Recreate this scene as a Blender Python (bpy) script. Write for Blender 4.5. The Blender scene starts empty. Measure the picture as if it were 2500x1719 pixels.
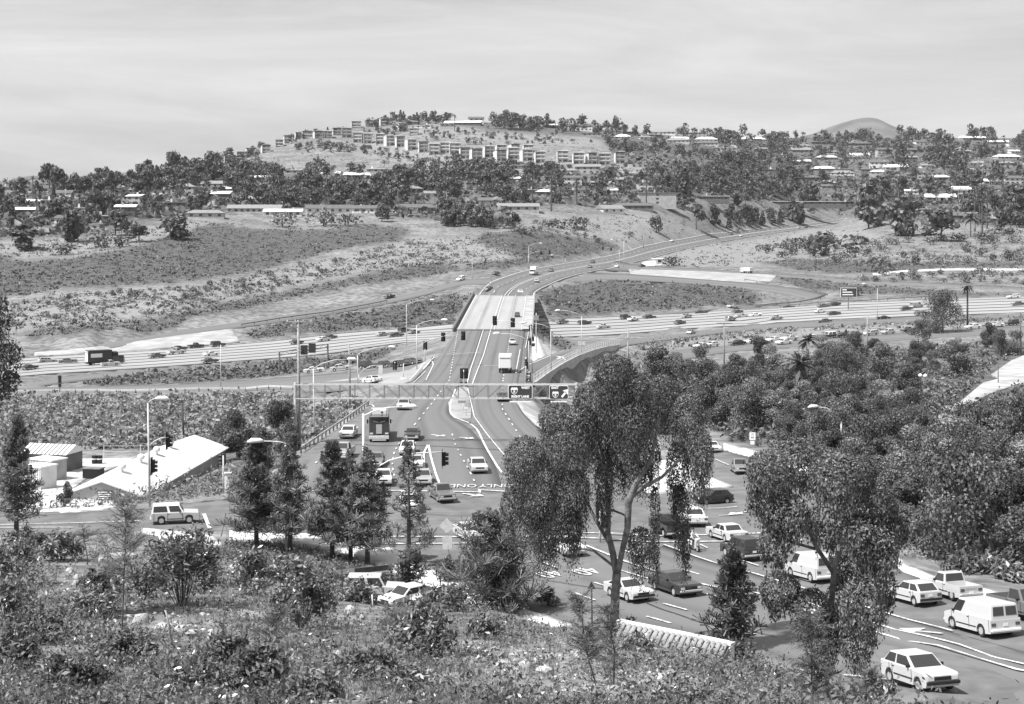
import bpy, bmesh, math, random
import numpy as np
from mathutils import Vector, Matrix
from mathutils.geometry import delaunay_2d_cdt

rnd = random.Random(7)
rng = np.random.default_rng(7)
sc = bpy.context.scene
COL = sc.collection
PI = math.pi

# ---------------------------------------------------------------- camera, sky, sun, exposure
F, CX, HY, CZ = 3600.0, 1250.0, 550.0, 27.0        # focal length, optical axis and horizon of the photograph; eye height
cam = bpy.data.objects.new('camera', bpy.data.cameras.new('camera'))
COL.objects.link(cam)
cam.location = (0, 0, CZ)
cam.rotation_euler = (PI / 2, 0, 0)
cam.data.sensor_width = 36.0
cam.data.lens = 36.0 * F / 2500.0
cam.data.shift_y = -309.5 / 2500.0
cam.data.clip_start = 0.5
cam.data.clip_end = 30000.0
sc.camera = cam

SUN_TO = Vector((-0.47, -0.26, 0.84)).normalized()   # towards the sun: from the left, high
w = bpy.data.worlds.new("World")
sc.world = w
w.use_nodes = True
nt = w.node_tree
for n in list(nt.nodes): nt.nodes.remove(n)
out = nt.nodes.new('ShaderNodeOutputWorld')
bg = nt.nodes.new('ShaderNodeBackground')
sky = nt.nodes.new('ShaderNodeTexSky')
sky.sky_type = 'NISHITA'
sky.sun_disc = False
sky.sun_elevation = math.asin(SUN_TO.z)
sky.sun_rotation = math.atan2(SUN_TO.x, SUN_TO.y)
sky.dust_density = 3.0
sky.air_density = 1.0
bw = nt.nodes.new('ShaderNodeRGBToBW')
tc = nt.nodes.new('ShaderNodeTexCoord')
mp = nt.nodes.new('ShaderNodeMapping')
mp.inputs['Scale'].default_value = (2.2, 2.2, 16.0)
mp.inputs['Rotation'].default_value = (0.05, -0.06, 0.3)
nz = nt.nodes.new('ShaderNodeTexNoise')
nz.inputs['Scale'].default_value = 1.3
nz.inputs['Detail'].default_value = 8.0
nz.inputs['Roughness'].default_value = 0.62
nz.inputs['Distortion'].default_value = 0.5
rp = nt.nodes.new('ShaderNodeValToRGB')
rp.color_ramp.elements[0].position = 0.30
rp.color_ramp.elements[0].color = (0.0, 0.0, 0.0, 1)
rp.color_ramp.elements[1].position = 0.72
rp.color_ramp.elements[1].color = (1, 1, 1, 1)
mx = nt.nodes.new('ShaderNodeMix')            # thin high cloud veil over the clear sky
mx.data_type = 'FLOAT'
mx.inputs[3].default_value = 5.7
mulc = nt.nodes.new('ShaderNodeMath'); mulc.operation = 'MULTIPLY_ADD'
mulc.inputs[1].default_value = 0.75
mulc.inputs[2].default_value = 0.15
bg.inputs['Strength'].default_value = 0.10
nt.links.new(sky.outputs[0], bw.inputs[0])
nt.links.new(tc.outputs['Generated'], mp.inputs[0])
nt.links.new(mp.outputs[0], nz.inputs['Vector'])
nt.links.new(nz.outputs[0], rp.inputs[0])
nt.links.new(rp.outputs[0], mulc.inputs[0])
nt.links.new(mulc.outputs[0], mx.inputs[0])
nt.links.new(bw.outputs[0], mx.inputs[2])
nt.links.new(mx.outputs[0], bg.inputs['Color'])
nt.links.new(bg.outputs[0], out.inputs[0])

sun = bpy.data.objects.new('sun', bpy.data.lights.new('sun', 'SUN'))
COL.objects.link(sun)
sun.data.energy = 5.0
sun.data.angle = math.radians(0.5)
sun.data.color = (1, 1, 1)
sun.rotation_euler = SUN_TO.to_track_quat('Z', 'Y').to_euler()
sun.location = (-50, 0, 200)

vs = sc.view_settings
vs.view_transform = 'Standard'
vs.look = 'None'
vs.gamma = 1.0
vs.use_curve_mapping = False
vs.exposure = 0.72

# ---------------------------------------------------------------- helpers: naming, meshes
def tag(o, label=None, cat=None, group=None, kind=None):
    if label: o['label'] = label
    if cat: o['category'] = cat
    if group: o['group'] = group
    if kind: o['kind'] = kind
    return o

def link(o, parent=None):
    COL.objects.link(o)
    if parent is not None: o.parent = parent
    return o

def empty(name, loc=(0, 0, 0), rz=0.0):
    o = bpy.data.objects.new(name, None)
    o.empty_display_size = 0.3
    o.location = loc
    o.rotation_euler = (0, 0, rz)
    return link(o)

def thing(name, label, cat, loc=(0, 0, 0), rz=0.0, group=None):
    return tag(empty(name, loc, rz), label, cat, group)

def inst(name, me, parent=None, loc=(0, 0, 0), rz=0.0, scale=1.0):
    o = bpy.data.objects.new(name, me)
    o.location = loc
    o.rotation_euler = (0, 0, rz)
    o.scale = (scale,) * 3 if not isinstance(scale, (tuple, list)) else scale
    return link(o, parent)

def mesh_np(name, V, Fa, mat, smooth=False, uv=None):
    """mesh from numpy: V (n,3), Fa (m,k) with k = 3 or 4"""
    V = np.asarray(V, np.float32); Fa = np.asarray(Fa, np.int32)
    me = bpy.data.meshes.new(name)
    m, k = Fa.shape
    me.vertices.add(len(V)); me.vertices.foreach_set('co', V.ravel())
    me.loops.add(m * k); me.loops.foreach_set('vertex_index', Fa.ravel())
    me.polygons.add(m); me.polygons.foreach_set('loop_start', np.arange(0, m * k, k, dtype=np.int32))
    if smooth: me.polygons.foreach_set('use_smooth', np.ones(m, bool))
    if uv is not None:
        l = me.uv_layers.new(name='UVMap')
        l.data.foreach_set('uv', np.asarray(uv, np.float32)[Fa.ravel()].ravel())
    me.update(calc_edges=True)
    if mat: me.materials.append(mat)
    return me

class MB:
    def __init__(s): s.v = []; s.f = []
    def quad(s, a, b, c, d):
        i = len(s.v); s.v += [tuple(a), tuple(b), tuple(c), tuple(d)]; s.f.append((i, i+1, i+2, i+3))
    def tri(s, a, b, c):
        i = len(s.v); s.v += [tuple(a), tuple(b), tuple(c)]; s.f.append((i, i+1, i+2))
    def box(s, c, d, rz=0.0, M=None):
        i = len(s.v); hx, hy, hz = d[0]/2, d[1]/2, d[2]/2
        cs, sn = math.cos(rz), math.sin(rz)
        for z in (-hz, hz):
            for x, y in ((-hx, -hy), (hx, -hy), (hx, hy), (-hx, hy)):
                p = (x*cs - y*sn, x*sn + y*cs, z)
                if M is not None: p = M @ Vector(p)
                s.v.append((c[0]+p[0], c[1]+p[1], c[2]+p[2]))
        for q in ((3,2,1,0), (4,5,6,7), (0,1,5,4), (1,2,6,5), (2,3,7,6), (3,0,4,7)): s.f.append(tuple(i+k for k in q))
        return s
    def bar(s, a, b, w, h=None):
        a = Vector(a); b = Vector(b); d = b - a; L = d.length
        if L < 1e-6: return s
        q = d.to_track_quat('X', 'Z').to_matrix()
        return s.box((a+b)/2, (L, w, h or w), 0, q)
    def tube(s, pts, rad, n=7, cap=True):
        pts = [Vector(p) for p in pts]
        if not isinstance(rad, (list, tuple)): rad = [rad]*len(pts)
        i0 = len(s.v); up = None
        for k, p in enumerate(pts):
            d = (pts[min(k+1, len(pts)-1)] - pts[max(k-1, 0)])
            d = d.normalized() if d.length > 1e-9 else Vector((0, 0, 1))
            if up is None:
                up = Vector((1, 0, 0)) if abs(d.z) > .8 else Vector((0, 0, 1))
            x = (up - d*up.dot(d)); x = x.normalized() if x.length > 1e-6 else d.orthogonal().normalized()
            up = x; y = d.cross(x)
            for j in range(n):
                a = 2*PI*j/n
                s.v.append(tuple(p + (x*math.cos(a) + y*math.sin(a))*rad[k]))
        for k in range(len(pts)-1):
            for j in range(n):
                a = i0+k*n+j; b = i0+k*n+(j+1) % n
                s.f.append((a, b, b+n, a+n))
        if cap:
            s.f.append(tuple(i0+j for j in range(n))[::-1])
            e = i0+(len(pts)-1)*n
            s.f.append(tuple(e+j for j in range(n)))
        return s
    def cyl(s, c, r, h, n=12, axis='z', r2=None):
        c = Vector(c); ax = {'x': Vector((1,0,0)), 'y': Vector((0,1,0)), 'z': Vector((0,0,1))}[axis]
        return s.tube([c-ax*h/2, c+ax*h/2], [r, r if r2 is None else r2], n)
    def prism(s, poly, z0, z1):
        """poly [(x,y)] extruded in z"""
        i = len(s.v); n = len(poly)
        for z in (z0, z1):
            for x, y in poly: s.v.append((x, y, z))
        s.f.append(tuple(i+k for k in range(n))[::-1]); s.f.append(tuple(i+n+k for k in range(n)))
        for k in range(n):
            j = (k+1) % n; s.f.append((i+k, i+j, i+n+j, i+n+k))
        return s
    def mesh(s, name, mat, smooth=False, bevel=0.0):
        me = bpy.data.meshes.new(name); me.from_pydata(s.v, [], s.f); me.validate()
        if bevel > 0:
            bm = bmesh.new(); bm.from_mesh(me)
            bmesh.ops.bevel(bm, geom=bm.edges[:], offset=bevel, segments=1, affect='EDGES', clamp_overlap=True)
            bm.to_mesh(me); bm.free()
        if smooth:
            for p in me.polygons: p.use_smooth = True
        if mat: me.materials.append(mat)
        me.update()
        return me
    def build(s, name, mat, parent=None, smooth=False, loc=(0,0,0), bevel=0.0):
        return inst(name, s.mesh(name, mat, smooth, bevel), parent, loc)

# ---------------------------------------------------------------- materials (the photograph is black and white: every pigment is a grey)
def mat(name, g=0.3, rough=0.8, g2=None, scale=1.0, detail=4, bump=0.0, bscale=None, spec=0.3, metal=0.0, coords='Object',
        contrast=(0.35, 0.65), scale2=None, g3=None):
    m = bpy.data.materials.new(name); m.use_nodes = True
    t = m.node_tree; b = t.nodes['Principled BSDF']
    b.inputs['Roughness'].default_value = rough
    b.inputs['Specular IOR Level'].default_value = spec
    b.inputs['Metallic'].default_value = metal
    b.inputs['Base Color'].default_value = (g, g, g, 1)
    if g2 is not None or bump:
        c = t.nodes.new('ShaderNodeTexCoord') if coords == 'Object' else t.nodes.new('ShaderNodeNewGeometry')
        co = c.outputs['Object'] if coords == 'Object' else c.outputs['Position']
    if g2 is not None:
        n = t.nodes.new('ShaderNodeTexNoise'); n.inputs['Scale'].default_value = scale; n.inputs['Detail'].default_value = detail
        r = t.nodes.new('ShaderNodeValToRGB')
        r.color_ramp.elements[0].position = contrast[0]; r.color_ramp.elements[0].color = (g, g, g, 1)
        r.color_ramp.elements[1].position = contrast[1]; r.color_ramp.elements[1].color = (g2, g2, g2, 1)
        t.links.new(co, n.inputs['Vector']); t.links.new(n.outputs[0], r.inputs[0])
        src = r.outputs[0]
        if g3 is not None:
            n2 = t.nodes.new('ShaderNodeTexNoise'); n2.inputs['Scale'].default_value = scale2; n2.inputs['Detail'].default_value = 6
            r2 = t.nodes.new('ShaderNodeValToRGB')
            r2.color_ramp.elements[0].position = .42; r2.color_ramp.elements[0].color = (0, 0, 0, 1)
            r2.color_ramp.elements[1].position = .62; r2.color_ramp.elements[1].color = (1, 1, 1, 1)
            mm = t.nodes.new('ShaderNodeMix'); mm.data_type = 'RGBA'
            mm.inputs[7].default_value = (g3, g3, g3, 1)
            t.links.new(co, n2.inputs['Vector']); t.links.new(n2.outputs[0], r2.inputs[0])
            t.links.new(r2.outputs[0], mm.inputs[0]); t.links.new(src, mm.inputs[6]); src = mm.outputs[2]
        t.links.new(src, b.inputs['Base Color'])
    if bump:
        n3 = t.nodes.new('ShaderNodeTexNoise'); n3.inputs['Scale'].default_value = bscale or scale*3; n3.inputs['Detail'].default_value = 6
        bp = t.nodes.new('ShaderNodeBump'); bp.inputs['Strength'].default_value = 1.0; bp.inputs['Distance'].default_value = bump
        t.links.new(co, n3.inputs['Vector']); t.links.new(n3.outputs[0], bp.inputs['Height']); t.links.new(bp.outputs[0], b.inputs['Normal'])
    return m

def foliage(name, lo, hi, trans=0.25, rough=0.55, spec=0.25):
    """leaf material: grey varies from leaf to leaf (random per island) and a little from plant to plant"""
    m = bpy.data.materials.new(name); m.use_nodes = True
    t = m.node_tree; b = t.nodes['Principled BSDF']
    b.inputs['Roughness'].default_value = rough
    b.inputs['Specular IOR Level'].default_value = spec
    g = t.nodes.new('ShaderNodeNewGeometry'); oi = t.nodes.new('ShaderNodeObjectInfo')
    r = t.nodes.new('ShaderNodeMapRange'); r.inputs[3].default_value = lo; r.inputs[4].default_value = hi
    r2 = t.nodes.new('ShaderNodeMapRange'); r2.inputs[3].default_value = 0.75; r2.inputs[4].default_value = 1.3
    mu = t.nodes.new('ShaderNodeMath'); mu.operation = 'MULTIPLY'
    nz_ = t.nodes.new('ShaderNodeTexNoise'); nz_.inputs['Scale'].default_value = .4; nz_.inputs['Detail'].default_value = 5; nz_.inputs['Roughness'].default_value = .7
    r3 = t.nodes.new('ShaderNodeMapRange'); r3.inputs[1].default_value = .35; r3.inputs[2].default_value = .65; r3.inputs[3].default_value = .6; r3.inputs[4].default_value = 1.4
    m2 = t.nodes.new('ShaderNodeMath'); m2.operation = 'MULTIPLY'
    t.links.new(g.outputs['Position'], nz_.inputs['Vector']); t.links.new(nz_.outputs[0], r3.inputs[0]); t.links.new(r2.outputs[0], m2.inputs[0]); t.links.new(r3.outputs[0], m2.inputs[1])
    t.links.new(g.outputs['Random Per Island'], r.inputs[0]); t.links.new(oi.outputs['Random'], r2.inputs[0])
    t.links.new(r.outputs[0], mu.inputs[0]); t.links.new(m2.outputs[0], mu.inputs[1])
    t.links.new(mu.outputs[0], b.inputs['Base Color'])
    tr = t.nodes.new('ShaderNodeBsdfTranslucent'); t.links.new(mu.outputs[0], tr.inputs[0])
    mix = t.nodes.new('ShaderNodeMixShader'); mix.inputs[0].default_value = trans
    o = t.nodes['Material Output']
    t.links.new(b.outputs[0], mix.inputs[1]); t.links.new(tr.outputs[0], mix.inputs[2]); t.links.new(mix.outputs[0], o.inputs[0])
    return m

def paint_mat(name):
    m = bpy.data.materials.new(name); m.use_nodes = True
    t = m.node_tree; b = t.nodes['Principled BSDF']
    oi = t.nodes.new('ShaderNodeObjectInfo')
    t.links.new(oi.outputs['Color'], b.inputs['Base Color'])
    b.inputs['Roughness'].default_value = 0.35
    b.inputs['Coat Weight'].default_value = 0.4
    b.inputs['Coat Roughness'].default_value = 0.08
    return m

def uvstripe(name, g, g2, n, gline=None, lw=0.03, streak=0.5, rough=0.85):
    """road surface: worn tone along the lanes (uv.x runs across the road, n lanes), fine grain"""
    m = bpy.data.materials.new(name); m.use_nodes = True
    t = m.node_tree; b = t.nodes['Principled BSDF']
    b.inputs['Roughness'].default_value = rough; b.inputs['Specular IOR Level'].default_value = 0.25
    u = t.nodes.new('ShaderNodeUVMap'); sp = t.nodes.new('ShaderNodeSeparateXYZ')
    t.links.new(u.outputs[0], sp.inputs[0])
    def M(op, a, bb=None, c=None):
        k = t.nodes.new('ShaderNodeMath'); k.operation = op
        for i, x in enumerate((a, bb, c)):
            if x is None: continue
            if isinstance(x, (int, float)): k.inputs[i].default_value = x
            else: t.links.new(x, k.inputs[i])
        return k.outputs[0]
    nn = t.nodes.new('ShaderNodeTexNoise'); nn.inputs['Scale'].default_value = 1.0; nn.inputs['Detail'].default_value = 4
    vm = t.nodes.new('ShaderNodeCombineXYZ')
    t.links.new(M('MULTIPLY', sp.outputs[0], n*1.5), vm.inputs[0]); t.links.new(M('MULTIPLY', sp.outputs[1], 0.02), vm.inputs[1])
    t.links.new(vm.outputs[0], nn.inputs['Vector'])
    fr = M('FRACT', M('MULTIPLY', sp.outputs[0], float(n)))
    d = M('ABSOLUTE', M('SUBTRACT', fr, 0.5))                     # 0 lane middle .. 0.5 lane edge
    oil = M('MULTIPLY', M('MAXIMUM', M('SUBTRACT', 1.0, M('MULTIPLY', d, 4.0)), 0.0), streak)
    k = M('MULTIPLY_ADD', nn.outputs[0], 0.9, M('SUBTRACT', oil, 0.3))
    mm = t.nodes.new('ShaderNodeMix'); mm.data_type = 'RGBA'
    mm.inputs[6].default_value = (g, g, g, 1); mm.inputs[7].default_value = (g2, g2, g2, 1)
    t.links.new(k, mm.inputs[0]); src = mm.outputs[2]
    if gline is not None:
        e = M('GREATER_THAN', d, 0.5-lw)
        ml = t.nodes.new('ShaderNodeMix'); ml.data_type = 'RGBA'; ml.inputs[7].default_value = (gline,)*3 + (1,)
        t.links.new(e, ml.inputs[0]); t.links.new(src, ml.inputs[6]); src = ml.outputs[2]
    t.links.new(src, b.inputs['Base Color'])
    return m

MT = {}
MT['asphalt'] = mat('asphalt', .095, .9, .12, .12, 5, .004, 30, coords='w', g3=.14, scale2=.5)
MT['concrete'] = mat('concrete', .42, .85, .55, .5, 5, coords='w')
MT['conc_mid'] = mat('slope_concrete', .26, .85, .38, .35, 6, coords='w', g3=.24, scale2=.15)
MT['conc_dark'] = mat('stained_concrete', .20, .9, .30, .25, 6, coords='w', g3=.24, scale2=1.5)
MT['deck'] = uvstripe('bridge_concrete', .30, .16, 5, streak=.6)
MT['freeway'] = uvstripe('freeway_concrete', .34, .12, 6, gline=.07, lw=.15, streak=.35)
MT['ramp'] = uvstripe('ramp_asphalt', .14, .09, 2, streak=.3)
MT['avenue'] = uvstripe('avenue_asphalt', .13, .075, 5, streak=.5)
MT['paint'] = mat('white_road_paint', .55, .7, .75, 1.6, 6, coords='w', g3=.34, scale2=2.5)
MT['lane'] = uvstripe('lane_asphalt', .14, .075, 4, streak=.45)
MT['seam'] = mat('asphalt_seam', .03, .9, .06, 2, 4, coords='w')
MT['metal'] = mat('galvanised_steel', .42, .5, .55, 3, spec=.5)
MT['metal_dark'] = mat('weathered_steel', .12, .6, .2, 2)
MT['white'] = mat('white_enamel', .68, .4)
MT['black'] = mat('black_plastic', .018, .5)
MT['rubber'] = mat('tyre_rubber', .025, .85)
MT['chrome'] = mat('bright_trim', .36, .3, spec=.6)
MT['grey'] = mat('mid_grey_paint', .25, .6)
MT['glass'] = mat('window_glass', .03, .06, spec=.8)
MT['lamp'] = mat('headlight_glass', .55, .1, spec=.7)
MT['tail'] = mat('tail_lamp', .08, .3)
MT['carpaint'] = paint_mat('car_paint')
MT['wood'] = mat('weathered_wood', .20, .9, .32, 4, coords='w')
MT['wood_dark'] = mat('dark_creosote_wood', .06, .9, .1, 4)
MT['bark'] = mat('grey_bark', .09, .9, .20, 3, 5, .05, 9)
MT['bark_dark'] = mat('dark_bark', .05, .9, .1, 3)
MT['sign'] = mat('sign_green', .045, .5)
MT['signw'] = mat('sign_white', .82, .5)
MT['stucco'] = mat('pale_stucco', .5, .9, .62, .6)
MT['stucco_g'] = mat('grey_stucco', .30, .9, .4, .6)
MT['wall_dark'] = mat('brown_siding', .10, .9, .15, .8)
MT['roof_g'] = mat('grey_shingles', .16, .9, .24, 1.5)
MT['roof_d'] = mat('dark_shingles', .08, .9, .13, 1.5)
MT['roof_w'] = mat('white_gravel_roof', .62, .9, .75, 1.0)
MT['rock'] = mat('pale_rock', .26, .9, .42, 3, 6, .03, 8)
MT['tile'] = mat('roof_tile', .13, .8, .26, 2, 5)
MT['skin'] = mat('skin', .32, .6)
MT['cloth_w'] = mat('white_cloth', .75, .9)
MT['cloth_d'] = mat('dark_cloth', .05, .9)
MT['fol_dark'] = foliage('dark_leaves', .03, .16)
MT['fol_mid'] = foliage('mid_leaves', .025, .21)
MT['fol_light'] = foliage('pale_leaves', .05, .32)
MT['fol_gloss'] = foliage('glossy_leaves', .03, .26, .2, .32, .5)
MT['needles'] = foliage('pine_needles', .05, .28, .3)
MT['pepper'] = foliage('pepper_tree_leaves', .02, .24, .25)
MT['iceplant'] = foliage('iceplant', .05, .13, .1, .6)
MT['drygrass'] = foliage('dry_grass', .13, .33, .3, .8, .1)
MT['scrub'] = foliage('scrub_leaves', .06, .32, .25, .7, .15)
MT['weeds'] = foliage('weed_leaves', .03, .24)
# ---------------------------------------------------------------- terrain: surveyed points -> height field
def PY(px, py, Y): return (px-CX)*Y/F, Y, CZ-(py-HY)*Y/F
def PZ(px, py, z):
    Y = (CZ-z)*F/(py-HY); return (px-CX)*Y/F, Y, z

CT = []                                             # (X, Y, Z)
def cy(*L):
    for px, py, Y in L: CT.append(PY(px, py, Y))
def cz(*L):
    for px, py, z in L: CT.append(PZ(px, py, z))
def dens(sec, step=16):
    """sections [(L, R)] of world points, densified along the way with a Catmull-Rom curve"""
    o = []
    n = len(sec)
    for i in range(n-1):
        k = [sec[max(i-1, 0)], sec[i], sec[i+1], sec[min(i+2, n-1)]]
        d = max((Vector(sec[i+1][s])-Vector(sec[i][s])).length for s in (0, 1))
        m = max(1, int(d/step))
        for j in range(m):
            t = j/m
            o.append(tuple(tuple(0.5*((2*k[1][s][a]) + (-k[0][s][a]+k[2][s][a])*t + (2*k[0][s][a]-5*k[1][s][a]+4*k[2][s][a]-k[3][s][a])*t*t
                     + (-k[0][s][a]+3*k[1][s][a]-3*k[2][s][a]+k[3][s][a])*t**3) for a in range(3)) for s in (0, 1)))
    o.append(sec[-1])
    return o
def secs(L, mode='y', step=16):
    f = PY if mode == 'y' else PZ
    return dens([(f(*a), f(*b)) for a, b in L], step)
def addsec(S):
    for L, R in S: CT.append(L); CT.append(R); CT.append(tuple((L[k]+R[k])/2 for k in range(3)))

# roads, left (far) edge and right (near) edge of each section
S_AVE = secs([((2060,536,1340),(2075,545,1330)), ((1985,546,1250),(2000,556,1230)), ((1840,561,1130),(1842,580,1100)), ((1751,571,1040),(1770,591,1005)),
    ((1669,585,955),(1700,603,920)), ((1586,599,880),(1608,627,830)), ((1522,617,820),(1540,645,765)), ((1429,636,745),(1470,658,690)),
    ((1332,652,680),(1392,676,625)), ((1255,668,622),(1335,700,578)), ((1195,693,578),(1308,716,550)), ((1156,715,540),(1306,728,528))], 'y', 12)
S_DECK = dens([(PY(1156,715,540), PY(1306,728,528)), (PY(1133,757,455), PY(1303,765,450)), (PZ(1108,805,0.05), PZ(1300,805,0.05))], 8)
fz = lambda px: np.interp(px, [-300, 0, 640, 1250, 1700, 2040, 2500, 3000], [-10, -9.5, -8.8, -8, -6.2, -4, -1, 3])
def FW(L):
    o = []
    for (a, b), (c, d) in L: o.append((PZ(a, b, float(fz(a))+(.0 if a < 1300 else 1.5)), PZ(c, d, float(fz(c))-(0 if c < 1300 else 1.5))))
    return o
S_FWY = dens(FW([((-330,905),(-330,950)), ((-60,885),(-60,929)), ((80,873),(121,913)), ((345,858),(345,900)), ((640,837),(640,878)), ((826,817),(826,862)), ((1000,805),(985,838)),
    ((1180,793),(1200,833)), ((1318,784),(1407,824)), ((1511,774),(1531,817)), ((1751,758),(1840,793)), ((2050,741),(2041,781)), ((2313,729),(2246,773)), ((2500,722),(2500,764)), ((2800,712),(2800,752))]), 12)
S_NW = secs([((1200,676,590),(1200,690,572)), ((1130,682,585),(1130,694,570)), ((1047,708,568),(1047,718,556)), ((961,726,552),(961,738,540)), ((800,756,527),(800,769,515)), ((600,786,498),(600,799,486)),
    ((433,812,472),(433,824,461)), ((250,842,442),(250,858,431)), ((120,858,424),(120,872,414))], 'y', 14)
S_SW = secs([((1085,868,0),(1050,905,0)), ((1000,890,-1.6),(985,925,-.9)), ((900,905,-3.2),(900,944,-2.4)), ((760,916,-4.8),(760,951,-4.2)), ((600,928,-6.4),(600,954,-6.1)), ((420,940,-7.6),(420,956,-7.4)),
    ((230,943,-8.5),(230,957,-8.4)), ((60,948,-9.1),(60,960,-9)), ((-200,955,-9.6),(-200,968,-9.6))], 'z', 10)
S_SWL = secs([((600,884,-8.7),(600,900,-8.6)), ((345,903,-9),(345,916,-9)), ((150,922,-9.3),(170,934,-9.2)), ((60,938,-9.3),(108,942,-9.2)), ((75,950,-9.2),(115,946,-9.1)), ((230,952,-8.6),(220,947,-8.7))], 'z', 8)
S_NE = secs([((1440,668,665),(1400,690,602)), ((1539,668,642),(1476,680,606)), ((1680,679,628),(1652,686,606)), ((1818,689,617),(1807,700,600)), ((1950,702,606),(1920,713,590)), ((2018,720,596),(1970,728,584)),
    ((1985,737,581),(1935,742,574)), ((1845,751,564),(1840,752,561)), ((1600,769,535),(1600,774,531))], 'y', 10)
S_OFF = secs([((1500,638,770),(1480,668,692)), ((1600,650,742),(1600,661,715)), ((1720,656,716),(1720,666,696)), ((1840,664,696),(1840,671,682)), ((2071,680,662),(2071,688,648)), ((2300,692,638),(2300,700,625)), ((2520,704,618),(2520,712,605)), ((2800,715,602),(2800,723,592))], 'y', 16)
S_SE = secs([((1284,872,0),(1300,938,0)), ((1291,881,-.2),(1302,937,-.2)), ((1345,866,-1.6),(1340,910,-1.2)), ((1404,849,-3.6),(1390,880,-2.7)), ((1490,834,-5.6),(1448,857,-4.2)), ((1586,824,-6.6),(1512,844,-5.4)), ((1700,812,-7),(1640,829,-6.6)),
    ((1840,796,-7.6),(1840,806,-7.2)), ((2041,784,-5.6),(2041,793,-5.2)), ((2250,776,-4),(2250,782,-3.8)), ((2520,767,-2.6),(2520,771,-2.6))], 'z', 10)
S_FRO = secs([((2700,785,-2.5),(2700,802,-2.6)), ((2500,797,-4),(2500,813,-4.1)), ((2250,811,-5.4),(2250,828,-5.6)), ((2000,828,-6.4),(2000,845,-6.6)), ((1800,842,-7),(1800,858,-7.1)), ((1641,858,-7.5),(1641,886,-7.5)), ((1510,880,-7.5),(1545,925,-7.3)),
    ((1462,922,-7.1),(1545,962,-6.9)), ((1475,980,-6),(1590,1000,-5.9)), ((1555,1050,-4.6),(1680,1045,-4.5)), ((1690,1125,-3),(1765,1099,-3))], 'z', 8)
S_RST = secs([((1690,1125,-3),(1765,1099,-3)), ((1727,1161,-2.2),(1844,1120,-2.2)), ((1794,1190,-1.5),(1909,1140,-1.5)), ((1850,1230,-.7),(1990,1165,-.9)), ((1900,1270,0),(2100,1240,.2))], 'z', 5)
for S in (S_AVE, S_FWY, S_NW, S_SW, S_SWL, S_NE, S_OFF, S_SE, S_FRO, S_RST): addsec(S)

# the crossing and the street that bends away to the right: outline (px, py, z)
CROSS = [(-700,1262,.1),(-60,1258,0),(100,1255,0),(366,1238,0),(565,1214,0),(610,1188,0),(690,1138,0),(735,1108,0),(840,1037,0),(903,990,0),(925,968,0),(960,948,0),(1011,930,0),
    (1052,887,0),(1096,845,0),(1108,804,0),(1300,804,0),(1292,850,0),(1288,880,0),(1300,938,0),(1262,972,0),(1258,983,0),(1282,1012,0),(1307,1036,0),(1370,1085,0),(1450,1140,-.2),(1520,1180,-.4),(1574,1202,-.6),(1605,1208,-.7),(1690,1203,-1.2),(1794,1190,-1.5),
    (1727,1161,-2.2),(1690,1125,-3),(1765,1099,-3),(1844,1120,-2.2),(1909,1140,-1.5),(1958,1152,-1.2),(2040,1185,-.4),(2110,1260,.6),(2140,1340,1.6),(2205,1397,2.2),(2310,1431,2.8),(2500,1478,3.6),(2700,1530,4.4),(3100,1610,6),
    (3300,2250,7),(2600,1960,5.2),(2330,1800,4.6),(2100,1719,4),(1940,1655,3.2),(1785,1600,2.4),(1560,1545,1.3),(1400,1522,.7),(1270,1482,.3),(1090,1405,0),(950,1335,0),(905,1318,0),(800,1306,0),(700,1300,0),(560,1296,0),(340,1298,0),(-60,1308,0),(-700,1316,.1)]
def polydens(P, step):
    o = []
    for i in range(len(P)):
        a = Vector(P[i]); b = Vector(P[(i+1) % len(P)]); n = max(1, int((b-a).length/step))
        for k in range(n): o.append(tuple(a+(b-a)*k/n))
    return o
cz(*polydens(CROSS, 30))
cz((1400,1300,0),(1200,1300,0),(1200,1100,0),(1100,1000,0),(1180,900,0),(1000,1200,0),(1648,1460,1.1),(1500,1400,.5),(1765,1320,.2),(1740,1240,-.7),(2000,1400,1.5),(2410,1560,3.7),(2240,1690,4.2),(2250,1500,3),(2600,1700,4.8),(1900,1520,2.2),(700,1230,0),(400,1275,0),(0,1282,0))
# near sidewalk and parking level below the brow
for px in (-500,-100,200,450): CT.append(PZ(px, 1330, .25))
cz((560,1330,.1),(700,1335,.1),(820,1365,.1),(1000,1430,.1),(850,1440,.1),(650,1400,.4))
for X, Y, z in ((-12,105,.1),(-6,103,.1),(-2,101,.2),(-13,99,.15),(-8,98,.15),(-4,97,.3),(0,96.5,.4),(3,95,.5),(6,92,.9),(10,89,1.3),(-16,101,.2),(-16,106,.2)): CT.append((X, Y, z))
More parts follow.
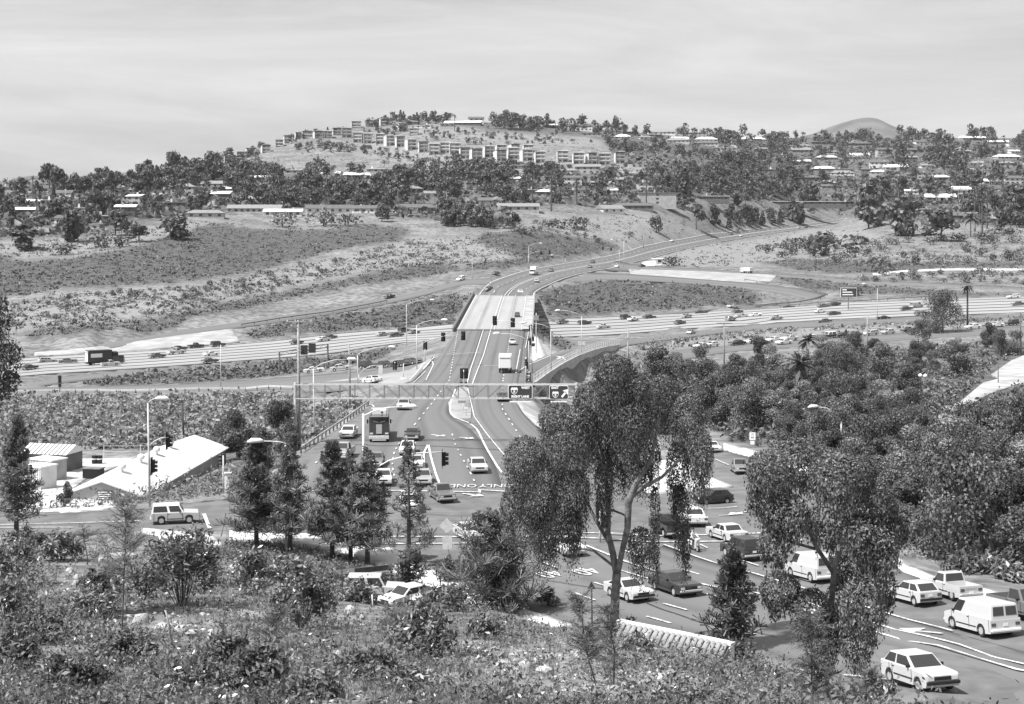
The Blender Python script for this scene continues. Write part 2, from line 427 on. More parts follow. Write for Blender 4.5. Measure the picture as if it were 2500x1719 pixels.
# brow and near slope of the camera's own hill
for px, crest in ((-1250,(1340,92)),(-600,(1330,95)),(-200,(1325,100)),(0,(1322,104)),(150,(1320,104)),(300,(1318,106)),(440,(1335,103))):
    cy((px,crest[0],crest[1]))
for px in (-1250,-600,-200,0,200,400): cy((px,1400,86),(px,1460,72),(px,1530,57),(px,1600,45),(px,1719,31))
cy((560,1375,97),(560,1430,80),(600,1500,64),(600,1600,45),(600,1719,31),(700,1420,88),(750,1450,77),(800,1460,77),(950,1478,74),(1080,1478,72),(1180,1480,74))
for px in (800,1000,1200,1400): cy((px,1520,61),(px,1600,46),(px,1660,38),(px,1719,31))
cy((1260,1500,70),(1350,1528,64),(1450,1542,62),(1600,1572,58),(1780,1608,52),(1880,1628,48),(1700,1640,43),(1600,1600,50),(1600,1719,31),(1800,1719,32),(1900,1680,38),(2000,1662,41),(2080,1695,40),(2160,1719,37),(2330,1770,34),(2500,1830,30),(3000,1900,28),(3750,1950,28))
CT += [(2,84,3.0),(8,81,3.5),(14,76,4),(-3,88,2.5),(20,69,5),(26,62,6.5),(28,56,8)]
for u in (-.7,-.35,0,.35,.7): CT += [(u*22,22,18.7+u*2),(u*12,12,21.4),(u*4,4,23.6),(u*2,2,24.0)]
# ground left of the avenue: embankment, scrub field, hollow with the metal building
cz((-700,1250,-.4),(-60,1247,-.6),(100,1243,-.8),(250,1240,-.9),(366,1230,-.8),(520,1205,-.8),(580,1180,-1))
cy((-300,1200,165),(0,1195,165),(100,1180,172),(200,1165,178),(300,1165,178),(120,1120,190),(-300,1120,192),(300,1100,199),(560,1105,196),(610,1120,185),(300,1030,246),(0,1030,246),(-300,1030,246),(560,1030,246),(300,975,298),(0,980,298),(600,975,296),(700,1010,258),(700,1070,210),(800,1000,250),(780,970,272),(660,1090,200),(480,1190,160),(560,1160,165))
# between ramp and freeway, gores and slopes
cz((600,908,-8.4),(400,925,-8.9),(760,895,-6.8),(900,872,-5.6),(960,860,-4.4),(1020,846,-3.2),(1075,822,-2),(1098,806,-1.2))
cy((1100,745,528),(1060,725,548),(1130,712,552))
cy((1318,735,530),(1325,720,545),(1400,720,562),(1600,725,566),(1750,720,577),(1880,730,577))
cz((1316,830,-2),(1312,805,-2),(1340,870,-1.5),(1350,835,-6),(1380,850,-5))
cz((1900,680,3.8),(2050,705,1.5),(2100,725,-1),(2300,712,.5),(2500,715,.3),(2050,728,-.6))
for (a, b, zz) in ((1404,938,-8),(1459,903,-8.4),(1330,968,-4.5),(1350,1000,-4),(1400,1000,-5.8),(1420,1060,-3.5),(1500,1100,-3)): cz((a, b, zz))
for (a, b, c), zl in zip(((1302,937,-.1),(1340,910,-1.1),(1376,887,-2.3),(1412,869,-3.2),(1448,856,-4.1),(1480,848,-4.8)), (-2.9,-4.6,-6.2,-7.4,-8.3,-8.5)):
    X, Y, _z = PZ(a, b, c); CT += [(X+2.0, Y-2.0, zl), (X+5, Y-5, zl-.2)]
cz((1640,848,-7),(1900,815,-6.2),(2150,797,-5),(2450,778,-3.4))
# green hollow right of the frontage road
cy((1700,960,300),(1800,900,340),(2000,890,330),(2200,870,340),(2500,840,380),(2000,960,270),(2300,960,262),(2500,900,300),(1800,1020,245),(2050,1050,222),(2300,1050,218),(2500,1050,215),(2050,1160,175),(2300,1180,156),(2500,1200,150),(2100,1230,146),(2200,1300,128),(2300,1340,120),(2500,1380,111),(2300,1400,107),(2500,1440,99),(1850,1095,200),(2750,1100,190),(2750,1400,108),(3750,1200,150),(3750,900,300),(3100,1590,84))
cz((1640,1185,-1),(1700,1185,-1.3),(1650,1150,-2),(1640,1100,-3))
# hillside north of the freeway
for px, d in ((-1250,0),(-500,0),(0,0),(100,0),(250,0)):
    cy((px,830,452),(px,780,478),(px,700,540),(px,620,640),(px,560,735),(px,520,810),(px,480,950),(px,455,1150),(px,445,1400),(px,470,2200),(px,540,4500))
cy((250,420,1450),(300,440,1250),(420,415,1300),(520,392,1340))
cy((450,700,540),(450,620,640),(450,560,750),(450,520,840),(450,470,1000),(450,430,1180),(450,792,484))
for px in (700, 880): cy((px,715,556),(px,670,596),(px,640,640),(px,600,708),(px,560,795),(px,530,850),(px,510,885),(px,470,1000),(px,430,1130))
cy((650,400,1230),(750,375,1300),(760,345,1360),(640,365,1360),(680,350,1400),(760,326,1440),(860,306,1500),(960,292,1540),(900,340,1420),(900,370,1330),(900,400,1230))
cy((1100,650,640),(1100,600,725),(1100,560,795),(1100,530,855),(1100,480,990),(1100,440,1110),(1100,400,1220),(1100,370,1290),(1100,340,1380),(1100,310,1480),(1100,288,1570))
cy((1250,620,690),(1250,560,800),(1250,520,880),(1250,470,1010),(1250,430,1120),(1250,395,1230),(1250,360,1320),(1250,330,1420),(1300,303,1560))
cy((1400,615,765),(1400,570,845),(1400,530,900),(1400,500,960),(1400,450,1070),(1400,410,1170),(1400,375,1260),(1400,345,1380),(1450,315,1560))
cy((1560,580,880),(1560,545,940),(1600,520,985),(1600,480,1050),(1600,430,1150),(1600,395,1260),(1600,360,1400),(1620,325,1650))
cy((1750,550,1075),(1720,530,1060),(1720,500,1090),(1750,450,1200),(1750,410,1330),(1750,370,1480),(1780,335,1750))
cy((1850,530,1180),(1850,495,1220),(1850,450,1320),(1850,400,1500),(1850,360,1760),(1900,335,2050))
cy((2000,575,1060),(2000,610,920),(2000,640,800),(1850,610,920),(1850,640,790),(1700,625,840),(1700,640,780),(1950,560,1200))
for px in (2150, 2350, 2500, 2900, 3750): cy((px,665,705),(px,640,760),(px,600,860),(px,560,960),(px,530,1040),(px,490,1140),(px,450,1270),(px,400,1480),(px,360,1750),(px,335,2050))
# behind the skyline the land falls away
for px in (400, 800, 1100, 1400, 1700, 2100, 2500, 3100, 3750): cy((px,470,2900),(px,540,5000))
for px in (-1250, 0, 800, 1600, 2400, 3750): cy((px,560,9500))

def wxy(X, Y): return np.asarray(X)/np.asarray(Y)*F, np.log(np.asarray(Y))*600.0
_ct = np.array(CT); _u, _v = wxy(_ct[:, 0], _ct[:, 1])
_key = {}
for i in range(len(_ct)):
    _key.setdefault((round(_u[i]/2), round(_v[i]/2)), i)
_idx = list(_key.values())
_tri = delaunay_2d_cdt([Vector((_u[i], _v[i])) for i in _idx], [], [], 0, 0.01)
_tv = np.array([(p.x, p.y) for p in _tri[0]]); _tz = np.array([_ct[_idx[o[0]]][2] if o else 0. for o in _tri[3]])
U0, U1, NU = -2300.0, 2300.0, 660
V0, V1, NV = math.log(2.0)*600, math.log(9400.0)*600, 860
GU = np.linspace(U0, U1, NU); GV = np.linspace(V0, V1, NV)
H = np.full((NV, NU), np.nan)
for f in _tri[2]:
    a, b, c = _tv[f[0]], _tv[f[1]], _tv[f[2]]
    i0 = max(0, int(np.searchsorted(GU, min(a[0], b[0], c[0])))-1); i1 = min(NU, int(np.searchsorted(GU, max(a[0], b[0], c[0])))+1)
    j0 = max(0, int(np.searchsorted(GV, min(a[1], b[1], c[1])))-1); j1 = min(NV, int(np.searchsorted(GV, max(a[1], b[1], c[1])))+1)
    if i1 <= i0 or j1 <= j0: continue
    gu, gv = np.meshgrid(GU[i0:i1], GV[j0:j1])
    d = (b[1]-c[1])*(a[0]-c[0])+(c[0]-b[0])*(a[1]-c[1])
    if abs(d) < 1e-9: continue
    l0 = ((b[1]-c[1])*(gu-c[0])+(c[0]-b[0])*(gv-c[1]))/d; l1 = ((c[1]-a[1])*(gu-c[0])+(a[0]-c[0])*(gv-c[1]))/d; l2 = 1-l0-l1
    ok = (l0 >= -1e-6) & (l1 >= -1e-6) & (l2 >= -1e-6)
    H[j0:j1, i0:i1][ok] = (l0*_tz[f[0]]+l1*_tz[f[1]]+l2*_tz[f[2]])[ok]
for j in range(NV):                                            # outside the hull: carry the edge value on
    r = H[j]; k = np.where(~np.isnan(r))[0]
    if len(k): H[j] = np.interp(np.arange(NU), k, r[k])
for i in range(NU):
    r = H[:, i]; k = np.where(~np.isnan(r))[0]; H[:, i] = np.interp(np.arange(NV), k, r[k])
for _ in range(4):
    P_ = np.pad(H, 1, mode='edge')
    H = (P_[1:-1, 1:-1]*4+(P_[:-2, 1:-1]+P_[2:, 1:-1]+P_[1:-1, :-2]+P_[1:-1, 2:])*2+P_[:-2, :-2]+P_[:-2, 2:]+P_[2:, :-2]+P_[2:, 2:])/16

def hgt(X, Y):
    u, v = wxy(X, np.maximum(Y, 2.01))
    a = np.clip((u-U0)/(U1-U0)*(NU-1), 0, NU-1.001); b = np.clip((v-V0)/(V1-V0)*(NV-1), 0, NV-1.001)
    i = a.astype(int); j = b.astype(int); fa = a-i; fb = b-j
    return (H[j, i]*(1-fa)+H[j, i+1]*fa)*(1-fb)+(H[j+1, i]*(1-fa)+H[j+1, i+1]*fa)*fb
def z_at(x, y): return float(hgt(np.array([x]), np.array([y]))[0])

_YS = np.exp(np.linspace(math.log(14), math.log(9000), 2600))
def march(px, py, ymin=14.0):
    """where the sight line through a photo point meets the ground (a survey from the camera position)"""
    px = np.atleast_1d(np.asarray(px, float)); py = np.atleast_1d(np.asarray(py, float))
    out = np.zeros((len(px), 3))
    YS = _YS[_YS >= ymin]
    for s in range(0, len(px), 400):
        a = px[s:s+400, None]; b = py[s:s+400, None]
        X = (a-CX)/F*YS[None]; h = hgt(X, np.broadcast_to(YS[None], X.shape)); z = CZ-(b-HY)/F*YS[None]
        under = z <= h
        k = np.where(under.any(1), under.argmax(1), len(YS)-1); k = np.maximum(k, 1); r = np.arange(len(k))
        d0 = (z-h)[r, k-1]; d1 = (z-h)[r, k]; t = np.clip(d0/np.maximum(d0-d1, 1e-9), 0, 1)
        Y = YS[k-1]*(1-t)+YS[k]*t
        x = (a[:, 0]-CX)/F*Y
        out[s:s+400, 0] = x; out[s:s+400, 1] = Y; out[s:s+400, 2] = hgt(x, Y)
    return out
def G(px, py, ymin=14.0): return Vector(march(px, py, ymin)[0])

def inpoly(px, py, poly):
    px = np.asarray(px); py = np.asarray(py); r = np.zeros(px.shape, bool)
    n = len(poly)
    for i in range(n):
        x0, y0 = poly[i][:2]; x1, y1 = poly[(i+1) % n][:2]
        if y0 == y1: continue
        c = ((y0 > py) != (y1 > py)) & (px < (x1-x0)*(py-y0)/(y1-y0)+x0)
        r ^= c
    return r

# grid in the world
_gu, _gv = np.meshgrid(GU, GV); GY = np.exp(_gv/600.0); GX = _gu/F*GY
CUT = np.zeros_like(H)                                         # terrain sinks under paved sheets
def cut(poly_xy, depth=0.35):
    P = np.array(poly_xy)
    m = (GX >= P[:, 0].min()) & (GX <= P[:, 0].max()) & (GY >= P[:, 1].min()) & (GY <= P[:, 1].max())
    if not m.any(): return
    ii = np.where(m); ins = inpoly(GX[ii], GY[ii], [tuple(p) for p in poly_xy])
    CUT[ii[0][ins], ii[1][ins]] = np.maximum(CUT[ii[0][ins], ii[1][ins]], depth)

def strip(name, S, m, off=0.03, nc=8, docut=True, drape=True, kind='structure', thick=0.5):
    """paved strip lofted between the edges of its sections; uv: across, along (metres)"""
    V = []; UV = []; run = 0
    for k, (L, R) in enumerate(S):
        if k: run += (Vector(L)-Vector(S[k-1][0])).length
        for j in range(nc+1):
            t = j/nc; x = L[0]+(R[0]-L[0])*t; y = L[1]+(R[1]-L[1])*t; z = L[2]+(R[2]-L[2])*t
            V.append((x, y, z)); UV.append((t, run))
    V = np.array(V)
    if drape: V[:, 2] = hgt(V[:, 0], V[:, 1])
    V[:, 2] += off
    n = nc+1; Fq = []
    for k in range(len(S)-1):
        for j in range(nc):
            a = k*n+j; Fq.append((a, a+1, a+n+1, a+n))
    b = len(V)                                                  # skirts
    sk = []; skuv = []
    for k in range(len(S)):
        for j in (0, nc):
            p = V[k*n+j].copy(); p[2] -= thick; sk.append(p); skuv.append(UV[k*n+j])
    for k in range(len(S)-1):
        Fq.append((k*n, k*n+n, b+2*k+2, b+2*k)); Fq.append((k*n+nc+n, k*n+nc, b+2*k+1, b+2*k+3))
    V = np.vstack([V, np.array(sk)]); UV += skuv
    me = mesh_np(name, V, Fq, m, uv=UV)
    o = inst(name, me)
    if kind: o['kind'] = kind
    if docut: cut([L[:2] for L, R in S]+[R[:2] for L, R in S][::-1])
    return o

def world_poly(P, step=14):
    """outline points (px,py) are surveyed on the ground, (px,py,z) on a level; returns world xy"""
    Q = []
    n = len(P)
    for i in range(n):
        a = P[i]; b = P[(i+1) % n]
        m = max(1, int(math.hypot(b[0]-a[0], b[1]-a[1])/step))
        for k in range(m):
            t = k/m
            if len(a) == 3 and len(b) == 3: Q.append((a[0]+(b[0]-a[0])*t, a[1]+(b[1]-a[1])*t, a[2]+(b[2]-a[2])*t))
            elif len(a) == 3 and k == 0: Q.append(a)
            else: Q.append((a[0]+(b[0]-a[0])*t, a[1]+(b[1]-a[1])*t, None))
    o = []
    need = [q for q in Q if q[2] is None]
    g = march([q[0] for q in need], [q[1] for q in need]) if need else []
    k = 0
    for q in Q:
        if q[2] is None: o.append(tuple(g[k][:2])); k += 1
        else: o.append(PZ(*q)[:2])
    return o

def sheet(name, P, m, off=0.03, step=14, docut=True, kind='structure', grid=3.0, thick=0.4, xy=None):
    W = xy or world_poly(P, step)
    A = np.array(W)
    x0, y0 = A.min(0); x1, y1 = A.max(0)
    pts = [Vector(p) for p in W]; nE = len(pts)
    g = max(grid, math.sqrt((x1-x0)*(y1-y0)/6000))
    xs, ys = np.meshgrid(np.arange(x0+g/2, x1, g), np.arange(y0+g/2, y1, g))
    ins = inpoly(xs.ravel(), ys.ravel(), W)
    pts += [Vector(p) for p in zip(xs.ravel()[ins], ys.ravel()[ins])]
    r = delaunay_2d_cdt(pts, [(i, (i+1) % nE) for i in range(nE)], [], 1, 0.001)
    V = np.array([(p.x, p.y, 0) for p in r[0]])
    fc = [f for f in r[2]]
    cen = np.array([V[list(f), :2].mean(0) for f in fc])
    ok = inpoly(cen[:, 0], cen[:, 1], W)
    Fq = [tuple(f) for f, q in zip(fc, ok) if q]
    V[:, 2] = hgt(V[:, 0], V[:, 1])+off
    F2 = []
    for a, b, c in Fq:
        n_ = (V[b, 0]-V[a, 0])*(V[c, 1]-V[a, 1])-(V[b, 1]-V[a, 1])*(V[c, 0]-V[a, 0])
        F2.append((a, b, c) if n_ > 0 else (a, c, b))
    ed = {}
    for f in F2:
        for k in range(3):
            e = (f[k], f[(k+1) % 3]); ed[e] = 1
    nV = len(V); low = V.copy(); low[:, 2] -= thick
    for (a, b) in list(ed):
        if (b, a) not in ed: F2.append((b, a, nV+a)); F2.append((b, nV+a, nV+b))
    V = np.vstack([V, low])
    o = inst(name, mesh_np(name, V, F2, m))
    if kind: o['kind'] = kind
    if docut: cut(W, max(.3, thick*.8))
    return o

def ribbon(mb, pts, wd, off=.15, zf=None):
    """painted line along world points, mitred"""
    P = [Vector(p) for p in pts]; L = []
    for k, p in enumerate(P):
        d = (P[min(k+1, len(P)-1)]-P[max(k-1, 0)]); d.z = 0
        if d.length < 1e-6: d = Vector((1, 0, 0))
        d.normalize(); nrm = Vector((-d.y, d.x, 0))*wd*.4
        L.append((p+nrm, p-nrm))
    def zz(q):
        return Vector((q.x, q.y, (zf(q.x, q.y) if zf else z_at(q.x, q.y))+off))
    L = [(zz(a), zz(b)) for a, b in L]
    for k in range(len(L)-1): mb.quad(L[k][1], L[k+1][1], L[k+1][0], L[k][0])

def resample(pts, step):
    P = [Vector(p) for p in pts]; o = [P[0]]; acc = 0
    for a, b in zip(P[:-1], P[1:]):
        L = (b-a).length; t = step-acc
        while t <= L:
            o.append(a+(b-a)*(t/L)); t += step
        acc = (acc+L) % step if L else acc
    if (o[-1]-P[-1]).length > step*.2: o.append(P[-1])
    return o
def track(P, step=2.0):
    """photo points (px,py[,z]) -> world polyline resampled"""
    W = []
    for p in P: W.append(Vector(PZ(*p)) if len(p) == 3 else G(*p))
    return resample(W, step)
def dashes(mb, pts, wd, on, gap, off=.15, start=0.0, zf=None):
    P = resample(pts, .5); s = start; cur = []; acc = 0
    for k in range(len(P)):
        if k: acc += (P[k]-P[k-1]).length
        ph = (acc+start) % (on+gap)
        if ph < on: cur.append(P[k])
        else:
            if len(cur) > 1: ribbon(mb, [cur[0], cur[len(cur)//2], cur[-1]] if len(cur) > 2 else cur, wd, off, zf)
            cur = []
    if len(cur) > 1: ribbon(mb, [cur[0], cur[-1]], wd, off, zf)
# ---------------------------------------------------------------- paved surfaces
strip('avenue', S_AVE, MT['avenue'], .05, 8)
strip('freeway', S_FWY, MT['freeway'], .05, 10)
strip('freeway_ramp', S_NW, MT['ramp'], .07, 3)
strip('freeway_ramp', S_SW, MT['ramp'], .04, 6)
strip('freeway_ramp', S_SWL, MT['ramp'], .08, 3)
strip('freeway_ramp', S_NE, MT['ramp'], .09, 3)
strip('freeway_ramp', S_OFF, MT['ramp'], .06, 3)
strip('freeway_ramp', S_SE, MT['ramp'], .08, 4)
strip('frontage_road', S_FRO, MT['ramp'], .05, 4)
CR_XY = world_poly(CROSS, 14)
sheet('road_crossing', None, MT['asphalt'], .03, grid=2.5, xy=CR_XY)

for nm_, S_ in (('lane_wear', [((1109,806,0),(1178,806,0)), ((1062,888,0),(1150,888,0)), ((1000,955,0),(1112,955,0)), ((915,1010,0),(1096,1010,0)), ((840,1060,0),(1150,1050,0)), ((755,1130,0),(1200,1118,0)), ((712,1190,0),(1226,1188,0))]),
    ('lane_wear', [((1186,806,0),(1282,806,0)), ((1156,900,0),(1272,892,0)), ((1152,970,0),(1262,970,0)), ((1162,1022,0),(1296,1028,0)), ((1240,1124,0),(1420,1128,0)), ((1300,1186,0),(1560,1204,-.5))]),
    ('lane_wear', [((1620,1337,.1),(1276,1476,.3)), ((1850,1405,1.2),(1500,1532,1.1)), ((2000,1448,2),(1785,1592,2.4)), ((2325,1542,3.6),(2100,1712,3.9)), ((2700,1650,4.6),(2560,1900,5.1))])):
    strip(nm_, secs(S_, 'z', 6), MT['lane'], .045, 12, False, thick=.02)
mb = MB()
for P_, w_ in (([(765,1097,0),(860,1086,0),(930,1090,0),(1040,1089,0),(1120,1094,0),(1240,1101,0),(1345,1108,0)], .25), ([(985,1250,0),(1100,1262,0),(1250,1258,0)], .12), ([(1330,1420,.2),(1500,1440,.8),(1700,1520,1.6),(1900,1560,2.4)], .12), ([(1080,872,0),(1180,868,0)], .3)):
    q_ = track(P_, 1.5); q_ = [p+Vector((0, rnd.uniform(-.15, .15), 0)) for p in q_]; ribbon(mb, q_, w_, .11)
tag(mb.build('asphalt_seam', MT['seam']), kind='structure')

# bridge deck over the freeway
def deck_z(x, y):
    best = None
    for k in range(len(S_DECK)-1):
        (L0, R0), (L1, R1) = S_DECK[k], S_DECK[k+1]
        ya = L0[1]+(R0[1]-L0[1])*np.clip((x-L0[0])/(R0[0]-L0[0]), 0, 1); yb = L1[1]+(R1[1]-L1[1])*np.clip((x-L1[0])/(R1[0]-L1[0]), 0, 1)
        if yb <= y <= ya:
            t = (y-yb)/(ya-yb) if ya > yb else 0
            za = (L0[2]+R0[2])/2; zb = (L1[2]+R1[2])/2
            return zb+(za-zb)*t
    return S_DECK[-1][0][2] if y < S_DECK[-1][0][1] else S_DECK[0][0][2]
bridge = thing('road_bridge', 'concrete road bridge carrying the avenue over the freeway', 'bridge')
def deckmesh():
    V = []; UV = []; Fq = []; nc = 6; run = 0
    for k, (L, R) in enumerate(S_DECK):
        if k: run += (Vector(L)-Vector(S_DECK[k-1][0])).length
        zc = (L[2]+R[2])/2
        for j in range(nc+1):
            t = j/nc; V.append((L[0]+(R[0]-L[0])*t, L[1]+(R[1]-L[1])*t, zc+.02)); UV.append((t, run))
    n = nc+1
    for k in range(len(S_DECK)-1):
        for j in range(nc):
            a = k*n+j; Fq.append((a, a+n, a+n+1, a+1))
    b = len(V); V += [(x, y, z-1.6) for x, y, z in V]; UV = UV+UV
    for k in range(len(S_DECK)-1):
        for j in range(nc):
            a = b+k*n+j; Fq.append((a, a+1, a+n+1, a+n))
        Fq.append((k*n, b+k*n, b+k*n+n, k*n+n)); Fq.append((k*n+nc, k*n+nc+n, b+k*n+nc+n, b+k*n+nc))
    for k in (0, len(S_DECK)-1):
        for j in range(nc): Fq.append((k*n+j, k*n+j+1, b+k*n+j+1, b+k*n+j))
    return mesh_np('deck', V, Fq, MT['deck'], uv=UV)
inst('deck', deckmesh(), bridge)
for side in (0, 1):                                              # parapets; the right one stands beyond a raised footway
    mb = MB(); rl = MB(); P = []
    for s in S_DECK: P.append(Vector((s[side][0], s[side][1], (s[0][2]+s[1][2])/2)))
    e = (P[0]-P[-1]).normalized(); P = [P[0]+e*6]+P+[P[-1]-e*6]
    for a, b in zip(P[:-1], P[1:]):
        mb.bar(a+Vector((0, 0, .45)), b+Vector((0, 0, .45)), .3, .95)
        rl.bar(a+Vector((0, 0, 1.35)), b+Vector((0, 0, 1.35)), .12, .12)
        rl.bar(a+Vector((0, 0, 1.1)), a+Vector((0, 0, 1.35)), .1)
    mb.build('parapet', MT['conc_mid'] if side else MT['metal_dark'], bridge); rl.build('hand_rail', MT['metal_dark'], bridge)
mb = MB()
for k in range(len(S_DECK)-1):
    a, b = S_DECK[k], S_DECK[k+1]
    def q(s, t): return Vector((s[0][0]+(s[1][0]-s[0][0])*t, s[0][1]+(s[1][1]-s[0][1])*t, (s[0][2]+s[1][2])/2))
    for (t0, t1, h) in ((.875, .99, .16),):
        A, B, C, D = q(a, t0), q(a, t1), q(b, t1), q(b, t0); up = Vector((0, 0, h+.02))
        mb.quad(D+up, C+up, B+up, A+up); mb.quad(A+up, A, D, D+up)
mb.build('footway', MT['conc_mid'], bridge)
for k in (len(S_DECK)//4, len(S_DECK)//2, 3*len(S_DECK)//4):      # pillars down to the freeway
    for t in (.12, .5, .88):
        s = S_DECK[k]; x = s[0][0]+(s[1][0]-s[0][0])*t; y = s[0][1]+(s[1][1]-s[0][1])*t; zt = (s[0][2]+s[1][2])/2-1.6; zb = z_at(x, y)
        MB().tube([(x, y, zb-1), (x, y, zt+.05)], .7, 10).build('pillar', MT['concrete'], bridge)

# sidewalks, islands, aprons, concrete slopes
sheet('sidewalk', [(560,1299,.0),(700,1303,0),(800,1310,0),(905,1322,0),(950,1340,0),(1088,1409,0),(1266,1488,.3),(1398,1528,.7),(1380,1540,.8),(1250,1510,.4),(1090,1446,.1),(960,1392,.1),(850,1348,.1),(700,1322,.1),(560,1312,.1)], MT['concrete'], .15, grid=2)
sheet('sidewalk', [(1574,1199),(1605,1205),(1690,1200),(1788,1188),(1725,1163),(1690,1130),(1655,1120),(1600,1130),(1560,1160)], MT['concrete'], .15, grid=2)
sheet('sidewalk', [(1768,1097),(1846,1118),(1911,1138),(1960,1150),(2042,1183),(2060,1178),(1965,1138),(1900,1118),(1830,1099),(1765,1083)], MT['concrete'], .15, grid=2)
sheet('sidewalk', [(2143,1338,1.6),(2207,1394,2.2),(2312,1428,2.8),(2500,1475,3.6),(2700,1526,4.4),(3100,1606,6),(3100,1580,6.2),(2700,1496,4.6),(2500,1447,3.8),(2320,1404,3),(2220,1372,2.4),(2165,1325,1.8)], MT['concrete'], .15, grid=2)
sheet('sidewalk', [(1262,985),(1282,1012),(1309,1036),(1345,1062),(1345,1030),(1330,1008),(1300,980)], MT['conc_mid'], .15, grid=2)
sheet('traffic_island', [(1094,985),(1124,945),(1140,945),(1152,980),(1150,1023),(1112,1022),(1100,1012)], MT['conc_dark'], .12, grid=1.5)
sheet('traffic_island', [(790,934),(900,928),(960,944),(1008,932),(1048,890),(1056,872),(1000,905),(900,920)], MT['conc_dark'], .14, grid=2)
sheet('traffic_island', [(1296,874),(1300,826),(1312,820),(1335,870),(1300,884)], MT['concrete'], .14, grid=1.5)
sheet('verge_concrete', [(1320,880),(1302,826),(1316,800),(1330,840),(1360,866),(1390,848)], MT['conc_mid'], .06, grid=2)
sheet('concrete_slope', [(83,871),(225,861),(480,845),(585,835),(568,803),(433,820),(250,846),(85,861)], MT['conc_mid'], .12, grid=4)
sheet('concrete_slope', [(1534,657),(1700,662),(1899,672),(1881,689),(1840,690),(1690,680),(1540,669)], MT['conc_mid'], .12, grid=4)
sheet('traffic_island', [(1560,651),(1570,640),(1600,636),(1625,640),(1612,648)], MT['concrete'], .1, grid=3)
sheet('yard', [(180,1192),(215,1165),(300,1135),(345,1118),(200,1120),(40,1150),(30,1200),(50,1250),(240,1246),(300,1236)], mat('pale_dirt', .42, .9, .62, .3, 6, coords='w', g3=.34, scale2=1.2), .06, grid=2)
sheet('driveway', [(2290,995),(2340,985),(2400,935),(2440,925),(2420,915),(2470,880),(2520,860),(2560,865),(2560,930),(2480,940),(2420,960),(2350,1000),(2310,1005)], mat('pale_gravel', .24, .9, .38, .3, 6, coords='w'), .08, grid=2)
sheet('dirt_track', [(2130,668),(2200,661),(2300,656),(2500,656),(2700,655),(2700,659),(2500,660),(2300,660),(2200,665),(2135,672)], MT['concrete'], .1, grid=5)

# ---------------------------------------------------------------- painted markings, one object per kind of marking on each road
def paint(name, mb): return tag(mb.build(name, MT['paint']), kind='structure')
mb = MB()
avz = None
def AV(t, i0=0, i1=None, S=S_AVE):
    return [Vector((L[0]+(R[0]-L[0])*t, L[1]+(R[1]-L[1])*t, 0)) for L, R in S[i0:i1]]
for t, wd in ((.04, .35), (.97, .35), (.49, .3), (.53, .3)): ribbon(mb, AV(t), wd, .16)
for t in (.27, .75): dashes(mb, AV(t), .3, 3.6, 7, .16)
for t, wd in ((.05, .25), (.47, .22), (.51, .22), (.86, .2)): ribbon(mb, AV(t, S=S_DECK), wd, .05, deck_z)
for t in (.26, .69): dashes(mb, AV(t, S=S_DECK), .2, 3, 4.3, .05, 0, deck_z)
paint('lane_lines', mb)
mb = MB()
for P, wd in (([(1182,800,0),(1160,870,0),(1148,905,0),(1140,940,0)], .22), ([(1200,800,0),(1180,870,0),(1166,905,0),(1152,942,0)], .22), ([(1290,806,0),(1283,850,0)], .2), ([(1270,855,0),(1259,913,0)], .18), ([(1259,913,0),(1300,884,0),(1345,868,-1.5)], .2),
              ([(1112,952,0),(1100,985,0),(1098,1005,0),(1106,1020,0),(1148,1036,0),(1166,1052,0),(1188,1098,0),(1213,1140,0),(1228,1160,0)], .3), ([(1142,950,0),(1150,985,0),(1158,1020,0),(1190,1064,0),(1240,1124,0),(1300,1185,0)], .16),
              ([(1045,1088,0),(1034,1110,0),(1036,1150,0),(1052,1185,0),(1062,1198,0)], .3), ([(1046,1088,0),(1052,1118,0),(1064,1160,0),(1078,1196,0)], .3),
              ([(932,1200,0),(1170,1204,0)], .35), ([(1170,1198,0),(1172,1206,0)], .3), ([(1172,1199,0),(1330,1208,0)], .35), ([(690,1205,0),(860,1196,0)], .35),
              ([(930,1313,0),(1130,1314,0),(1420,1314,0)], .3), ([(930,1331,0),(1130,1330,0),(1420,1328,0)], .3), ([(1420,1305,0),(1620,1312,.1),(1760,1305,.2),(1990,1300,.5)], .32), ([(1410,1318,0),(1620,1330,.1),(1760,1326,.2),(1960,1324,.6)], .32),
              ([(680,1200,0),(712,1178,0)], .2), ([(900,985,0),(912,992,0),(914,997,0)], .2), ([(498,1258,0),(512,1294,0)], .4), ([(-60,1286,0),(180,1280,0),(340,1275,0)], .16), ([(-60,1292,0),(180,1291,0)], .16),
              ([(1620,1337,.1),(1700,1362,.5),(1850,1405,1.2),(2000,1448,2),(2175,1501,3),(2325,1542,3.6)], .2), ([(1430,1340,0),(1520,1372,.4),(1600,1400,.6),(1760,1440,1.2)], .28),
              ([(1905,1448,1.8),(2162,1542,2.9),(2330,1585,3.6),(2500,1629,4.2),(2700,1680,4.7)], .2), ([(1905,1478,1.8),(2162,1568,2.9),(2330,1610,3.6),(2500,1648,4.2),(2700,1698,4.7)], .26),
              ([(1660,1222),(1708,1246),(1800,1240)], .2), ([(1755,1262),(1810,1258)], .18), ([(1745,1123),(1770,1134),(1850,1163),(1880,1172)], .2),
              ([(1495,1395,.3),(1580,1420,.6),(1700,1450,1),(1800,1480,1.4)], .2), ([(1010,935,0),(1040,905,0)], .15), ([(1028,905,0),(1060,870,0)], .2), ([(1004,937,0),(1060,942,0),(1140,944,0)], .22), ([(1090,866,0),(1170,862,0)], .3), ([(1180,894,0),(1260,896,0)], .25),
              ([(1000,925,0),(1032,885,0),(1042,878,0),(1056,882,0),(1058,892,0),(1040,930,0)], .2)):
    ribbon(mb, track(P, 3.0), wd)
